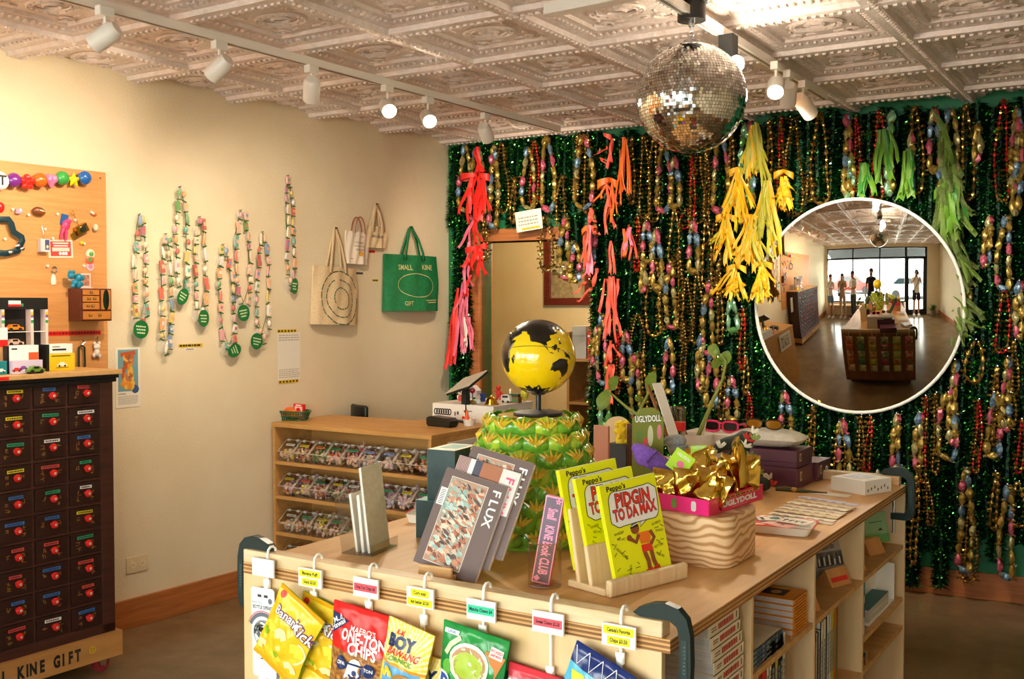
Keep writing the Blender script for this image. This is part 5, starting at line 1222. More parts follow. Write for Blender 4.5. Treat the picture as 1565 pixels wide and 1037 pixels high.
for a in ((712,222,318,'candy',16),(730,226,330,'candy',22),(767,219,318,'gold',18),(757,222,345,'candy',10),(808,226,315,'candy',18),(818,214,308,'redgold',14),(838,208,316,'candy',22),(893,206,310,'candy',26),(884,206,300,'gold',8),(860,268,345,'gold',10),(786,270,340,'goldbig',9),(835,330,405,'gold',18),(865,332,425,'candy',12),(742,330,398,'gold',6),(880,372,430,'candy',16),
 # beyond the doorway
 (905,320,400,'candy',10),(900,205,320,'gold',10),(968,210,310,'goldbig',10),(985,207,328,'gold',12),(1000,204,335,'goldbig',16),(1017,220,318,'candy',18),(1033,240,316,'candy',14),(1058,236,350,'redgold',6),(1068,238,334,'gold',24),(1080,232,340,'gold',6),(1104,200,318,'candy',20),(1118,195,310,'goldbig',10),(1140,190,300,'mint',12),(1150,186,320,'candy',10),
 (1176,182,300,'goldbig',10),(1196,178,320,'redgold',10),(1212,180,322,'gold',22),(1252,172,302,'goldbig',22),(1236,270,306,'gold',8),(1297,175,300,'candy',12),(1310,178,290,'redgold',12),(1300,240,310,'mint',10),(1345,168,300,'redgold',18),(1362,170,300,'mint',10),(1400,162,290,'goldbig',18),(1392,205,300,'candy',10),(1430,165,260,'candy',18),(1452,166,300,'candy',26),(1478,160,300,'goldbig',14),(1496,190,250,'candy',8),(1532,152,300,'redgold',22),(1553,165,290,'candy',12),(1560,180,330,'candy',10),
 # middle rows
 (990,338,400,'candy',14),(975,330,412,'redgold',8),(1005,350,440,'candy',12),(1032,320,396,'goldbig',12),(1048,320,346,'redgold',12),(1062,336,415,'candy',12),(1080,338,432,'goldbig',16),(1095,340,430,'gold',12),(1040,380,500,'gold',10),(1000,395,505,'goldbig',22),(985,400,448,'candy',10),(1025,402,500,'candy',14),(1016,420,498,'gold',16),(1052,425,520,'gold',12),(1068,415,520,'gold',14),(1085,430,540,'candy',14),(1100,400,525,'goldbig',10),(1120,455,505,'mint',12),(1135,470,560,'redgold',8),
 (920,480,585,'candy',14),(912,500,560,'candy',8),(945,505,600,'redgold',10),(958,505,580,'candy',14),(975,480,536,'gold',20),(972,540,640,'candy',12),(985,540,640,'goldbig',10),(1000,560,650,'gold',14),(1022,515,598,'candy',16),(1045,490,584,'gold',10),(1072,512,600,'candy',8),(1088,530,620,'candy',14),(1105,560,640,'goldbig',10),(1120,575,640,'candy',12),(1140,545,600,'gold',8),(1146,600,660,'redgold',10),(925,600,650,'mint',14),
 # right of the mirror
 (1512,330,410,'candy',14),(1537,330,440,'candy',16),(1480,400,500,'candy',10),(1492,520,572,'goldbig',26),(1535,440,532,'redgold',22),(1558,430,520,'candy',10),(1540,545,660,'candy',12),(1525,560,680,'goldbig',10),(1552,520,600,'gold',14),(1460,550,680,'candy',12),
 # below the mirror
 (1201,598,668,'candy',14),(1242,620,700,'goldbig',10),(1290,640,726,'candy',14),(1283,645,726,'goldbig',14),(1318,634,722,'gold',12),(1330,635,720,'redgold',9),(1371,632,718,'candy',10),(1415,605,735,'redgold',10),(1432,600,720,'gold',10),(1406,630,720,'candy',8),(1402,725,860,'goldbig',9),(1420,735,800,'gold',6),(1450,600,694,'candy',24),(1497,610,720,'redgold',12),(1520,600,696,'candy',22),(1528,605,670,'goldbig',8),(1478,715,870,'candy',20),(1486,770,884,'gold',22),(1545,600,645,'gold',18),(1522,720,808,'goldbig',10),(1540,740,880,'candy',16),(1558,735,800,'goldbig',20),(1377,770,868,'redgold',5),(1562,640,720,'redgold',10)): lei(*a)
LEIS.sort(key=lambda a:a[0])
cntd={}
def zone(px,y0,y1):
    if px<905 : return 'above the doorway' if y0<320 else 'dangling over the doorway edge'
    if y0<300: return 'at ceiling height between doorway and mirrored ball' if px<1050 else 'at ceiling height above the mirror' if px>1160 and px<1470 else 'at ceiling height behind the yellow ribbons' if px<=1160 else 'at ceiling height at the far right'
    if px<1160: return 'at mid height left of the round mirror' if y0<470 else 'low on the wall left of the round mirror'
    if px>1470 and y0<590: return 'on the wall right of the round mirror'
    if px<1385: return 'just under the round mirror'
    return 'low on the wall right of the island'
memo={}
for i,(px,y0,y1,kind,wpx) in enumerate(LEIS):
    zn=zone(px,y0,y1); key=(kind,zn); cntd.setdefault(key,[]).append(i)
for i,(px,y0,y1,kind,wpx) in enumerate(LEIS):
    zn=zone(px,y0,y1); L_=cntd[(kind,zn)]; n=L_.index(i)
    lab='%s%s %s'%((ordn(n)+' from the left ' if len(L_)>1 else ''),NAMES[kind],zn)
    if len(L_)>1: lab='%s %s, %s one'%(NAMES[kind],zn,ordn(n))
    p=bpos(px,y0,.1); L=(p.z-bpos(px,y1,.1).z); w_=(bpos(px+wpx,y0,.1)-p).length
    wq=round(w_/.03)*.03 or .02; Lq=max(.15,round(L/.15)*.15); key=(kind,Lq,wq,i%2)
    if key not in memo: o=leimesh(kind,Lq,wq,i+3).build('lei',None,p,RB); memo[key]=o.data
    else: o=bpy.data.objects.new('lei',memo[key]); COL.objects.link(o); o.location=p
    o.rotation_euler=(0,RND.uniform(-.03,.03),RB); o.scale=(1,1,L/Lq); props(o,lab,'lei','leis on the tinsel wall')
# ---------------------------------------------------------------- ribbons
def rib(m,x0,z0,x1,z1,wd,c,amp=.012,seed=0,y=-.02,tw=0,fork=True):
    r=random.Random(seed); ph=r.uniform(0,6); n=14; L=math.hypot(x1-x0,z1-z0)
    vs=[];fs=[]
    for i in range(n+1):
        t_=i/n; x=x0+(x1-x0)*t_+amp*sin(t_*5+ph)*t_; z=z0+(z1-z0)*t_; yy=y-amp*.8*sin(t_*7+ph*2)-.02*t_
        a=tw*t_+.6*sin(t_*4+ph); ww=wd/2*(.7+.3*min(1,t_*4))
        vs+=[(x-ww*cos(a),yy-ww*sin(a)*.6,z),(x,yy-.004,z-(.0 if i<n or not fork else -.02)),(x+ww*cos(a),yy+ww*sin(a)*.6,z)]
    for i in range(n): b=3*i; fs+=[(b,b+3,b+4,b+1),(b+1,b+4,b+5,b+2)]
    m.add(vs,fs,c,True)
def loopr(m,x,z,dx,dz_,wd,c,y=-.03):
    vs=[];n=14
    for i in range(n+1):
        a=2*pi*i/n; q=(1-cos(a))/2; px=x+dx*q; pz=z+dz_*q; yy=y-.5*abs(dx)*sin(a)*.6; hw=wd*.5*(.45+.55*q); vs+=[(px,yy,pz-hw),(px,yy-.004,pz+hw)]
    m.add(vs,[(2*i,2*i+1,2*i+3,2*i+2) for i in range(n)],c,True)
RB_={}
def ribbon(name,label,px,y0,parts,seed):
    p=bpos(px,y0,.13); m=MB()
    for k,(xa,ya,xb,yb,wd,c,*rest) in enumerate(parts):
        def loc(a,b): q=bpos(a,b,.13); return (q-p).dot(tB), q.z-p.z
        x0,z0=loc(xa,ya); x1,z1=loc(xb,yb); wm=wd/236
        if rest and rest[0]=='loop': loopr(m,x0,z0,x1-x0,z1-z0,wm,c)
        else:
            for j in range(2):
                jx=RND.uniform(-.012,.012); rib(m,x0+jx*.3,z0,x1+jx*2-(.5-j)*wm*.9,z1*RND.uniform(.86,1.0) if j else z1,wm*.58,c,.012,seed*31+k*2+j,-.02-.007*((k+j)%5),rest[0] if rest else 0)
    m.tube([(0,.12,.0),(0,-.02,.0)],.003,STEEL,6)
    return solo(name,m,label,'ribbon',p,RB,group='ribbons on the tinsel wall')
RR=mat('#e0241c',.5); RO=mat('#ea6a1a',.45); RC=mat('#ef5a46',.45); RP=mat('#f07a9a',.45); RW=mat('#e9d8d0',.5); RPk=mat('#d8607c',.45)
ribbon('ribbon_bow','big bright red ribbon bow with cut streamers near the ceiling left of the doorway',733,225,[(733,225,735,270,10,RR),(728,230,742,268,9,RR),(733,268,708,272,12,RR,'loop'),(735,268,752,272,12,RR,'loop'),(728,270,718,330,14,RR),(735,270,733,355,16,RR),(742,270,748,330,13,RR),(722,275,722,345,12,RR),(745,272,738,340,13,RR)],1)
ribbon('ribbon_streamer','string of red and pink ribbon tufts along the left doorway frame',726,335,[(726,335,712,380,9,RPk),(728,340,735,375,10,RR),(722,370,718,420,9,RPk),(730,372,738,400,9,RR),(715,400,722,450,9,RPk),(712,430,706,480,8,RPk),(722,420,712,455,9,RR),(718,440,720,500,8,RPk)],2)
ribbon('ribbon_bow','red ribbon bow hanging over the upper left doorway frame',735,378,[(735,378,715,384,10,RR,'loop'),(735,378,748,376,10,RR,'loop'),(738,380,746,426,14,RR),(732,380,727,415,10,RR),(728,382,712,410,9,RR)],3)
ribbon('ribbon_streamer','bright red ribbon streamer low in the wall corner',700,440,[(702,440,700,560,11,RR),(698,470,692,566,10,RR),(708,470,705,545,10,RPk),(712,455,716,540,7,RPk)],4)
ribbon('ribbon_streamer','white and pink ribbon streamers on the left doorway frame',712,482,[(712,484,711,542,9,RW),(717,484,722,540,9,RP),(720,484,729,536,8,RPk),(715,484,716,530,8,RW)],5)
ribbon('ribbon_bow','orange ribbon bow with coral tufts right of the doorway near the ceiling',935,206,[(925,206,938,212,9,RC,'loop'),(940,212,935,260,9,RC),(912,238,928,232,7,RC),(922,242,938,252,8,RC),(936,275,916,284,14,RO,'loop'),(936,275,947,284,14,RO,'loop'),(932,278,917,310,8,RO),(940,278,936,345,7,RO),(930,280,945,320,8,RC),(934,300,938,360,9,RC)],6)
ribbon('ribbon_streamer','long orange ribbon strip right of the orange bow',955,208,[(955,210,953,300,11,RO),(960,214,962,300,7,RO),(951,230,950,330,5,RO)],7)
ribbon('ribbon_bow','pink ribbon bow with coral ends at the upper right doorway edge',905,335,[(904,318,906,342,10,RC),(905,345,892,356,9,RO,'loop'),(906,345,905,422,12,RP),(903,348,899,408,9,RC),(910,345,915,360,10,RC),(896,360,894,412,6,RC),(912,400,898,428,8,RC),(916,410,914,440,8,RC),(900,430,890,450,7,RC),(906,440,896,462,7,RC)],8)
ribbon('ribbon_bow','coral and orange looped ribbon bow right of the doorway at picture height',962,345,[(965,345,952,392,14,RC,'loop'),(966,347,975,400,6,RC),(957,350,958,395,9,RO),(967,348,960,385,9,RP)],9)
ribbon('ribbon_bow','long coral ribbon bow in the middle right of the doorway',936,420,[(936,368,940,420,8,RC),(935,422,928,520,9,RC),(940,422,948,525,9,RC),(938,424,938,500,10,RC),(930,426,927,480,8,RC),(946,426,942,490,8,RC),(936,520,932,560,9,RC),(940,525,944,555,8,RC)],10)
ribbon('ribbon_streamer','lowest coral ribbon tuft right of the doorway',936,556,[(934,556,932,605,10,RC),(939,556,940,600,9,RC),(936,580,936,618,8,RC)],11)
YR=mat('#f2b41c',.4); YR2=mat('#e9d02a',.4); YG=mat('#b9b53a',.5); 
r9=random.Random(9)
for bi,(px,y0,lab,n,x0,x1,yb) in enumerate(((1155,188,'olive yellow mesh and ribbon strand topmost of the yellow ribbons',9,1150,1172,300),(1132,258,'yellow ribbon bow nearest the mirrored ball',10,1112,1150,360),(1112,328,'hanging yellow ribbon loops left of the yellow bunch',9,1090,1122,412),(1150,330,'long yellow ribbon bunch in the middle left above the mirror edge',11,1130,1172,420),(1200,262,'yellow ribbon bow right of the yellow bunch',8,1188,1215,330),(1128,405,'lowest left yellow ribbon bow near the mirror',8,1092,1140,462),(1168,400,'yellow ribbon bow lapping over the left mirror edge',9,1150,1180,468),(1175,275,'yellow green mesh strand between the yellow bows',9,1160,1190,400))):
    P=[]
    for k in range(n+6):
        c=(YG if r9.random()<.6 else YR) if bi in(0,7) else r9.choice([YR,YR,YR,YR2,YG])
        if k<2 and bi not in (0,7): P.append((px,y0,px+(-16 if k==0 else 15),y0+8,10,c,'loop'))
        else: P.append((px+r9.uniform(-5,5),y0+r9.uniform(0,22),r9.uniform(x0-3,x1+3),y0+(yb-y0)*r9.uniform(.55,1),r9.uniform(7,11),c,r9.uniform(-1.5,1.5)))
    ribbon('ribbon_bow',lab,px,y0,P,20+bi)
GR_=mat('#5a8c1c',.5); GR2=mat('#2f7a26',.45); MSH=mat('#6a8a2c',.6,alpha=.7); MSD=mat('#566a28',.65,alpha=.7)
for bi,(px,y0,lab,P) in enumerate(((1320,250,'leftmost leaf green ribbon tassel above the mirror',[(1318,250,1312,305,9,GR2),(1322,250,1326,308,14,GR_),(1328,252,1333,305,7,GR2)]),
 (1352,195,'long olive green ribbon tassel above the mirror top',[(1352,198,1350,284,17,GR_),(1356,200,1366,270,9,GR2),(1346,200,1342,280,9,GR_),(1362,205,1370,262,8,GR_)]),
 (1388,228,'pointed bright green ribbon tassel right above the mirror',[(1390,228,1386,308,19,GR_),(1394,230,1398,300,8,GR2),(1384,232,1380,300,8,GR_)]),
 (1452,276,'green ribbon bow at the upper right edge of the mirror',[(1452,278,1428,300,13,GR_,'loop'),(1452,278,1464,292,12,GR_,'loop'),(1450,282,1440,350,14,GR_),(1455,282,1455,360,14,GR_),(1460,282,1470,340,12,GR2)]))):
    ribbon('ribbon_tassel',lab,px,y0,P,40+bi)
P=[]
for k in range(44):
    a=r9.uniform(0,1); y=170+a*310; P.append((1440+18*a+r9.uniform(-12,14),y,1452+34*a+r9.uniform(-20,20),min(540,y+r9.uniform(40,90)),r9.uniform(7,15),r9.choice([MSH,MSD,MSD]),r9.uniform(-1,1)))
NARROW=1
ribbon('mesh_lei','long feathery green mesh lei hanging over the right edge of the mirror',1452,170,P,60)
# ---------------------------------------------------------------- mirror
mc=onB(1313.5,469,0); mcl=mc
Ra,Rb,ta,tb_=1.83,2.66,.068,.099
rx_=(onB(1474,469,.06)-onB(1153,469,.06)).length/2; rz_=(onB(1313,307,.06).z-onB(1313,631,.06).z)/2
W0=.235
def msurf(a,b): return -(W0-a*a/2/Ra-b*b/2/Rb+ta*a+tb_*b)
t=thing('convex_mirror','big round bulging mirror with a white rim on the tinsel wall','mirror',mc,RB)
m=MB(); n=72; R_=26; vs=[(0,msurf(0,0),0)]
for j in range(1,R_+1):
    for k in range(n): a=rx_*.985*j/R_*cos(2*pi*k/n); b=rz_*.985*j/R_*sin(2*pi*k/n); vs.append((a,msurf(a,b),b))
fs=[(0,1+(k+1)%n,1+k)[::-1] for k in range(n)]+[(1+(j-1)*n+k,1+j*n+k,1+j*n+(k+1)%n,1+(j-1)*n+(k+1)%n)[::1] for j in range(1,R_) for k in range(n)]
m.add(vs,fs,mat('#eceae4',.012,1),True); m.build('mirror_glass',t)
m=MB(); rimp=[(rx_*.99*cos(2*pi*k/n),msurf(rx_*.985*cos(2*pi*k/n),rz_*.985*sin(2*pi*k/n)),rz_*.99*sin(2*pi*k/n)) for k in range(n)]
m.tube(rimp,.0095,mat('#e9e8e4',.35),8,True); m.build('rim',t)
m=MB(); vs=[]
for (x,y,z) in rimp: vs+=[(x,y,z),(x*.97,-.001,z*.97)]
m.add(vs,[(2*k,2*((k+1)%n),2*((k+1)%n)+1,2*k+1) for k in range(n)],mat('#d9d8d2',.5),True); m.build('back_shell',t)
p=onB(1300,632,.2); m=MB(); 
q=onB(1313,633,.02); m.box(-.04,.04,-.03,0,-.012,.02,GREENP)
# ---------------------------------------------------------------- rear room behind the doorway
RW0=PB-nB*1.7
def onR(px,py,o=0): return plane(px,py,RW0+nB*o,nB)
p,w_,h_=swal(lambda a,b:onR(a,b,.001),833,345,905,466)
h_*=1.15; MAH=mat('#6d2416',.35,0,'#54190f',(4,4,50),4)
t=thing('framed_photo','old brown landscape photograph in a dark red wooden frame seen through the doorway','picture',p,RB)
m=MB(); f_=.06
for b in ((-w_/2,w_/2,0,f_),(-w_/2,w_/2,h_-f_,h_),(-w_/2,-w_/2+f_,f_,h_-f_),(w_/2-f_,w_/2,f_,h_-f_)): m.box(b[0],b[1],-.03,0,b[2],b[3],MAH)
m.build('frame',t,bevel=.004)
m=MB(); SEP=[mat(c,.5) for c in ('#d8c7a2','#a58f68','#6d5a3c','#463722','#8d7650')]
W_,Hh=w_-2*f_,h_-2*f_
m.box(-W_/2,W_/2,-.012,-.004,f_,f_+Hh,mat('#cdb98e',.5,0,'#b7a276',(9,9,9)))
r=random.Random(8)
m.add([(-W_/2,-.0125,f_),(W_/2,-.0125,f_),(W_/2,-.0125,f_+Hh*.38),(.0,-.0125,f_+Hh*.3),(-W_/2,-.0125,f_+Hh*.34)],[(0,1,2,3,4)],mat('#7a6444',.5,0,'#a08a62',(30,30,30)))
m.add([(W_*.02,-.0129,f_+Hh*.3),(W_*.1,-.0129,f_+Hh*.3),(W_*.46,-.0129,f_),(W_*.2,-.0129,f_)],[(0,1,2,3)],SEP[1])
for k in range(80):
    x=r.uniform(-.48,.48)*W_; z=f_+Hh*(.3+.25*r.random()**2*(1-.5*x/W_)); s=r.uniform(.01,.03); m.ell((x,-.0128,z),s,.0006,s*.7,r.choice(SEP[1:]),6,3)
for k in range(9):
    x=(-.44+.1*k)*W_; m.box(x,x+.008,-.0132,-.0128,f_+Hh*.4,f_+Hh*(.55+.3*r.random()),SEP[2]); m.ell((x+.004,-.0131,f_+Hh*(.6+.2*r.random())),.03,.0006,.05,r.choice(SEP[1:4]),7,4)
m.build('photograph',t)
sp=.62                                            # bookcase behind the right jamb
SB=PB-nB*sp
def onQ(px,py): return plane(px,py,SB,nB)
xl=onQ(866,600); xr_=onQ(960,600); bwid=(xr_-xl).length; bt=onQ(884,507).z
t=thing('storage_shelf','wooden storage shelf seen through the right of the doorway','shelf',V((xl.x,xl.y,0)),RB)
SHW=mat('#b98446',.5,0,'#a8743a',(4,20,20),4)
for x in (0,bwid-.02): MB().box(x,x+.02,0,.34,0,bt+.0,SHW).build('side_panel',t)
MB().box(0,bwid,.33,.345,0,bt,SHW).build('back_board',t)
qz=[.12,.5,onQ(885,601).z-.0,bt-.55,bt]
qz=[.1,.4,onQ(884,614).z,onQ(884,548).z,]
for z in qz: MB().box(.02,bwid-.02,0,.33,z-.02,z,SHW).build('shelf_board',t)
RQ=Mx.Rotation(RB,4,'Z'); XB=V((xl.x,xl.y,0))
def onsh(x,y,z): return XB+(RQ@V((x,y,0)))+V((0,0,z+.0006))
zq=qz[3]
m=MB().box(0,.11,0,.2,0,.235,mat('#b3ab9e',.5)); m.box(0,.11,-.001,0,.16,.17,mat('#9a9286',.5)); solo('storage_box',m,'tall grey box file on top of the storage shelf','box',onsh(.03,.03,zq),RB,bevel=.003)
m=MB().box(0,.1,0,.2,0,.27,mat('#c9c2b4',.5)); solo('storage_box',m,'taller pale box file standing behind the grey one on the storage shelf','box',onsh(.04,.24-.0,zq) if False else onsh(.15,.11,zq),RB,bevel=.003)
for k,(c,h_,lab) in enumerate((('#e0321f',.2,'red book standing on the storage shelf'),('#1c1c1c',.18,'black ribbed book standing on the storage shelf'),('#e3b52a',.205,'yellow book standing on the storage shelf'))):
    m=MB().box(0,.032,0,.09,0,h_,mat(c,.45)); m.box(.0,.032,-.0006,0,h_*.8,h_*.85,WHITE if k!=2 else INK); solo('book',m,lab,'book',onsh(.16+.04*k,.01,zq),RB,group='books on the storage shelf',bevel=.001)
m=MB().lathe([(.0,.0),(.07,.004),(.085,.03),(.085,.1),(.07,.12),(.055,.125)],clear('#e8e4dc',.7),20); m.lathe([(.058,.125),(.06,.13),(.06,.145),(0,.147)],STEEL,18); solo('glass_jar',m,'round glass jar on the middle board of the storage shelf','jar',onsh(.16,.12,qz[2]),RB)
m=MB().box(0,.2,0,.2,0,.1,mat('#4a3424',.6)); solo('storage_box',m,'dark box on the lower board of the storage shelf','box',onsh(.08,.06,qz[1]),RB,bevel=.003)
# white paper notice above the door head
p,w_,h_=swal(lambda a,b:onB(a,b,.12),790,326,830,352); m=MB().box(-w_/2,w_/2,-.002,0,0,h_*1.2,mat('#e6e0d4',.5)); lines(m,-w_*.4,w_*.4,h_*.3,h_*.9,3,-.0022,mat('#8a857a',.6),8); m.box(-w_*.3,w_*.4,-.0028,-.002,h_*.08,h_*.2,mat('#d9b320',.5)); m.box(-.004,.004,0,.118,h_*.5,h_*.6,WHITE)
solo('paper_sign',m,'white paper sign half hidden in the tinsel above the doorway','sign',p,rot=(0,-.12,RB))
q=RW0+nB*.9+tB*-2.6
point(V((-3.75,6.9,2.3)),REAR,(1,.8,.55),.12)
m=MB().lathe([(.09,0),(.1,-.02),(.07,-.06),(0,-.07)],mat('#fff2dc',.3,0,em=3),20); solo('ceiling_lamp',m,'round lamp on the ceiling of the rear room','lamp',V((-3.75,6.9,2.699)))
# big leafless ornaments: none
# ---------------------------------------------------------------- things on the island top
IT=IZ+.0006
def onT(px,py): return onz(px,py,IT)
def up(px,py,base): return plane(px,py,base,(ray(px,py).x,ray(px,py).y,0)) # point above a base at the same distance
# pineapple stool + globe
pc=onT(815,846); dist=lambda p: (p-V((0,0,H))).length
pc=pc+V((-.09,.145,0)); 
kk=pc.y/ray(815,634).y; PH=ray(815,634).z*kk+H-IT
t=thing('pineapple_stool','green and yellow ceramic pineapple stool standing on the island','pineapple',pc)
def pr(z):
    u=z/PH; return .128+.052*sin(pi*min(1,(u*.93+.1)))**1.0-(.012 if u>.94 else 0)
PG=mat('#5da02a',.3,0,'#8fc23a',(16,16,16),4,coat=.4); PY=mat('#d8c22c',.3,0,'#c99a26',(26,26,26),3,coat=.4); PGD=mat('#1d6b33',.3,coat=.4); PLG=mat('#8cc63a',.3,0,'#b9cf3a',(22,22,22),3,coat=.4)
PG2=mat('#4f9428',.3,0,'#7db52f',(22,22,22),3,coat=.4)
m=MB(); m.lathe([(pr(PH*k/24),PH*k/24) for k in range(24)]+[(pr(PH)-.004,PH-.006),(pr(PH)-.014,PH),(0,PH)],[PGD]*0 or PG,48); 
m.at(0,0,0); m.build('body',t)
m=MB().cyl(pr(PH)-.012,PH-.002,PH+.0012,PY,40); m.build('seat',t)
m=MB(); 
for k in range(18):
    a=2*pi*k/18
    for q,(rr_,zz) in enumerate(((.135,.006),(.15,.02))):
        a2=a+q*pi/18; M=Mx.Rotation(a2,4,'Z')@Mx.Translation((rr_-.006,0,zz))@Mx.Rotation(.25,4,'Y'); m.M=M
        m.add([(0,-.022,-.006),(0.004,0,-.006),(0,.022,-.006),(.012,.0,.035),(.006,-.014,.018),(.006,.014,.018)],[(0,1,3,4),(1,2,5,3)],PGD,True)
m.M=Mx.Identity(4); m.build('leaf_ring',t)
m=MB(); rows=8; nn=13
for i in range(rows):
    z=PH*(.1+.84*i/(rows-1)); R0=pr(z)
    for k in range(nn):
        a=2*pi*(k+.5*(i%2))/nn; M=Mx.Rotation(a,4,'Z')@Mx.Translation((R0-.006,0,z))@Mx.Rotation(pi/2,4,'Y')@Mx.Rotation(pi,4,'Z'); m.M=M
        # local: z outward, x up
        m.ell((0,0,0),.031,.042,.021,PG2 if (i+k)%3 else PLG,12,6,True,top=pi/2)
        m.ell((-.004,0,.012),.016,.02,.012,PG,10,5,True,top=pi/2)
        for q in range(-2,3):
            b=.42*q; m.tube([(-.006,0,.02),(.012,.018*sin(b)*1.5,.024),(.033-.005*abs(q),.036*sin(b)*1.4,.012)],[.0035,.0058,.001],PY,5,flat=.6)
        m.ell((-.004,0,.0185),.008,.007,.007,PY,8,5)
m.M=Mx.Identity(4); m.build('scales',t)
# globe
kg=pc.y/ray(823,545).y; gR=57.5/F*(V((ray(823,545)))*kg).length*.985
gc=V((pc.x+.004,pc.y-.0,0)); gz=ray(823,545).z*kg+H
gx=ray(823,545).x*kg
base=V((gx,pc.y,IT+PH+.0018))
t=thing('globe','yellow globe with black continents on top of the pineapple stool','globe',base)
zc=gz-base.z
m=MB().lathe([(0,0),(.074,0),(.076,.004),(.074,.009),(.05,.013),(.012,.016),(.0,.016)],mat('#2a2522',.4),40); m.build('base',t)
m=MB().cyl(.008,.014,zc-gR+.01,BLACK,16); m.lathe([(.008,zc-gR-.004),(.02,zc-gR-.001),(.022,zc-gR+.007),(0,zc-gR+.008)],BLACK,20); m.build('stem',t)
YGL=mat('#f0c80a',.14,0,coat=.5)
m=MB().ell((0,0,zc),gR,gR,gR,YGL,48,32); m.build('ball',t)
# continents: outlines in degrees, drawn a hair above the ball; view is centred near lon 88, lat 2
LAND=mat('#17130d',.3,coat=.4)
CON={'africa':[(-16,15),(-6,35),(10,37),(20,32),(32,31),(37,22),(43,12),(51,11),(46,3),(40,-4),(40,-15),(35,-22),(32,-28),(26,-34),(18,-34),(12,-18),(9,-1),(8,4),(-5,5),(-12,8)],
'eurasia':[(27,37),(36,37),(36,33),(33,29),(43,13),(53,17),(59,23),(51,26),(48,30),(57,26),(62,25),(68,24),(73,18),(77,8),(80,14),(86,20),(91,22),(94,16),(98,9),(103,2),(101,7),(100,13),(105,9),(109,12),(106,20),(113,22),(121,28),(119,35),(122,39),(126,35),(129,36),(130,42),(140,50),(141,53),(136,55),(155,59),(160,55),(163,60),(178,64),(178,69),(140,73),(105,77),(70,72),(45,68),(30,70),(10,62),(-9,43),(0,42),(12,45),(20,40)],
'india_gap':[],
'australia':[(114,-22),(114,-34),(123,-34),(131,-31),(138,-35),(146,-39),(150,-37),(153,-28),(146,-19),(142,-11),(140,-17),(136,-12),(130,-12),(125,-14),(121,-19)],
'sumatra':[(95,5),(103,0),(106,-6),(101,-3)],'java':[(106,-6.5),(114,-7),(114,-8.5),(106,-8)],'borneo':[(109,1),(113,4),(117,7),(119,4),(116,-4),(110,-2)],'sulawesi':[(119,1),(124,1),(121,-1),(123,-5),(120,-5)],'guinea':[(131,-1),(138,-2),(147,-6),(150,-10),(143,-8),(138,-8),(133,-4)],
'phil':[(120,18),(122,17),(126,8),(123,8),(121,13)],'japan':[(130,32),(136,35),(141,37),(141,42),(145,44),(141,45),(139,38),(133,35)],'lanka':[(80,9),(82,7),(80.5,6)],'madagascar':[(43,-17),(49,-12),(50,-16),(47,-25),(44,-24)],'tasmania':[(145,-41),(148,-41),(147,-43.5)],'zealand':[(173,-35),(178,-38),(174,-41),(168,-46),(172,-42)],
'antarctica':[(-180,-72),(-120,-74),(-60,-70),(-20,-71),(20,-70),(60,-67),(100,-66),(140,-67),(180,-72)]}
tilt=Mx.Rotation(math.radians(-4),3,'Y')@Mx.Rotation(math.radians(12),3,'X')
viewdir=math.atan2(-gc.y,-gx)      # towards the camera
def gpt(lo,la,r): 
    a=math.radians(lo-91)+viewdir; b=math.radians(la); 
    p=V((r*cos(b)*cos(a),r*cos(b)*sin(a),r*sin(b)))
    e=V((-sin(viewdir),cos(viewdir),0)); f=V((cos(viewdir),sin(viewdir),0))
    p=Mx.Rotation(math.radians(-19),3,e)@p; p=Mx.Rotation(math.radians(-4),3,f)@p
    return p+V((0,0,zc))
from mathutils.geometry import tessellate_polygon
def land(m,P):
    if not P: return
    bm=bmesh.new(); vs=[bm.verts.new((x,y,0)) for x,y in P]; f=bm.faces.new(vs); bmesh.ops.triangulate(bm,faces=[f])
    for _ in range(3):
        lg=[e for e in bm.edges if e.calc_length()>7]
        if not lg: break
        bmesh.ops.subdivide_edges(bm,edges=lg,cuts=1); bmesh.ops.triangulate(bm,faces=bm.faces[:])
    rj=random.Random(len(P)); bm.verts.index_update()
    m.add([gpt(v.co.x+(rj.uniform(-1,1) if v.is_boundary else 0),v.co.y+(rj.uniform(-1,1) if v.is_boundary else 0),gR*1.004) for v in bm.verts],[[v.index for v in f.verts] for f in bm.faces],LAND,True); bm.free()
m=MB()
for k,P in CON.items():
    if k!='antarctica': land(m,P)
n=40; ring=[gpt(360*k/n,-68+4*sin(k*1.3)+2.5*sin(k*2.9),gR*1.004) for k in range(n)]; mid=[gpt(360*k/n,-80,gR*1.0045) for k in range(n)]; pole=[gpt(0,-90,gR*1.004)]
m.add(ring+mid+pole,[(k,(k+1)%n,n+(k+1)%n,n+k) for k in range(n)]+[(n+k,n+(k+1)%n,2*n) for k in range(n)],LAND,True)
m.tube([gpt(360*k/72,0,gR*1.001) for k in range(72)],.0007,mat('#7a6410',.4),4,True)
o=m.build('continents',t); d=o.modifiers.new('thickness','SOLIDIFY'); d.thickness=.0008; d.offset=0
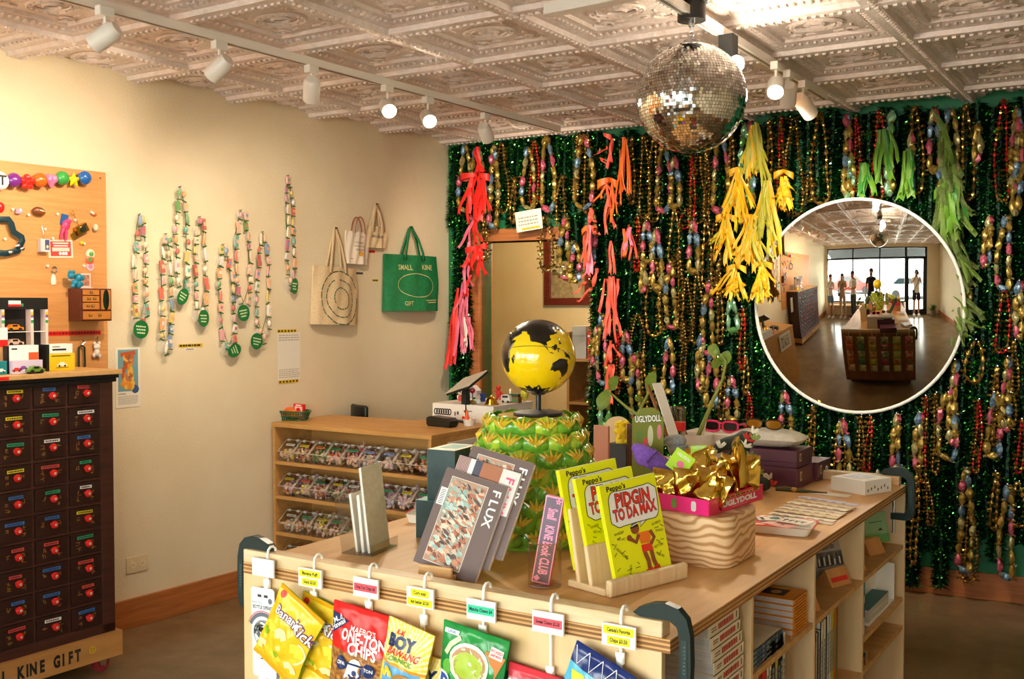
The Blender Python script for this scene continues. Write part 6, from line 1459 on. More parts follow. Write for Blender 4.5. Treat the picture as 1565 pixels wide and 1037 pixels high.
# ---- zines in an acrylic holder (left)
p=onT(565,842); p+=V((0,.02,0))
AC=clear('#f4f4f0',.88)
zd=math.atan2(.5,.5)
t=thing('zine_holder','clear acrylic holder near the left front edge of the island','holder',p,1.75)
m=MB(); m.box(-.075,.075,-.035,.065,0,.003,AC); m.M=Mx.Translation((0,.062,0))@Mx.Rotation(-.16,4,'X'); m.box(-.075,.075,-.003,0,0,.17,AC); m.M=Mx.Identity(4); m.box(-.075,.075,-.0375,-.035,0,.03,AC); m.build('stand',t)
PAPZ=mat('#d8cfbe',.6,0,'#cbc1ae',(60,60,60),4)
def zine(label,dx,dy,a,w_,h_,col,rz_=0):
    m=MB(Mx.Rotation(a,4,'X')); 
    for q in range(4): m.box(-w_/2,w_/2,q*.0022,q*.0022+.0016,.0,h_-.0008*q,col if q in(0,3) else WHITE)
    m.box(w_/2-.0005,w_/2+.0006,0,.009,0,h_,WHITE)
    solo('zine',m,label,'zine',p+Mx.Rotation(1.75,3,'Z')@V((dx,dy,.0045)),rot=(0,0,rz_))
zh=.245
zine('tall pale zine standing at the right of the clear acrylic holder',.0,-.02,-.12,.115,zh,PAPZ,1.75)
zine('white stapled zine in the middle of the clear acrylic holder',.0,.002,-.1,.11,.165,WHITE,1.77)
zine('folded cream zine at the left of the clear acrylic holder',.0,.02,-.14,.11,.168,PAPZ,1.74)
# ---- enamel tray and dark boxes (left)
p=onT(632,798); m=MB(); EN=mat('#efece2',.25,coat=.4)
def tray(m,a,b,h,rim): 
    def rr(x,y,z,c): 
        P=[]
        for sx,sy,a0 in ((1,1,0),(-1,1,pi/2),(-1,-1,pi),(1,-1,1.5*pi)):
            for k in range(5): P.append((sx*(x-c)+c*cos(a0+k*pi/8),sy*(y-c)+c*sin(a0+k*pi/8),z))
        return P
    L_=[rr(a*.84,b*.84,.001,.02),rr(a*.97,b*.97,h,.03),rr(a,b,h+.001,.03),rr(a*.94,b*.94,h-.001,.028),rr(a*.82,b*.82,.004,.018)]; n=20
    vs=sum(L_,[]); fs=[(i*n+k,i*n+(k+1)%n,(i+1)*n+(k+1)%n,(i+1)*n+k) for i in range(4) for k in range(n)]
    mats=[EN]*n+[RED]*2*n+[EN]*n; m.add(vs,fs,mats,True); m.add(L_[4],[tuple(range(n))],EN); m.add(L_[0],[tuple(reversed(range(n)))],EN)
tray(m,.085,.06,.03,RED); solo('enamel_tray',m,'small white enamel tray with a red rim behind the dark boxes','tray',p+V((.04,.05,0)),.3)
DG=mat('#22383a',.5,0,'#2b4446',(20,20,20)); TEAL=mat('#4f9a96',.5,0,'#7fb8b0',(40,40,40))
p=onT(631,822); p+=V((.04,.02,0))
m=MB().box(-.04,.05,0,.17,0,.115,DG); m.box(-.0405,-.04,0,.17,0,.115,mat('#cfd8d0',.5)) ; m.box(-.04,.05,.0,.17,.115,.1155,TEAL); solo('gift_box',m,'lower dark green box with a teal patterned top beside the magazines','box',p,.12,bevel=.001)
m=MB().box(-.04,.055,0,.15,0,.155,DG); m.box(-.04,.055,0,.15,.155,.1556,mat('#dcd8c4',.5)); m.box(-.02,.04,.04,.13,.1556,.156,TEAL); m.box(-.0404,-.04,0,.15,.0,.155,TEAL); solo('gift_box',m,'upper dark green box standing on the lower one beside the magazines','box',p+V((.035,.012,.1162)),.12,bevel=.001)
# ---- magazines on a wooden rest
pb_=onT(664,884); pb_+=V((.0,.03,0)); MR=.06
t=thing('magazine_rest','small pale wooden rest holding the magazines at the island front','stand',pb_,MR)
MB().box(-.052,.052,-.034,-.022,0,.034,PINE).build('front_lip',t,bevel=.005)
MB().box(-.052,.052,-.022,.14,0,.012,PINE).build('base',t,bevel=.002)
MB(Mx.Translation((0,.115,.01))@Mx.Rotation(-.3,4,'X')).box(-.04,.04,0,.012,0,.15,PINE).build('back_rest',t,bevel=.002)
MAUVE=mat('#6b5754',.5); COLL=[mat(c,.5) for c in ('#d9a88c','#c98f70','#e0b8a0','#b5694a','#8fb8b0','#5a4a44','#b8d0c8','#8a4a34','#e9d0bc','#4a3830')]
def flux(label,off,dx,lift,full=True,seed=1):
    m=MB(Mx.Translation((0,0,.0))@Mx.Rotation(-.36,4,'X')@Mx.Rotation(.19,4,'Y')); W_,HH,TH_=.2,.262,.011
    m.box(-W_/2,W_/2,0,TH_,0,HH,MAUVE); m.box(W_/2-.001,W_/2+.0004,.001,TH_-.001,.001,HH-.001,mat('#e9e4da',.6)); m.box(-W_/2+.002,W_/2-.001,.001,TH_-.001,HH-.001,HH+.0005,mat('#e9e4da',.6))
    f=lambda x,z:-.0004
    x0,x1,z0,z1=-W_*.36,W_*.22,HH*.06,HH*.93
    if full:
        m.box(x0-.0015,x1+.0015,-.0004,0,z0-.0015,z1+.0015,mat('#eadfd4',.5)); m.box(x0,x1,-.0007,-.0003,z0,z1,mat('#b98a70',.5,0,'#86aaa4',(12,12,12),3))
        r=random.Random(seed)
        for k in range(420):
            x,z=r.uniform(x0+.008,x1-.008),r.uniform(z0+.008,z1-.008); a=r.uniform(0,3.1); l=r.uniform(.004,.014); w2=r.uniform(.003,.008); c=r.choice(COLL if x<.0 else COLL+COLL[3:4]*3)
            P=[(x+l*cos(a+q)*(.6+.8*r.random())*(1 if q%2 else .6),-.0008-.000002*k,z+w2*sin(q)*(.7+.6*r.random())+l*.3*sin(a)*cos(q)) for q in (0,.9,1.8,2.7,3.6,4.5,5.4)]; P=[(min(x1,max(x0,q[0])),q[1],min(z1,max(z0,q[2]))) for q in P]; m.poly(P,c)
        m.box(-W_*.47,-W_*.36,-.0012,0,HH*.62,HH*.8,WHITE)
        for k in range(9): m.box(-W_*.45,-W_*.38,-.0014,-.001,HH*(.635+.017*k),HH*(.641+.017*k),INK)
    else:
        for a,b,c in ((-.5,-.3,'#7a5a58'),(-.3,-.22,'#e9e4e0'),(-.22,-.1,'#4a4a5c'),(-.1,.22,'#a8694a'),(.22,.5,'#d9d4d0')): m.box(W_*a,W_*b,-.0005,0,HH*.55,HH,mat(c,.5,0,mat and c,(30,30,30)) if False else mat(c,.5))
        for k in range(8): m.box(-W_*.49+k*.0048,-W_*.49+k*.0048+.002,-.0008,-.0004,HH*.55,HH*.999,mat('#c9a8a4',.5))
    c=WHITE if full else mat('#f0567a',.4)
    for k,ch in enumerate('FLUX'): m.text(ch,.036,W_*.37,HH*(.9-.098*k),-.0016,c,-pi/2,.02,sx=1.05)
    return solo('magazine',m,label,'magazine',pb_+Mx.Rotation(MR,3,'Z')@V((dx,off,lift)),rot=(0,0,MR),group='magazines on the wooden rest')
flux('front mauve magazine with white vertical lettering and a crowded collage cover',-.008,0.01,.0128,True,2)
flux('middle magazine with a brown photo cover and pink lettering behind the front one',.018,.035,.045,False)
flux('rear mauve magazine, highest of the three on the rest',.04,.062,.07,True,5)
# ---- glass with the pink box
p=onT(823,898); p+=V((0,.03,0))
k2=p.y/ray(823,825).y; gh=ray(823,825).z*k2+H-IT; gw=(ray(850,870)*k2-ray(799,870)*k2).length/2
m=MB().lathe([(0,.001),(gw,.001),(gw,gh),(gw-.0025,gh),(gw-.0025,.006),(0,.006)],clear('#fbf6ee',.92,.02),36); 
m.tube([(gw*cos(2*pi*k/36),gw*sin(2*pi*k/36),gh) for k in range(36)],.0014,clear('#e8d8c4',.6),6,True); m.tube([(gw*.98*cos(2*pi*k/36),gw*.98*sin(2*pi*k/36),.004) for k in range(36)],.002,clear('#e8d8c4',.6),6,True)
solo('glass_cylinder',m,'clear glass cylinder holding the pink box in front of the pineapple','glass',p)
PKB=mat('#ef8fb4',.4); PUR=mat('#6a5468',.5)
k2=p.y/ray(838,768).y; bh=(ray(838,768).z-ray(822,900).z)*k2*1.02; bwid=.046
m=MB(); m.box(-bwid/2,bwid/2,0,.024,0,bh,PKB); m.box(-bwid/2+.003,bwid/2-.003,-.0005,0,.004,bh-.004,PUR); m.box(-bwid/2+.003,bwid/2-.003,.0,.0,0,0,PUR)
for s,z,sz in (('Small',bh*.8,.034),('KINE',bh*.585,.031),('Book',bh*.4,.034),('CLUB',bh*.2,.034)): m.text(s,sz,0,z,-.0012,PKB,-pi/2,.03,sx=bh*.19/(sz*.62*len(s)))
for k in range(5): m.M=Mx.Translation((.012,-.0012,bh*.95))@Mx.Rotation(k*2*pi/5,4,'Y'); m.ell((0,0,.0045),.0022,.0004,.0035,PKB,8,4)
m.M=Mx.Translation((-.011,-.0011,bh*.055))@Mx.Rotation(.78,4,'Y'); m.box(-.006,.006,-.0005,0,-.006,.006,PKB)
m.M=Mx.Identity(4)
solo('incense_box','' or m,'tall narrow pink box with script lettering leaning in the glass cylinder','box',p+V((-.005,-.014,.0075)),rot=(-.06,.16,.3),bevel=.001)
# ---- joke books on a wooden stand
pS=onT(968,905); SR=.2
SR=math.atan2((onT(1050,885)-onT(935,915)).y,(onT(1050,885)-onT(935,915)).x)
fl_=onT(935,915); fr2=onT(1050,883); wS=(fr2-fl_).length
t=thing('book_stand','pale wooden stepped stand holding the yellow books','stand',(fl_+fr2)/2,SR)
NAT=mat('#ecd2a8',.5,0,'#dfb988',(60,4,4),4); dS=.15
MB().box(-wS/2,wS/2,-.001,.018,0,.042,NAT).build('front_lip',t,bevel=.006)
MB().box(-wS/2,wS/2,.018,dS,0,.018,NAT).build('base',t,bevel=.004)
for y,h_ in ((.062,.1),(.105,.185)): MB(Mx.Translation((0,y,.016))@Mx.Rotation(-.2,4,'X')).box(-wS/2,wS/2,0,.013,0,h_,NAT).build('slat',t,bevel=.004)
LY=mat('#eef000',.45); LYD=mat('#d3d400',.5); CR=mat('#e4321e',.5); SK=mat('#8f4a24',.5); ORG=mat('#ef7a1e',.5)
def book(label,dx,yb,zb,seed):
    r=random.Random(seed); W_,HH,T_=.152,.228,.013
    m=MB(Mx.Rotation(-.2,4,'X')@Mx.Rotation(-.06,4,'Y')@Mx.Diagonal((1.36,1,1.1,1))); m.box(-W_/2,W_/2,0,T_,0,HH,LY); m.box(-W_/2-.0004,-W_/2+.001,.0005,T_-.0005,.001,HH-.001,LYD); m.box(-W_/2+.002,W_/2-.001,.001,T_-.001,HH-.001,HH+.0005,WHITE)
    f=lambda x,z:-.0004
    m.text("Peppo's",.0165,-.035,HH*.947,-.0006,INK,0.0,.03)
    P=[]
    for k in range(40):
        a=2*pi*k/40; c,s=cos(a),sin(a); P.append((.004+.066*abs(c)**.35*(1 if c>0 else -1)+.0015*sin(5*a),HH*.735+.041*abs(s)**.4*(1 if s>0 else -1)+.0015*sin(7*a)))
    flat(m,P,WHITE,f,.0002); strip(m,P+P[:2],.0018,INK,f,.0006)
    flat(m,[(.012,HH*.56),(.03,HH*.56),(.012,HH*.515)],WHITE,f,.0003); strip(m,[(.014,HH*.557),(.01,HH*.51),(.03,HH*.557)],.0016,INK,f,.0007)
    def t2(s,sz,x,z,ro,sx): 
        m.text(s,sz,x,z,-.001,INK,ro,.055,sx=sx); m.text(s,sz,x,z,-.0013,CR,ro,.022,sx=sx)
    t2('PIDGIN',.043,.004,HH*.805,-.03,.68); t2('TO DA MAX',.036,.004,HH*.675,.02,.58)
    # a plain standing figure
    o=-.0012; g=lambda x,z:-.0008
    flat(m,arc(-.005,HH*.50,.0115,0,6.28,14),SK,g,.0); flat(m,[(-.018,HH*.515),(-.012,HH*.555),(.003,HH*.558),(.006,HH*.52),(-.004,HH*.515)],mat('#2a1a12',.5),g,.0002); flat(m,[(-.014,HH*.54),(.004,HH*.556),(.005,HH*.548),(-.014,HH*.53)],WHITE,g,.0005)
    flat(m,[(.0,HH*.455),(.036,HH*.45),(.03,HH*.33),(.004,HH*.34)],ORG,g,.0002); 
    strip(m,[(.002,HH*.44),(-.008,HH*.37),(-.022,HH*.42)],.01,SK,g,.0004); strip(m,[(.034,HH*.445),(.042,HH*.37),(.03,HH*.31)],.009,SK,g,.0004); disc(m,-.024,HH*.43,.007,SK,g,10,off=.0005)
    flat(m,[(.004,HH*.33),(.031,HH*.325),(.034,HH*.25),(.004,HH*.255)],CR,g,.0003)
    strip(m,[(.01,HH*.255),(.016,HH*.16),(.016,HH*.07)],.011,SK,g,.0002); strip(m,[(.028,HH*.255),(.03,HH*.15),(.036,HH*.07)],.011,SK,g,.0002); strip(m,[(.006,HH*.055),(.024,HH*.07)],.009,CR,g,.0004); strip(m,[(.026,HH*.06),(.044,HH*.075)],.009,CR,g,.0004)
    for s,x,z,ro in (('NO AC',-.045,HH*.44,-.2),('WHEEE',-.05,HH*.5,.1),('HOW COME',-.05,HH*.3,-.9),('SHAKA',.06,HH*.42,-.1),('BUMBYE',.055,HH*.5,.1),('MINORS',.05,HH*.18,-.6),('GRINDS',-.035,HH*.12,1.3),('MO BETTAH',.045,HH*.27,.05)): m.text(s,.0085,x,z,-.0007,INK,ro,.0,sx=.8)
    for k in range(46):
        x,z=r.uniform(-.07,.07),r.uniform(.01,HH*.53); a=r.uniform(-.9,.9)
        if -.03<x<.05 and z<HH*.56: 
            if r.random()<.85: continue
        l=r.uniform(.004,.008); strip(m,[(x-l*cos(a),z-l*sin(a)),(x+l*cos(a),z+l*sin(a))],.0016,mat('#5a5a10',.6),f,.0003)
    return solo('book',m,label,'book',V((0,0,0))+(fl_+fr2)/2+Mx.Rotation(SR,3,'Z')@V((dx,yb,zb)),rot=(0,0,SR),group='yellow books on the stand')
book('front yellow paperback of the three on the pale stepped stand, cover fully seen',.008,.0245,.0195,1)
book('middle yellow paperback of the three on the pale stepped stand',-.022,.078,.034,2)
book('rearmost yellow paperback of the three on the pale stepped stand',-.038,.121,.052,3)
# ---- pine riser with pink tray
pR=onT(1085,866); rA=onT(1000,866); 
kR=pR.y/ray(1085,800).y; RHT=(plane(1165,772,onT(1165,845),(ray(1165,772).x,ray(1165,772).y,0)).z-IT)
RWX=.2; RDY=.15
WAV=bpy.data.materials.new('pine'); WAV.use_nodes=True; nt=WAV.node_tree; b_=nt.nodes['Principled BSDF']; b_.inputs['Roughness'].default_value=.5
tc=nt.nodes.new('ShaderNodeTexCoord'); wv=nt.nodes.new('ShaderNodeTexWave'); wv.wave_type='BANDS'; wv.bands_direction='Z'; wv.inputs['Scale'].default_value=15; wv.inputs['Distortion'].default_value=16; wv.inputs['Detail'].default_value=1.5; wv.inputs['Detail Scale'].default_value=.55
mp=nt.nodes.new('ShaderNodeMapping'); mp.inputs['Scale'].default_value=(1,1,1.25); cr=nt.nodes.new('ShaderNodeValToRGB'); cr.color_ramp.elements[0].color=lin('#f0cfa4'); cr.color_ramp.elements[1].color=lin('#c08a54'); cr.color_ramp.elements[0].position=.35; cr.color_ramp.elements[1].position=1
nt.links.new(tc.outputs['Object'],mp.inputs[0]); nt.links.new(mp.outputs[0],wv.inputs['Vector']); nt.links.new(wv.outputs['Fac'],cr.inputs[0]); nt.links.new(cr.outputs[0],b_.inputs['Base Color'])
rc=onT(1118,866); 
def rrect(a,b,c,n=8): return [(sx*(a-c)+c*cos(a0+k*pi/2/n),sy*(b-c)+c*sin(a0+k*pi/2/n)) for sx,sy,a0 in ((1,1,0),(-1,1,pi/2),(-1,-1,pi),(1,-1,1.5*pi)) for k in range(n+1)]
RR0=.02; nearp=onT(1095,870); rightp=onT(1168,838)
RCX=rightp.x-.155+.0; RCY=nearp.y+.14
RA,RBb=.178,.135
RC0=V((rightp.x-RA+.004,nearp.y+RBb-.004,IT))
m=MB(); P=rrect(RA,RBb,.06); n=len(P)
zs_=[0,.004,RHT-.004,RHT]; ins=[.003,0,0,.004]; vs=[]
for z,i_ in zip(zs_,ins): vs+=[(x*(1-i_/RA),y*(1-i_/RBb),z) for x,y in P]
m.add(vs,[(q*n+k,q*n+(k+1)%n,(q+1)*n+(k+1)%n,(q+1)*n+k) for q in range(3) for k in range(n)],WAV,True); m.add(vs[-n:],[tuple(range(n))],WAV); m.add(vs[:n],[tuple(reversed(range(n)))],WAV)
solo('wooden_riser',m,'thick pale pine block with rounded corners carrying the pink tray','block',RC0,.0)
ZR=IT+RHT+.0006
c0=onz(1083,789,ZR); c1=onz(1165,762,ZR); c2=onz(985,772,ZR)
u=(c1-c0); v=(c2-c0); br=math.atan2(u.y,u.x); bl=u.length; bd=.27
v_=V((-sin(br),cos(br),0)); 
# box axes: long pink side along -v direction to the left, short side with lettering to the right
vl=v.length; br2=math.atan2(-v.y,-v.x)
ctr=c0+u*.5+v*.5
bh_=plane(1083,765,c0,(ray(1083,765).x,ray(1083,765).y,0)).z-ZR
HPK=mat('#f02a86',.35); HPD=mat('#e8335f',.4)
t=thing('display_tray','hot pink display tray full of gold packets on the pine block','tray',c0)
ud=u.normalized(); vd=v.normalized()
def TB(a,b,z): return (ud*a+vd*b)+V((0,0,z))
def wallq(m,a0,b0,a1,b1,h0,h1,mt,th=.003):
    A_,B_=V(TB(a0,b0,0)),V(TB(a1,b1,0)); d_=(B_-A_).normalized(); nn=V((d_.y,-d_.x,0))*th/2
    vs=[A_-nn,A_+nn,B_+nn,B_-nn]; vs=[q+V((0,0,h0)) for q in vs]+[q+V((0,0,h1)) for q in vs]
    m.add(vs,[(0,1,2,3)[::-1],(4,5,6,7),(0,1,5,4),(1,2,6,5),(2,3,7,6),(3,0,4,7)],mt)
for nm,a0,b0,a1,b1,mt_ in (('front_wall',0,0,0,vl,HPK),('side_wall',0,0,bl,0,HPD),('rear_wall',bl,0,bl,vl,HPK),('side_wall',0,vl,bl,vl,HPK)):
    m=MB(); wallq(m,a0,b0,a1,b1,.0,bh_*(1 if nm!='side_wall' else 1.05),mt_); m.build(nm,t)
m=MB(); m.add([TB(0,0,.0015),TB(bl,0,.0015),TB(bl,vl,.0015),TB(0,vl,.0015)],[(0,1,2,3)],HPK); m.build('floor_panel',t)
sd=MB(Mx.Translation(TB(bl*.5,0,0))@Mx.Rotation(math.atan2(ud.y,ud.x),4,'Z')); sd.text('UGLYDOLL',bh_*.5,bl*.05,bh_*.45,-.0024,WHITE,0,.06,sx=bl*.62/(bh_*.5*.62*8)); sd.text('UGLYDOLL',bh_*.5,bl*.05,bh_*.45,-.0028,HPD,0,-.01,sx=bl*.62/(bh_*.5*.62*8)) if False else None
sd.box(-bl*.34,bl*.42,-.0024,-.0018,bh_*.78,bh_*.93,mat('#f0b42a',.4)); lines(sd,-bl*.3,bl*.38,bh_*.81,bh_*.9,1,-.0026,INK,3,.8); lines(sd,-bl*.1,bl*.2,bh_*.12,bh_*.2,1,-.0022,mat('#f6c0d0',.4),5)
sd.build('lettering',t)
fw2=MB(Mx.Translation(TB(0,vl*.5,0))@Mx.Rotation(math.atan2(-vd.y,-vd.x),4,'Z'))
for xo,c in ((-vl*.02,'#6a9a3a'),(vl*.28,'#dfe2e6')):
    P=[(xo+bh_*.2*abs(cos(q*2*pi/20))**.5*(1 if cos(q*2*pi/20)>0 else -1),bh_*.5+bh_*.32*abs(sin(q*2*pi/20))**.6*(1 if sin(q*2*pi/20)>0 else -1)) for q in range(20)]
    fw2.add([(x,-.0021,z) for x,z in P],[tuple(range(20))],mat(c,.4))
fw2.build('stickers',t,label=None) if False else fw2.build('stickers',t)
# gold packets
GF=mat('#c9a036',.16,1,'#e3c060',(30,30,30),2,bump=.12,bsc=22); GF2=mat('#a8842c',.2,1,bump=.12,bsc=26)
def packet(seed,w_=.085,h_=.11):
    r=random.Random(seed); m=MB(); ph=[r.uniform(0,6) for _ in range(6)]
    def dsp(u,v): return .007*sin(u*5+ph[0]+v*3)+.004*abs(sin(v*6+ph[1]-u*5))+.0022*abs(sin(u*11+v*9+ph[2]))
    def e(u,v): return (max(0,1-(2*u-1)**4)*max(0,1-(2*v-1)**6))
    m.sheet(lambda u,v:((u-.5)*w_,-.014*e(u,v)-dsp(u,v),v*h_),12,14,lambda u,v:GF if (v>.08) else GF2,True); m.sheet(lambda u,v:((.5-u)*w_,.014*e(u,v)-dsp(1-u,v),v*h_),12,14,lambda u,v:GF,True)
    return m
pm=[packet(k).build('p',None).data for k in range(3)]
for o in [o for o in COL.objects if o.name=='p' or o.name.startswith('p.')]: bpy.data.objects.remove(o)
rg=random.Random(12); npk=0
names=['front left','front middle','front right','middle left','centre','middle right','rear left','rear middle','rear right']
for i in range(3):
    for j in range(5):
        o=bpy.data.objects.new('foil_packet',pm[(i+j)%3]); COL.objects.link(o)
        a=bl*(.2+.3*i); b=vl*(.88-.19*j); q=c0+TB(a,b,.018+.012*i)
        o.location=q; o.rotation_euler=(rg.uniform(-.5,.35),rg.uniform(-.35,.35),math.atan2(-vd.y,-vd.x)+rg.uniform(-.4,.4)); o.scale=(1,1,rg.uniform(.7,.9) if i<2 else rg.uniform(.75,.95))
        props(o,'crinkled gold foil packet in the pink tray, %s from the left in the %s row'%(ordn(j),('front','middle','back')[i]),'packet','gold packets in the pink tray')
o=dup(o,c0+TB(bl*.75,vl*.12,.03),(-.12,.12,br+.4),'tallest gold foil packet standing at the right end of the pink tray'); o.scale=(1.1,1,1.45)
# header card, plush toys, tags
OLV=mat('#74781a',.45); pH=c0+TB(bl*.95,vl*.62,0)
kH=lambda px,py,d: V((0,0,H))+ray(px,py)*d
dH=V((pH.x,pH.y,0)).length/V((ray(990,650).x,ray(990,650).y,0)).length
A0=kH(990,690,dH); zlo=ZR-A0.z+.004; wH=(kH(1014,650,dH)-kH(966,650,dH)).length; hH=kH(990,622,dH).z-A0.z
rH=math.atan2(A0.y,A0.x)-pi/2+.12
P=[(-wH/2,zlo),(wH/2,zlo),(wH/2,hH*.78),(wH*.42,hH*.8),(wH*.36,hH*.92),(wH*.15,hH*1.0),(-wH*.15,hH*.99),(-wH*.34,hH*.9),(-wH*.42,hH*.78),(-wH/2,hH*.76)]
m=MB(); m.prism(P,-.001,.001,OLV)
for bo,c,yy in ((.09,mat('#3a3410',.5),-.0014),(.03,mat('#efeee0',.5),-.0018)): m.text('UGLYDOLL',hH*.2,0,hH*.74,yy,c,.06,bo,sx=wH*.8/(hH*.2*.62*8))
for x,z,w_,h_,c in ((-.26,.36,.1,.13,'#5f7a2e'),(.08,.36,.09,.24,'#c9c4a0'),(-.08,.2,.06,.13,'#d23a4a'),(.36,.45,.07,.17,'#d87a8a')): m.add([(wH*x+wH*w_*cos(q*pi/8),-.0013,hH*z+hH*h_*sin(q*pi/8)) for q in range(16)],[tuple(range(16))],mat(c,.5))
solo('header_card',m,'olive green shaped header card with pale lettering standing behind the pink tray','card',A0,rot=(-.0,.0,rH)) ; SC.objects[-1] if False else None
def blob(m,pts,mt): 
    for c,r_ in pts: m.ell(c,*((r_,r_,r_) if not isinstance(r_,tuple) else r_),mt,14,9)
def skinny(name,label,cat,loc,verts,edges,rad,mt,rot=(0,0,0)):
    me=bpy.data.meshes.new(name); me.from_pydata(verts,edges,[]); o=bpy.data.objects.new(name,me); COL.objects.link(o); me.materials.append(mt)
    s=o.modifiers.new('skin','SKIN'); s.use_smooth_shade=True
    for i,r_ in enumerate(rad): 
        v_=me.skin_vertices[0].data[i]; v_.radius=r_ if isinstance(r_,tuple) else (r_,r_)
    me.skin_vertices[0].data[0].use_root=True
    d=o.modifiers.new('sub','SUBSURF'); d.levels=d.render_levels=2
    o.location=loc; o.rotation_euler=rot; return props(o,label,cat)
PLU=mat('#8a5fc0',.9,0,'#7a4fb0',(120,120,120),3,bump=.4,bsc=300); PLGR=mat('#9a9894',.9,0,'#85837f',(120,120,120),3,bump=.4,bsc=300)
dP=dH*.965; q0=kH(1003,712,dP)
S_=(kH(1030,700,dP)-kH(970,700,dP)).length/60
def pl_(px,py): q=kH(px,py,dP)-q0; return (q.x,q.y,q.z)
skinny('plush_toy','purple plush toy sprawled over the gold packets in the pink tray','plush toy',q0,[pl_(1003,708),pl_(985,692),pl_(972,684),pl_(1018,716),pl_(1032,724),pl_(978,712),pl_(1012,724),pl_(966,680)],[(0,1),(1,2),(0,3),(3,4),(1,5),(3,6),(2,7)],[.03,.032,.02,.026,.006,.013,.013,.008],PLU)
dG=dH*1.02; q0=kH(1035,690,dG)
def pg_(px,py): q=kH(px,py,dG)-q0; return (q.x,q.y,q.z)
skinny('plush_toy','grey plush toy sitting among the gold packets, a lime tag below it','plush toy',q0,[pg_(1036,690),pg_(1033,672),pg_(1032,662),pg_(1012,676),pg_(1050,700),pg_(1040,706),pg_(1048,676)],[(0,1),(1,2),(1,3),(0,4),(0,5),(1,6)],[.036,.03,.024,.012,.02,.022,.012],PLGR)
LIME=mat('#b4e018',.4)
def limetag(label,px,py,d,w_,h_,ry,sq):
    m=MB().box(-w_/2,w_/2,-.0008,.0008,-h_/2,h_/2,LIME); m.text('UGLYDOLL',h_*.2,0,h_*.28,-.0012,WHITE,0,.03,sx=w_*.7/(h_*.2*.62*8))
    if sq: m.add([(w_*.05+w_*.18*cos(q*pi/8),-.0011,-h_*.08+h_*.16*sin(q*pi/8)) for q in range(16)],[tuple(range(16))],mat('#ee6a9a',.4)); lines(m,-w_*.2,w_*.3,-h_*.4,-h_*.32,1,-.0011,mat('#5a6a10',.5))
    q=kH(px,py,d); solo('hang_tag',m,label,'tag',q,rot=(-.15,ry,math.atan2(q.y,q.x)-pi/2))
limetag('square lime hang tag turned on its corner on the gold packets',1040,706,dH*.93,.062,.062,.6,True)
limetag('smaller lime hang tag under the dark floral plush',1068,688,dH*.99,.048,.03,-.08,False)
# dark floral plush behind and right of the packets
FLO=mat('#2c3326',.85); Fw=mat('#e6dcc4',.8); Fr_=mat('#b8281e',.8); Fg=mat('#8a9a4a',.8)
dF=dH*1.03; q0=kH(1118,700,dF*1.0)
def pf_(px,py,k=1.0): q=(onz(px,py,IT+.034) if py>725 else kH(px,py,dF*k))-q0; return (q.x,q.y,q.z)
t0=skinny('plush_toy','dark plush toy with a flower print at the right behind the gold packets','plush toy',q0,[pf_(1120,705),pf_(1132,682),pf_(1142,665),pf_(1104,678),pf_(1090,690),pf_(1146,728),pf_(1172,742),pf_(1108,716),pf_(1144,658)],[(0,1),(1,2),(1,3),(3,4),(0,5),(5,6),(0,7),(2,8)],[.036,.032,.03,.022,.018,.028,.026,.025,.02],FLO)
m=MB(); rf=random.Random(4)
for px,py,c in ((1100,684,Fw),(1138,682,Fw),(1150,662,Fw),(1142,672,Fr_),(1086,694,Fw),(1146,700,Fg),(1168,732,Fw),(1180,742,Fr_),(1150,742,Fr_),(1156,722,Fg),(1105,708,Fr_),(1152,672,Fg),(1176,730,Fw),(1128,694,Fw)):
    q=pf_(px,py,.986)
    m=MB()
    for k in range(4):
        a=rf.uniform(0,1)+k*.5; m.M=Mx.Translation(q)@Mx.Rotation(.56,4,'Z')@Mx.Rotation(a-.7,4,'Y'); m.ell((0,0,.012),.0045,.004,.013,c,8,5)
    m.M=Mx.Identity(4); m.build('flower_print',t0)
# ---- behind the tray: tumbler, paper strip, plant, bowl, glasses, cushion, boxes
def blw(px,py,y): p=ray(px,py)*(y/ray(px,py).y); return V((p.x,p.y,H+p.z))
# small brown-pink card stand with black box and yellow pen (left, behind the books)
yb=3.35
p=blw(918,700,yb); PB1=mat('#c98a70',.5)
m=MB(); hA=blw(918,650,yb).z-IT; wA=(blw(930,660,yb)-blw(906,660,yb)).length
m.box(-wA/2,wA/2,0,.012,0,hA,PB1); m.box(-wA*.9,wA*.9,-.03,.05,0,.03,PB1); solo('card_stand',m,'pinkish wooden card stand behind the yellow books','stand',(p.x,yb,IT),-.1,bevel=.002)
yb2=3.55; hb2=blw(941,678,yb2).z-IT; wb2=(blw(958,690,yb2)-blw(926,690,yb2)).length
p=blw(942,690,yb2); m=MB().box(-wb2/2,wb2/2,0,.09,0,hb2,BLACK); solo('black_box',m,'black box behind the yellow books holding a yellow toy','box',(p.x,yb2,IT),-.1,bevel=.003)
hh_=blw(943,643,yb2).z-blw(941,678,yb2).z; YT=mat('#f0d020',.35); m=MB()
r=random.Random(2); m.lathe([(.02,0),(.022,hh_*.2),(.016,hh_*.4),(.022,hh_*.55),(.018,hh_*.75),(.024,hh_*.9),(0,hh_)],YT,12)
for k in range(9): a=k*2.4; m.ell((.02*cos(a),.02*sin(a),hh_*(.1+.1*k)),.01,.01,.01,YT,8,6)
solo('toy',m,'knobbly bright yellow toy standing on the black box','toy',(p.x+.005,yb2+.03,IT+hb2+.0006))
yc=3.7; zT=blw(941,636,yc).z; R_=(blw(966,660,yc)-blw(920,660,yc)).length/2; p=blw(943,700,yc)
m=MB(); P=[(-R_,0),(R_,0)]+[(R_*cos(pi*k/14),zT-R_-IT+R_*sin(pi*k/14)) for k in range(15)]
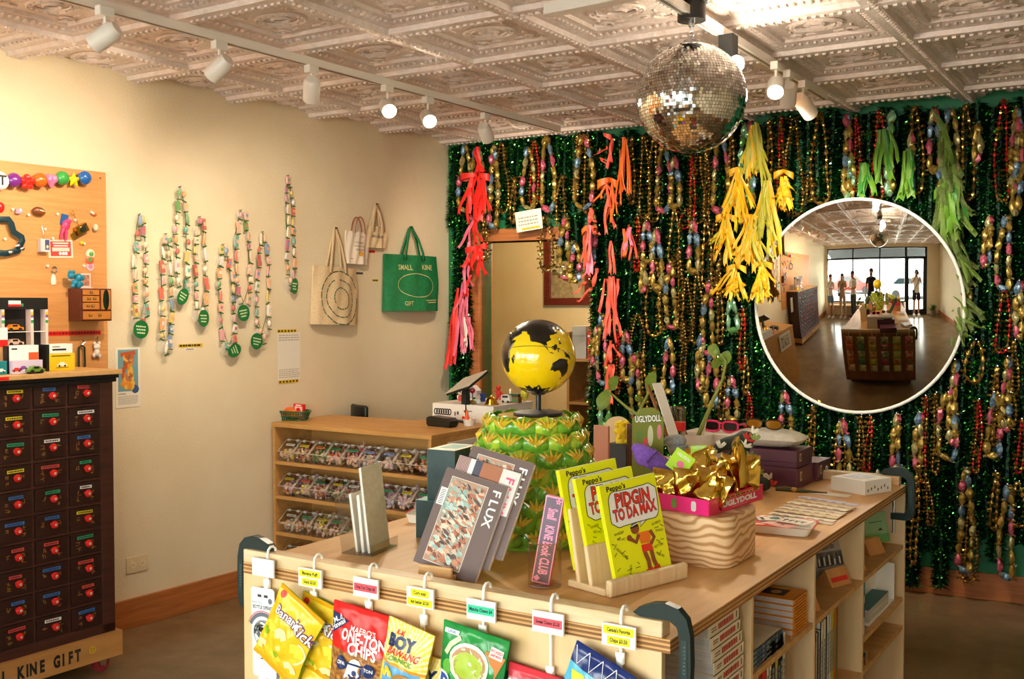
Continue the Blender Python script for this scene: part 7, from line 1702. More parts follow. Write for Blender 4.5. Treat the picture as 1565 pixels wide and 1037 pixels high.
m.prism(P,0,.014,mat('#d9bd8c',.5)); solo('arched_board',m,'arched pale wooden board behind the black box','board',(p.x,yc,IT),-.1,bevel=.003)
m=MB(); P=[(-.02,0),(.02,0),(.016,.16),(-.024,.17)]; yk=3.45; p=blw(962,700,yk); hk=blw(962,648,yk).z-IT; m.box(-.012,.012,0,.03,0,hk,mat('#4a2f22',.5)); solo('brown_block','' or m,'narrow dark brown wooden upright beside the olive header card','block',(p.x,yk,IT),-.1,bevel=.002)
# tumbler and paper strips
yt=3.75; p=blw(1036,690,yt); Rt=(blw(1047,630,yt)-blw(1025,630,yt)).length/2; ht=blw(1036,622,yt).z-IT
m=MB().lathe([(0,0),(Rt*.8,0),(Rt,ht),(Rt-.003,ht),(Rt*.78-.003,.008),(0,.008)],clear('#f4eee4',.86,.03),28); m.tube([(Rt*cos(2*pi*k/28),Rt*sin(2*pi*k/28),ht) for k in range(28)],.0016,clear('#fff4e4',.5),6,True)
m.lathe([(Rt*.955+.0012,ht*.72),(Rt*.975+.0012,ht*.82)],RED,28); solo('tumbler',m,'tall clear tumbler with a red label strip behind the grey plush','glass',(p.x,yt,IT))
def slat(name,label,cat,pa,pb,y,w_,mt,th=.003,yo=.03):
    A_=blw(*pa,y); B_=blw(*pb,y+yo); d_=B_-A_; L_=d_.length; m=MB().box(-w_/2,w_/2,-th/2,th/2,0,L_,mt); 
    solo(name,m,label,cat,A_,rot=(0,0,0)); o=COL.objects[-1]; q=d_.to_track_quat('Z','Y').to_euler(); o.rotation_euler=q; return o
slat('paper_strip','long white paper strip leaning up behind the olive header card','paper',(1032,672),(1004,585),3.6,.05,mat('#e9e4da',.6))
slat('wooden_stick','brown wooden stick behind the long white paper strip','stick',(1032,702),(990,588),3.66,.012,mat('#8a5a34',.6),.008)
# white planter with a cutting
yp=3.95; p=blw(1066,690,yp); Rp=(blw(1092,672,yp)-blw(1045,672,yp)).length/2; hp=blw(1066,662,yp).z-IT
t=thing('planter','white bowl shaped planter with a leafy cutting behind the tray','plant',(p.x,yp,IT))
m=MB().lathe([(Rp*.6,0),(Rp*.95,hp*.4),(Rp,hp*.75),(Rp*.93,hp),(Rp*.87,hp*.98),(Rp*.84,hp*.8),(0,hp*.8)],mat('#ece6da',.35),32); m.build('pot',t)
m=MB().lathe([(Rp*.85,hp*.8),(0,hp*.86)],mat('#3a2418',.9,0,'#5a3a26',(60,60,60)),24); m.build('soil',t)
LEAF=mat('#5d7a24',.45,0,'#7d8f34',(20,20,20)); STM=mat('#8a8f3a',.5)
def rel(px,py,yo=0): q=blw(px,py,yp+yo); return (q.x-p.x,q.y-yp,q.z-IT)
m=MB(); m.tube([rel(1066,668),rel(1078,640),rel(1090,610),rel(1104,580),rel(1110,552),rel(1100,540)],[.01,.009,.008,.006,.005,.003],STM,8); m.build('stem',t)
m=MB(); m.tube([rel(1074,666),rel(1080,640),rel(1086,612)],.003,mat('#d9cfa8',.5),6); m.build('stake',t)
def leaf(pts):
    m=MB(); (ax,ay,az),(bx,by,bz)=pts; d_=V((bx-ax,by-ay,bz-az)); L_=d_.length; s_=V((.85,.53,0)).cross(d_).normalized() if False else V((0,-1,0)).cross(d_).normalized()
    vs=[]
    for k in range(11): 
        u_=k/10; w2=.32*L_*sin(pi*min(1,u_*.98+.02))**.8; c=V(pts[0])+d_*u_+V((0,-.01*sin(pi*u_),-.15*L_*u_*u_)); vs+=[c-s_*w2,c+V((0,.006,0)),c+s_*w2]
    m.add(vs,[f for k in range(10) for f in ((3*k,3*k+1,3*k+4,3*k+3),(3*k+1,3*k+2,3*k+5,3*k+4))],LEAF,True); m.build('leaf',t)
leaf((rel(1100,541),rel(1082,524,.02))); leaf((rel(1104,552),rel(1086,556,-.05))); leaf((rel(1106,560),rel(1112,530,.04)))
# second branch lying to the left
m=MB(); A_=blw(1005,655,3.8); pts=[(1052,690),(1030,664),(1008,655),(985,640),(960,624),(928,596)]; m.tube([blw(a,b,3.8)-A_ for a,b in pts],[.008,.008,.008,.007,.006,.004],STM,8); m.tube([blw(a,b,3.8)-A_ for a,b in ((975,632),(988,606),(1000,578))],[.006,.006,.003],STM,8)
t=thing('branch','leafy green branch reaching left over the olive header card','plant',A_); m.build('twig',t)
def lf2(a,b,w=.32):
    m=MB(); A1,B1=blw(*a,3.8)-A_,blw(*b,3.76)-A_; d_=B1-A1; L_=d_.length; s_=V((0,-1,0)).cross(d_).normalized(); vs=[]
    for k in range(11): u_=k/10; w2=w*L_*sin(pi*min(1,u_*.98+.02))**.8; c=A1+d_*u_+V((0,-.012*sin(pi*u_),0)); vs+=[c-s_*w2,c+V((0,.006,0)),c+s_*w2]
    m.add(vs,[f for k in range(10) for f in ((3*k,3*k+1,3*k+4,3*k+3),(3*k+1,3*k+2,3*k+5,3*k+4))],LEAF,True); m.build('leaf',t)
lf2((930,594),(918,628)); lf2((932,596),(945,574),.25); lf2((990,600),(1002,566),.22); lf2((985,612),(970,606),.25)
# incense like sticks in planter front
slat('wooden_stick','brown stick leaning against the white planter','stick',(1064,700),(1042,648),3.9,.01,mat('#8a5a34',.6),.008)
# pink sunglasses
def shades(name,label,loc,rz,w_,frame,lens,th=.004,round_=False,rot=None):
    t=thing(name,label,'sunglasses',loc,rot=rot or (0,0,rz)); h_=w_*.26
    for s in (-1,1):
        P=[]
        for k in range(20):
            a=2*pi*k/20; c,q=cos(a),sin(a); e=.62 if not round_ else .85
            P.append((s*w_*.26+w_*.215*abs(c)**e*(1 if c>0 else -1),0,h_*.62+h_*.52*abs(q)**e*(1 if q>0 else -1)*(1 if q<0 or not round_ else .8)))
        MB().tube(P,th,frame,8,True).build('rim',t); m=MB(); m.add([(x,0.0,z) for x,y,z in P],[tuple(range(20))],lens); m.build('lens',t,solid=.0015)
        MB().tube([(s*w_*.48,0,h_*.9),(s*w_*.5,.02,h_*.88),(s*w_*.47,w_*.85,h_*.7),(s*w_*.46,w_*.98,h_*.25)],[th,th,th*.8,th*.6],frame,6).build('temple',t)
    MB().tube([(-w_*.06,0,h_*.85),(0,-.003,h_*1.0),(w_*.06,0,h_*.85)],th*.8,frame,6).build('bridge',t)
PKF=mat('#f02a6a',.3); yq=4.05; pA_=blw(1102,662,yq); wq=(blw(1130,650,yq)-blw(1076,650,yq)).length
zBox=IT+.1
# boxes
PUP=mat('#6d3a50',.4,0,'#663549',(6,6,6)); GOLDL=mat('#d9cba0',.4)
q1=onT(1218,747); q2=onT(1250,733)
bwz=.245; br_=math.atan2((q2-q1).y,(q2-q1).x)
hb_=plane(1216,716,q1,(ray(1216,716).x,ray(1216,716).y,0)).z-IT
def pbox(label,loc,w_,d_,h_,rz):
    t=thing('gift_box',label,'box',loc,rz,'purple boxes on the island'); m=MB().box(-w_,0,0,d_,0,h_*.3,PUP); m.build('base',t,bevel=.0015); m=MB().box(-w_-.002,.002,-.002,d_+.002,h_*.31,h_,PUP); m.build('lid',t,bevel=.0015)
    m=MB().box(.0022,.0034,.03,.05,h_*.35,h_*.8,GOLDL); m.box(.003,.0038,.034,.046,h_*.42,h_*.72,mat('#8a5a6a',.4)); m.build('seal',t)
BRZ=-.02
pbox('lower purple box of the stack behind the pink tray',V((q1.x,q1.y,IT)),.30,.2,hb_,BRZ)
h2_=plane(1218,690,q1,(ray(1218,690).x,ray(1218,690).y,0)).z-IT-hb_-.001
pbox('upper purple box of the stack, under the white cushion',V((q1.x-.004,q1.y+.004,IT+hb_+.0012)),.30,.19,h2_,BRZ)
pbox('purple box standing farther back beside the purple stack',V((q2.x+.01,q1.y+.215,IT)),.27,.17,hb_*.98,BRZ)
ZB=IT+hb_+h2_+.0022
# cushion
CUW,CUD,CUH=.30,.19,.07
m=MB(); 
def cu(u,v,s): 
    x,y=(u-.5)*2,(v-.5)*2; e=max(0,1-abs(x)**3)**.6*max(0,1-abs(y)**3)**.6; pin=1-.07*(abs(y)**2) ; pin2=1-.09*abs(x)**2
    return (x*CUW/2*pin,y*CUD/2*pin2,CUH/2+s*CUH/2*e)
CUS=mat('#e2ddd2',.85,0,'#d3cdc0',(70,70,70),4,bump=.2,bsc=200)
m.sheet(lambda u,v:cu(u,v,1),18,14,CUS); m.sheet(lambda u,v:cu(1-u,v,-1),18,14,CUS)
cp=V((q1.x-.15,q1.y+.1,ZB)); solo('cushion',m,'small white cushion on the purple boxes under the amber sunglasses','cushion',cp,-.02)
shades('sunglasses','amber tinted aviator sunglasses with a dark rim on the white cushion',V((cp.x+.0,cp.y-.05,ZB+CUH*.985)),-.05,.155,mat('#3a2a18',.3,.4),mat('#b87a1c',.08,.3,alpha=.9),.0028,True)
# pink sunglasses sit on a white riser behind
rz0=blw(1102,661,yq).z
m=MB().box(-.16,.14,-.03,.12,0,rz0-IT-.0006,mat('#e9e4da',.45)); solo('white_riser',m,'white block under the pink sunglasses behind the floral plush','block',(pA_.x,yq,IT),-.02,bevel=.006)
shades('sunglasses','bright pink framed sunglasses behind the planter','' or V((pA_.x,yq,rz0+.002)),-.02,wq,PKF,mat('#2a1a1a',.1),.0045)
# white card boxes at the far right
p=onT(1300,752); a=onT(1270,748); b=onT(1322,757); rz_=math.atan2((b-a).y,(b-a).x); w_=(b-a).length; hC=plane(1270,727,a,(ray(1270,727).x,ray(1270,727).y,0)).z-IT
m=MB().box(0,w_,0,.16,0,hC,mat('#efece6',.5)); 
for k in range(7): m.box(w_,w_+.0006,.015+.02*k,.022+.02*k,hC*(.2+.1*(k%3)),hC*(.4+.1*(k%3)),mat('#7a6a58',.6))
m.box(.03,w_-.04,.03,.13,hC,hC+.0006,mat('#8a8684',.3)); m.box(.05,w_-.09,.05,.09,hC+.0006,hC+.001,mat('#c8c8cc',.2))
solo('card_box',m,'white box with a silver printed lid at the far right end of the island','box',a,rz_,bevel=.002)
p=onT(1286,753); m=MB().box(-.075,.075,-.03,.03,0,.0012,mat('#e9e3d6',.6)); solo('paper_card',m,'blank white card lying in front of the white box','card',p+V((-.03,-.05,0)),-.05)
# tassel
p=onT(1222,752); m=MB(); m.tube([(-.09,0,.006),(-.05,.004,.008),(0,0,.006),(.05,.006,.005),(.1,.012,.004)],[.008,.011,.008,.004,.003],mat('#6a4a24',.6,0,'#3a4a24',(60,60,60)),8); m.ell((-.02,-.002,.01),.012,.009,.009,mat('#c08a2c',.4)); m.box(.06,.11,.006,.018,0.0,.002,mat('#e6dcc8',.6)); solo('beaded_keychain',m,'dark beaded keychain lying beside the purple boxes','keychain',p,.1)
# fanned paper strips
r=random.Random(6); SP=[mat(c,.6) for c in ('#e2d2b4','#d9c4a0','#e9dcc4','#d4c4b4')]
pts=[(1265,770),(1258,774),(1250,777),(1244,781),(1238,784),(1232,787),(1226,791),(1222,795)]
for k,(px,py) in enumerate(pts):
    p=onT(px,py); m=MB().box(-.11,.11,-.02,.02,0,.0012,SP[k%4] if k else mat('#cfc8d8',.6)); lines(m,-.0,.0,0,0,0,0,INK)
    m2=MB(); 
    for q in range(5): m.box(-.1+.04*q,-.1+.04*q+r.uniform(.012,.03),-.014,-.008,.0012,.0016,mat('#7a4a3a',.6) if k%2 else mat('#55506a',.6))
    solo('bookmark',m,'printed paper bookmark in the fan on the island, %s from the back'%ordn(k),'bookmark',p+V((0,0,.0014*(8-k))),rot=(0,.012,-.22+.03*k),group='fanned bookmarks on the island')
# tray with envelopes
p=onT(1205,815); m=MB(); tray(m,.105,.08,.026,RED); trz=.12
solo('enamel_tray',m,'white enamel tray with a red rim holding small envelopes on the island','tray',p+V((-.03,.03,0)),trz)
pt=p+V((-.03,.035,.019)); 
for k,(dx,dy,c,rz_,w_,h_,lab) in enumerate(((-.04,-.02,'#e23a22',.3,.1,.07,'red printed envelope in the front left of the enamel tray'),(.0,-.025,'#eeb0a8',-.4,.1,.06,'pink envelope with a dark dot in the middle of the enamel tray'),(-.05,.03,'#d9d4c4',.5,.08,.06,'white envelope with a teal print at the back left of the enamel tray'),(.035,.02,'#efe6d8',-.15,.1,.075,'cream envelope with black brush writing at the right of the enamel tray'))):
    m=MB().box(-w_/2,w_/2,-h_/2,h_/2,0,.002,mat(c,.5))
    if k==3:
        for q in range(4): m.box(-.035+.02*q,-.03+.02*q,-.02,.015-.006*q,.002,.0024,INK); m.box(-.04+.02*q,-.024+.02*q,.0,.005,.002,.0024,INK)
    elif k==2: m.box(0,.03,-.01,.02,.002,.0024,mat('#2a7a78',.5)); m.box(-.03,-.02,-.02,.02,.002,.0024,INK)
    elif k==0: m.box(-.03,.03,.01,.02,.002,.0024,mat('#f6dcd0',.5)); m.box(-.04,-.01,-.025,-.01,.002,.0024,mat('#f6dcd0',.5))
    else: m.ell((.01,0,.002),.007,.007,.0006,mat('#5a2a2a',.5),10,4)
    solo('envelope',m,lab,'envelope',pt+V((dx,dy,.0012+.0028*k)),rot=(0,0,rz_),group='envelopes in the tray')
# ---------------------------------------------------------------- cubby contents of the island
XF=IX1-.012
def yx(px): return onx(px,900,XF).y
def zx(px,py): return onx(px,py,XF).z
CRM=mat('#e6d9bf',.55); PAGE=mat('#d8d4cc',.7,0,'#b9b4b0',(2,2,240),2); REDI=mat('#b8473a',.6)
def lying(name_lab,y0,y1,z,th,depth,cover,spine,page,deco=None,grp=None,x=XF,rz=0):
    """a book lying flat, spine to the aisle; local x along the spine"""
    L_=y1-y0; m=MB(); m.box(0,L_,0,.003,0,th,spine); m.box(.003,L_-.003,.003,depth-.002,.0015,th-.0015,page); m.box(0,L_,.0,depth,0,.0015,cover); m.box(0,L_,.0,depth,th-.0015,th,cover)
    if deco: deco(m,L_,th,depth)
    solo('book',m,name_lab,'book',(x,y0,z),pi/2+rz,grp,bevel=.0006)
t1=zx(1083,977); y0=yx(1083)+.002; th=.03; 
topz=zx(1129,948)
nb_=8; zt5=zx(1084,958)
def dec1(m,L_,th,dp):
    lines(m,L_*.3,L_*.82,th*.25,th*.75,1,-.0005,REDI,rr.randint(1,99),.9); lines(m,L_*.08,L_*.24,th*.3,th*.7,2,-.0005,mat('#8a7d6c',.6),4,.5); m.box(L_*.9,L_*.93,-.0005,0,th*.25,th*.75,mat('#3a4a30',.6))
def dec1t(m,L_,th,dp):
    dec1(m,L_,th,dp); m.box(.006,L_*.62,.01,dp-.01,th,th+.0004,mat('#6a4a30',.6,0,'#3f3a24',(50,50,50)))
    for k in range(5): m.ell((L_*(.2+.15*k),dp*(.25+.1*(k%3)),th+.0004),.012,.01,.0006,mat('#5a7a34',.6),7,4)
Ls=yx(1129)-yx(1083)
zb=zt5-th*1.0
k=0; z=SHZ[0]+.0006; n=int((zt5-z)/th); th=(zt5-z)/n
for k in range(n):
    sh=.02*(n-1-k)*(1 if n-1-k<3 else 0)+(.06 if n-1-k>=3 else 0)
    lying('thick cream paperback in the first cubby, %s from the top of its stack'%ordn(n-1-k),y0+sh*.6,y0+sh*.6+Ls,z+th*k+.0003*k,th-.0005,.2,CRM,CRM,PAGE,dec1t if k==n-1 else dec1,'cream paperbacks stacked in the first cubby')
y=DIV[0]+.014
m=MB().box(0,.03,0,.14,0,.2,RED); m.box(.002,.028,-.0004,0,.01,.19,RED); m.box(.003,.027,.002,.138,.2,.2006,mat('#e8cfa0',.6))
solo('book',m,'red spined book standing at the near end of the first cubby','book',(XF,y,SHZ[0]+.0006),pi/2)
# second cubby
z=SHZ[1]+.0006; BLU=mat('#2e4a66',.5,0,'#93a3ad',(90,90,90),2,lo=.5,hi=.6)
def dec2(m,L_,th,dp): m.box(.01,L_-.01,.01,dp-.01,th,th+.0004,CRM); [m.ell((L_*(.25+.12*q),dp*.4+.015*(q%2),th+.0005),.013,.011,.0006,mat('#c8602c',.6),7,4) for q in range(3)]
yb0=DIV[1]+.02; yb1=yx(1199); zz=zx(1199,957); n=4; th=(zz-z)/n
for k in range(n): lying('blue patterned book, %s from the top of the low stack in the second cubby'%ordn(n-1-k),yb0,yb1-.004*k,z+th*k,th-.0006,.19,CRM if k==n-1 else BLU,BLU,PAGE,dec2 if k==n-1 else None,'blue books in the second cubby')
yo0,yo1=yx(1213),yx(1233); zt6=zx(1213,917); n=6; th=(zt6-z)/n; ORB=mat('#ee9420',.5)
def dec3(m,L_,th,dp): lines(m,L_*.1,L_*.9,th*.35,th*.65,1,-.0005,mat('#7a3a10',.6),rr.randint(1,50),.7)
def dec3t(m,L_,th,dp): dec3(m,L_,th,dp); m.box(L_*.25,L_*.8,dp*.25,dp*.7,th,th+.0005,mat('#2a2018',.6)); m.ell((L_*.5,dp*.45,th+.0006),.02,.016,.0006,mat('#c89a74',.6),10,4)
for k in range(n): lying('orange paperback, %s from the top of its stack in the second cubby'%ordn(n-1-k),yo0+.003*(k%2),yo1+.003*(k%2),z+th*k,th-.0006,.16,ORB,ORB,mat('#cfc8c8',.7),dec3t if k==n-1 else dec3,'orange paperbacks stacked in the second cubby')
def stand(lab,y0,w_,h_,dp,c,z,grp,dec=None,x=XF,lean=0,page=None):
    m=MB(); cm=mat(c,.5); m.box(0,w_,0,.003,0,h_,cm); m.box(0,.002,0,dp,0,h_,cm); m.box(w_-.002,w_,0,dp,0,h_,cm); m.box(.002,w_-.002,.003,dp-.003,.001,h_-.002,page or mat('#e2dccf',.7))
    if w_>.012: m.box(w_*.2,w_*.8,-.0004,0,h_*.45,h_*.82,WHITE if lin(c)[1]<.3 else INK) if dec is None else dec(m,w_,h_)
    solo('book',m,lab,'book',(x,y0,z),rot=(0,lean,pi/2),group=grp)
yy=yx(1235)
for c,w_,h_,nm in (('#d9cf3a',.026,.21,'yellow'),('#e08a2a',.016,.2,'orange'),('#7fc4b0',.018,.205,'mint green')):
    if yy+w_>DIV[2]-.01: break
    stand('%s book standing beside the orange stack in the second cubby'%nm,yy,w_,zx(1243,880)-z-.002*len(nm)%.006,.17,c,z,'standing books beside the orange stack'); yy+=w_+.0012
def row(px0,px1,z,items,tops,where,grp):
    y=px0; 
    for k,(c,w_,dh,nm) in enumerate(items):
        if y+w_>px1: break
        stand('%s book %s, %s from near end'%(nm,where,ordn(k)),y,w_,tops-z+dh,.15+.01*(k%3),c,z,grp,lambda m,w,h: lines(m,w*.25,w*.75,h*.35,h*.8,9,-.0004,mat('#9a9488',.6),k,.8)); y+=w_+.001
LZ=ZL+.0006
tp=zx(1195,985)
row(DIV[1]+.014,DIV[2]-.011,LZ,[('#e9e4d8',.022,-.02,'white'),('#1a1a1a',.01,-.01,'thin black'),('#a8b43a',.016,0,'olive green'),('#e9e0d0',.012,-.02,'thin cream'),('#c0282a',.022,-.01,'crimson'),('#d8302c',.04,.0,'thick red'),('#e6dccb',.02,.02,'cream'),('#efe9dd',.018,.03,'pale'),('#16211c',.03,.03,'thick black'),('#d9b84a',.022,.02,'mustard'),('#1b2420',.018,.02,'dark'),('#20282a',.02,.03,'charcoal'),('#ded6c6',.022,.03,'beige')],tp,'on low shelf of second cubby','books on the low shelf of the second cubby')
tp=zx(1262,945)
row(DIV[2]+.012,DIV[3]-.011,LZ,[('#d9332e',.04,-.04,'thick red'),('#e8e4dc',.012,-.02,'thin white'),('#2a2a28',.01,-.02,'thin black'),('#dcd6ca',.014,-.02,'pale grey'),('#3a3a36',.01,-.02,'dark grey'),('#ece6da',.022,0,'white'),('#e4d8c4',.03,.0,'cream'),('#2b2f30',.01,.0,'slim charcoal'),('#dfe2e8',.024,.01,'silver white'),('#e9e6e2',.022,.01,'plain white'),('#d8c63a',.022,.01,'yellow'),('#c9d04a',.012,.01,'lime yellow'),('#e0692a',.026,.01,'orange'),('#6a8a3a',.012,.01,'green')],tp,'on low shelf of third cubby','books on the low shelf of the third cubby')
# wedges and leaning prints
WDG=mat('#d99a5c',.5,0,'#c98a4a',(30,4,4),4)
def wedge(lab,y,x,z,w_=.12,red=False,rz=pi/2-.35):
    m=MB(); P=[(0,0),(.075,0),(.03,.055)]; m.add([(-w_/2,a,b) for a,b in P]+[(w_/2,a,b) for a,b in P],[(0,1,2)[::1],(5,4,3),(0,3,4,1),(1,4,5,2),(2,5,3,0)],WDG)
    if red: m.M=Mx.Translation((0,.011,.021))@Mx.Rotation(-.5,4,'X'); m.box(-w_*.4,w_*.4,-.0012,-.0002,-.008,.008,RED); m.M=Mx.Identity(4)
    return solo('wedge_stand',m,lab,'stand',(x,y,z),rz)
z=SHZ[2]+.0006
wedge('wooden wedge stand with a red label under the grey print in the third cubby',onx(1287,910,XF-.03).y,XF-.03,z,.11,True)
wedge('plain wooden wedge stand at the near side of the third cubby',yx(1253)+.01,XF-.02,z,.07)
m=MB(Mx.Rotation(-.25,4,'X')); w_=.15; h_=onx(1265,826,XF-.1).z-z-.01
m.box(-w_/2,w_/2,0,.006,0,h_,mat('#a39a92',.6)); m.text('Lands',.026,-.0,h_*.86,-.0008,INK,.05,.01); m.box(-w_*.4,w_*.4,-.0006,0,h_*.3,h_*.72,mat('#6f6a64',.6,0,'#2a2826',(40,40,12),3)); r=random.Random(3)
for k in range(9): m.box(-w_*.36+w_*.08*k,-w_*.36+w_*.08*k+.006,-.0012,-.0006,h_*.34,h_*r.uniform(.5,.7),INK if k%2 else mat('#d9d4cc',.6))
lines(m,-w_*.4,w_*.4,h_*.05,h_*.26,5,-.0008,mat('#6a645c',.6),6,.4)
solo('print',m,'grey and black printed booklet leaning on a wedge in the third cubby','booklet',(XF-.075,onx(1273,870,XF-.075).y,z+.012),rot=(0,0,pi/2-.5))
z=SHZ[3]+.0006
wedge('wooden wedge stand under the green print in the last cubby',onx(1342,855,XF-.035).y,XF-.035,z,.1)
wedge('small wooden wedge stand at the near side of the last cubby',yx(1326)+.012,XF-.02,z,.05)
m=MB(Mx.Rotation(-.22,4,'X')); w_=.15; h_=onx(1340,776,XF-.1).z-z-.012
m.box(-w_/2,w_/2,0,.003,0,h_,mat('#8fb98c',.55)); m.box(-w_/2,w_/2,-.0004,0,0,h_*.28,mat('#5fa25c',.55)); m.add([(-w_/2,-.0006,h_*.28),(w_*.1,-.0006,h_*.28),(w_*.25,-.0006,h_*.34),(-w_/2,-.0006,h_*.36)],[(0,1,2,3)],mat('#7ab070',.55)); m.add([(w_*.1,-.0008,h_*.4),(w_*.3,-.0008,h_*.4),(w_*.2,-.0008,h_*.5)],[(0,1,2)],mat('#3a2a20',.6)); m.box(-w_*.5,.0,-.0008,0,h_*.2,h_*.24,mat('#d08a3a',.6))
lines(m,-w_*.2,w_*.3,h_*.66,h_*.74,1,-.0006,mat('#3f5a3a',.6),3)
solo('print',m,'green landscape print leaning in the last cubby at the top','print',(XF-.07,onx(1341,815,XF-.07).y,z+.012),rot=(0,0,pi/2-.45))
m=MB(Mx.Rotation(-.15,4,'X')); m.box(-.02,.02,0,.002,0,.15,mat('#e07a3a',.55)); m.box(-.016,.016,-.0004,0,.09,.14,mat('#f0d8b8',.55)); solo('print',m,'narrow orange card beside the green print in the last cubby','card',(XF-.1,DIV[3]+.035,z+.012),rot=(0,0,pi/2))
z=Z4+.0006
h_=zx(1322,908)-z
for k in range(3): stand('tall white book at the near side of the last cubby, %s one'%ordn(k),DIV[3]+.013+.0165*k,.0155,h_-.002*k,.15,'#e6e3da',z,'white books in the last cubby')
t=thing('box_frame','white box frame with blue pictures on the middle shelf of the last cubby','frame',(XF-.03,yx(1333),z),pi/2)
w_=min(yx(1371)-yx(1333),DIV[4]-yx(1333)-.012); h_=min(zx(1350,880)-z,SHZ[3]-.02-z)
MB().box(0,w_,.05,.06,0,h_,WHITE).build('back',t); MB().box(0,w_,-.02,.05,0,.006,WHITE).build('base',t); MB().box(w_-.006,w_,-.02,.05,0.006,h_,WHITE).build('side',t)
m=MB().box(w_*.1,w_*.55,.048,.05,h_*.35,h_*.85,mat('#3a8aa0',.5)); m.ell((w_*.32,.0475,h_*.6),w_*.15,.001,h_*.15,mat('#d4dcd4',.5),16,4); m.build('picture',t)
m=MB().box(w_*.05,w_*.8,-.015,.045,.0065,.05,PAGE); m.box(w_*.05,w_*.8,-.015,.045,.05,.0525,mat('#3a7f8c',.5)); m.build('album',t)
row(DIV[3]+.012,yx(1341),LZ,[('#2f8a6a',.018,-.02,'green'),('#e9dcc0',.02,-.02,'cream'),('#d0622a',.014,-.02,'rust'),('#4a4a3a',.014,-.01,'dark'),('#e6a03a',.03,-.01,'orange')],zx(1330,985),'on low shelf of last cubby','books on the low shelf of the last cubby')
m=MB(Mx.Rotation(-.2,4,'X')); m.box(-.07,.07,0,.004,0,.24,mat('#e03a44',.5)); solo('print',m,'red card leaning behind the books low in the last cubby','card',(XF-.18,yx(1345),LZ),rot=(0,0,pi/2))
# ---------------------------------------------------------------- snack strips on the far end of the island (seen in the mirror)
base=None; cols=['#c8402c','#5f8a2c','#b8862c','#4f7a5a','#b8c83a','#d8304a']
for k in range(6):
    x=IX0+.14+k*.205; t=thing('snack_strip','strip of %s snack packets on the far end of the island, %s one'%(('red','green','brown','dark green','lime','crimson')[k],ordn(k)),'snack strip',(x,IY1+.003,IZ+.036),pi,'snack strips on the far end of the island')
    m=MB(); m.tube([(0,.02,.004),(0,.01,.014),(0,-.004,.01),(0,-.006,-.02),(0,-.006,-.1)],.004,WHITE,6); m.build('hook',t)
    for j in range(5):
        m=MB(); c=mat(cols[k],.3,0,cols[(k+2)%6] if j%2 else '#d9c9a0',(14,14,14),2); m.sheet(lambda u,v:((u-.5)*.13,-.008-.02*(1-(2*u-1)**4)*(1-(2*v-1)**4),-.1-.115*j-.11*v),8,8,c); m.build('packet',t)
# framed print on the far side of the drawer cabinet
q=CO_+tL*.004; m=MB().box(-.12,.12,-.015,0,0,.34,mat('#e8e2d4',.5)); m.box(-.09,.09,-.016,-.015,.03,.31,mat('#8a7a5a',.6,0,'#3f4a3a',(20,20,20))); 
solo('framed_print',m,'pale framed print on the far side of the drawer cabinet, seen in the mirror','picture',q-nL*.2+V((0,0,.85)),RL+pi)
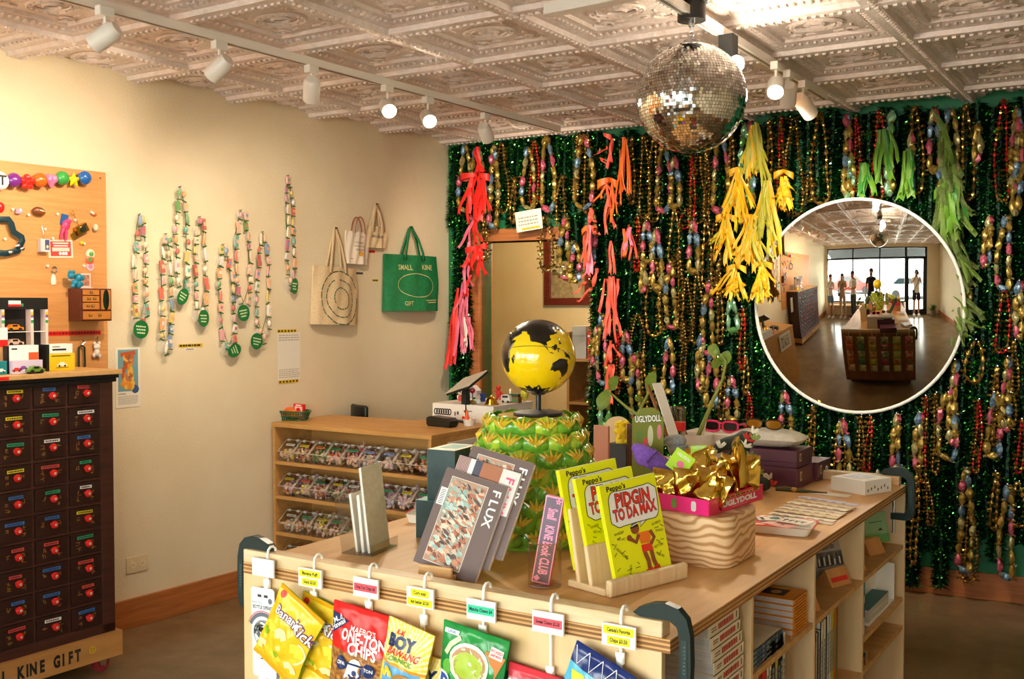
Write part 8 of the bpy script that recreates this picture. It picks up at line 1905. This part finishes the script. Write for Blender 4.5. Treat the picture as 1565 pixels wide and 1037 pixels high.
# ---------------------------------------------------------------- people by the shop window (seen in the mirror)
SKIN=mat('#c99472',.55); SKIN2=mat('#a8704c',.55)
def skinmesh(name,P,E,R_,mt,parent,lv=2):
    me=bpy.data.meshes.new(name); ks=list(P); me.from_pydata([P[k] for k in ks],[(ks.index(a),ks.index(b)) for a,b in E],[]); me.materials.append(mt)
    o=bpy.data.objects.new(name,me); COL.objects.link(o); o.parent=parent; s=o.modifiers.new('skin','SKIN'); s.use_smooth_shade=True
    for i,k in enumerate(ks):
        r_=R_[k]; me.skin_vertices[0].data[i].radius=r_ if isinstance(r_,tuple) else (r_,r_); me.skin_vertices[0].data[i].use_root=(i==0)
    d=o.modifiers.new('smooth','SUBSURF'); d.levels=d.render_levels=lv; return o
def person(label,loc,rz,h,arms,top,bottom,shoes,hair,long_hair=False,shorts=False,sleeve=.5,skin=SKIN,bag=None,cap=False,beard=False,lookdown=0):
    s=h/1.74; t=thing('person',label,'person',loc,rz,'people by the shop window')
    P={'pel':(0,0,.95),'wai':(0,-.005,1.09),'che':(0,0,1.27),'upc':(0,.005,1.40),'nek':(0,.0,1.48),'jaw':(0,-.012-.04*lookdown,1.545),'hed':(0,-.005-.05*lookdown,1.63),'cro':(0,.005-.05*lookdown,1.69)}
    R_={'pel':(.115,.08),'wai':(.1,.075),'che':(.14,.095),'upc':(.11,.08),'nek':.054,'jaw':(.066,.078),'hed':(.082,.098),'cro':(.055,.066)}
    E=[('pel','wai'),('wai','che'),('che','upc'),('upc','nek'),('nek','jaw'),('jaw','hed'),('hed','cro')]
    for i,sx in enumerate((-1,1)):
        el,wr=arms[i]; S='LR'[i]
        P['sh'+S]=(sx*.17,.0,1.41); P['el'+S]=(sx*el[0],el[1],el[2]); P['wr'+S]=(sx*wr[0],wr[1],wr[2]); d=(V(P['wr'+S])-V(P['el'+S])).normalized(); pm=V(P['wr'+S])+d*.05; P['pa'+S]=tuple(pm)
        R_.update({'sh'+S:.055,'el'+S:.038,'wr'+S:.026,'pa'+S:(.03,.018)}); E+=[('upc','sh'+S),('sh'+S,'el'+S),('el'+S,'wr'+S),('wr'+S,'pa'+S)]
        q=d.cross(V((0,0,1))); q=(q if q.length>.2 else V((1,0,0))).normalized(); cu=q.cross(d)
        for k in range(4):
            b=pm+d*.035+q*(k-1.5)*.019; P['f%d%s'%(k,S)]=tuple(b); P['g%d%s'%(k,S)]=tuple(b+d*(.03,.038,.035,.026)[k]-cu*.012); R_['f%d%s'%(k,S)]=.0095; R_['g%d%s'%(k,S)]=.008; E+=[('pa'+S,'f%d%s'%(k,S)),('f%d%s'%(k,S),'g%d%s'%(k,S))]
        b=pm-d*.01+q*.03*sx; P['tA'+S]=tuple(b); P['tB'+S]=tuple(b+d*.03+q*.012*sx); R_['tA'+S]=.011; R_['tB'+S]=.009; E+=[('pa'+S,'tA'+S),('tA'+S,'tB'+S)]
        P['hi'+S]=(sx*.095,0,.9); P['kn'+S]=(sx*.105,-.015,.5); P['an'+S]=(sx*.11,.015,.09); P['to'+S]=(sx*.125,-.13,.04)
        R_.update({'hi'+S:.07,'kn'+S:.058,'an'+S:.04,'to'+S:(.04,.03)}); E+=[('pel','hi'+S),('hi'+S,'kn'+S),('kn'+S,'an'+S),('an'+S,'to'+S)]
    sc=lambda D:{k:tuple(c*s for c in v) for k,v in D.items()}
    rs=lambda D,f=1,a=0:{k:tuple((c*f+a)*s for c in v) if isinstance(v,tuple) else (v*f+a)*s for k,v in D.items()}
    PS=sc(P); skinmesh('body',PS,E,rs(R_),skin,t,2)
    # shirt
    K=['che','upc','wai','pel','shL','shR']; P2={k:P[k] for k in K}; R2_={k:R_[k] for k in K}; R2_.update({'wai':(.125,.09),'pel':(.145,.105)}); E2=[('che','upc'),('che','wai'),('wai','pel'),('upc','shL'),('upc','shR')]
    P2['pel']=(0,0,.93); R2_['upc']=(.12,.085); P2['nk']=(0,0,1.455); R2_['nk']=(.058,.055); E2.append(('upc','nk')); P2['hem']=(0,0,.86); R2_['hem']=(.148,.11); E2.append(('pel','hem'))
    for S in 'LR':
        a,b=V(P['sh'+S]),V(P['el'+S]); P2['sl'+S]=tuple(a+(b-a)*min(1,sleeve*1.6)); R2_['sl'+S]=.05 if sleeve<.7 else .045; E2.append(('sh'+S,'sl'+S))
        if sleeve>.7: c=V(P['wr'+S]); P2['cu'+S]=tuple(b+(c-b)*.85); R2_['cu'+S]=.034; E2.append(('sl'+S,'cu'+S))
    skinmesh('shirt',sc(P2),E2,rs(R2_,1.03,.014),top,t)
    P3={'wst':(0,0,1.04),'pel':(0,0,.95),'hiL':P['hiL'],'hiR':P['hiR']}; R3={'wst':(.128,.095),'pel':(.145,.105),'hiL':.09,'hiR':.09}; E3=[('wst','pel'),('pel','hiL'),('pel','hiR')]
    for S in 'LR':
        a,b=V(P['hi'+S]),V(P['kn'+S]); kk_=P['kn'+S] if not shorts else tuple(a+(b-a)*.8); P3['kn'+S]=kk_; R3['kn'+S]=.062 if not shorts else .085; E3.append(('hi'+S,'kn'+S))
        if not shorts: P3['an'+S]=(P['an'+S][0],P['an'+S][1],.12); R3['an'+S]=.055; E3.append(('kn'+S,'an'+S))
    skinmesh('shorts' if shorts else 'trousers',sc(P3),E3,rs(R3,1.03,.012),bottom,t)
    for S in 'LR':
        m=MB(Mx.Scale(s,4)); x,y,z=P['an'+S]; m.ell((x*1.06,y-.06,.05),.052,.14,.05,shoes,14,8); m.box(x*1.06-.05,x*1.06+.05,y-.19,y+.075,0,.022,WHITE if shoes!=WHITE else mat('#d8d4cc',.5)); m.build('shoe',t,bevel=.008)
    hx,hy,hz=P['hed']; m=MB(Mx.Scale(s,4))
    m.ell((hx,hy+.02,hz+.03),.095,.108,.094,hair,18,10,True,top=pi*.6)
    if long_hair: m.ell((hx,hy+.055,hz-.08),.085,.05,.19,hair,14,10)
    else: m.ell((hx,hy+.055,hz-.005),.084,.062,.085,hair,14,8)
    m.build('hair',t)
    if cap: m=MB(Mx.Scale(s,4)); m.ell((hx,hy+.0,hz+.05),.088,.1,.065,DK,16,8,True,top=pi/2); m.ell((hx,hy-.1,hz+.052),.06,.06,.008,DK,12,5); m.build('cap',t)
    m=MB(Mx.Scale(s,4)); 
    for sx in (-1,1): m.ell((sx*.032,hy-.092,hz-.005),.013,.008,.007,WHITE,8,5); m.ell((sx*.032,hy-.099,hz-.005),.006,.004,.006,INK,8,5); m.ell((sx*.09,hy+.005,hz-.015),.012,.02,.03,skin,8,6); m.box(sx*.032-.016,sx*.032+.016,hy-.1,hy-.092,hz+.016,hz+.021,hair)
    m.lathe([(.0,hz-.0),(.01,hz-.03),(.016,hz-.045),(.0,hz-.05)],skin,8) if False else m.ell((0,hy-.102,hz-.028),.013,.016,.022,skin,8,6)
    m.ell((0,hy-.09,hz-.066),.024,.008,.007,mat('#9c4a42',.5),8,5); m.build('face',t)
    if beard: m=MB(Mx.Scale(s,4)); m.ell((0,hy-.05,hz-.085),.06,.05,.04,hair,12,8); m.build('beard',t)
    if bag: m=MB(Mx.Scale(s,4)); m.tube([(-.13,-.02,1.44),(-.05,-.125,1.3),(.06,-.13,1.1),(.14,-.05,.98)],.012,bag,6); m.box(.1,.2,-.12,-.0,.86,.99,bag); m.build('shoulder_bag',t)
    return t
AWN_ADD=mat('#2c3236',.8)
m=MB(Mx.Translation((0,YF-.14,2.85))@Mx.Rotation(.328,4,'X')); m.box(CFL.x-.3,XR+.3,-1.65,0,0,.05,AWN_ADD); struct('added_awning',m)  # awning added outside to block the sky behind the transom
PZ=.0006; DOWN=((.22,.02,1.14),(.24,-.06,.9)); FOLD=((.22,-.02,1.15),(.1,-.2,1.2)); HOLD=((.22,-.03,1.14),(.12,-.26,1.12))
XW=lambda f:CFL.x+.12+f*(dl-CFL.x-.12)
F_=pi+.2
person('person in white tee and denim shorts with long hair, arms folded by the window',(-4.05,.05,PZ),F_,1.64,[FOLD,FOLD],mat('#e8e0d8',.8),mat('#6a86a8',.8),WHITE,mat('#5a3420',.6),True,True,.4)
person('person in a sand coloured jumpsuit with a shoulder strap, holding something in both hands',(-3.45,.0,PZ),F_-.1,1.66,[HOLD,HOLD],mat('#b9a284',.8),mat('#b9a284',.8),mat('#e0d6c8',.6),mat('#3a241a',.6),True,False,.5,SKIN,mat('#5a4632',.6))
person('person in a white shirt and dark trousers looking down at their hands',(-2.9,.02,PZ),F_+.5,1.74,[HOLD,HOLD],mat('#e6e2da',.8),mat('#3a3e38',.8),mat('#4a4038',.6),mat('#1c1614',.6),False,False,.6,SKIN2,lookdown=1)
person('bearded person in a black tee standing behind the island',(-2.05,.12,PZ),F_,1.82,[DOWN,DOWN],mat('#16171a',.8),mat('#2a3038',.8),BLACK,mat('#3a2618',.6),False,False,.45,SKIN,beard=True)
CAMA=((.2,-.06,1.26),(.085,-.19,1.53))
ph=person('person in white tee, black shorts and dark cap photographing by the glass door',(.0,-.27,PZ),pi,1.74,[CAMA,CAMA],mat('#e9e6de',.8),mat('#17181b',.8),WHITE,mat('#1c1614',.6),False,True,.4,SKIN,mat('#2a2826',.6),cap=True)
m=MB().box(-.068,.068,-.03,.012,-.045,.045,BLACK); m.box(-.02,.02,-.028,.01,.045,.062,BLACK); mm=Mx.Rotation(pi/2,4,'X'); m.M=Mx.Translation((0,-.03,0))@mm; m.cyl(.03,.0,.012,DK,20); m.M=Mx.Identity(4)
solo('film_camera',m,'black film camera held up to the face of the person by the glass door','camera',(.0,-.066,H-.0),pi,bevel=.004)
# bench and plant by the window
t=thing('window_bench','low wooden bench under the shop window, seen in the mirror','bench',((XW(0)+XW(1))/2-.1,YF+.16,0))
MB().box(-1.75,1.7,-.15,.13,.4,.44,TPC).build('seat',t,bevel=.004)
for x in (-1.7,-.0,1.64): MB().box(x,x+.04,-.13,.11,0,.4,TPC).build('leg',t)
t=thing('potted_plant','leafy green potted plant by the glass door, seen in the mirror','plant',(.72,-.06,0))
MB().lathe([(.1,0),(.14,.24),(.13,.25),(.12,.2),(0,.2)],mat('#6a5a4a',.6),20).build('pot',t)
m=MB(); r=random.Random(5)
for k in range(26):
    a=r.uniform(0,6.3); e=r.uniform(.7,1.45); l=r.uniform(.25,.42); d=V((cos(a)*cos(e),sin(a)*cos(e),sin(e))); s_=V((-sin(a),cos(a),0)); c0_=V((0,0,.2)); vs=[]
    for q in range(7): u_=q/6; w2=.035*sin(pi*min(1,u_*.95+.05)); c=c0_+d*l*u_-V((0,0,.25*l*u_*u_)); vs+=[c-s_*w2,c+s_*w2]
    m.add(vs,[(2*q,2*q+1,2*q+3,2*q+2) for q in range(6)],mat('#3f6a2a',.5),True)
m.build('leaves',t)
# cars in the street
def car(label,x,y,c):
    t=thing('car',label,'car',(x,y,-.139)); L_=2.1
    m=MB(); m.prism([(-L_,.25),(L_,.25),(L_+.05,.55),(L_*.95,.82),(L_*.5,.92),(L_*.22,1.38),(-L_*.55,1.42),(-L_*.85,.98),(-L_,.9)],-.8,.8,mat(c,.25)); m.build('body',t,bevel=.06)
    m=MB(); 
    for s_ in (-.805,.805): m.add([(L_*.42,s_,.94),(L_*.2,s_,1.3),(-L_*.52,s_,1.34),(-L_*.74,s_,.98)],[(0,1,2,3)],mat('#20282c',.05))
    m.build('windows',t)
    for sx in (-1.3,1.3):
        for sy in (-.74,.74): MB(Mx.Translation((sx,sy,.32))@Mx.Rotation(pi/2,4,'X')).lathe([(0,-.1),(.2,-.1),(.31,-.1),(.32,0),(.31,.1),(.2,.1),(0,.1)],mat('#1c1c1c',.6),20).build('wheel',t)
car('white car parked outside the glass door, seen in the mirror',.6,-5.6,'#eef0f0'); car('red car passing outside the shop window, seen in the mirror',-4.8,-8.6,'#b8302a')
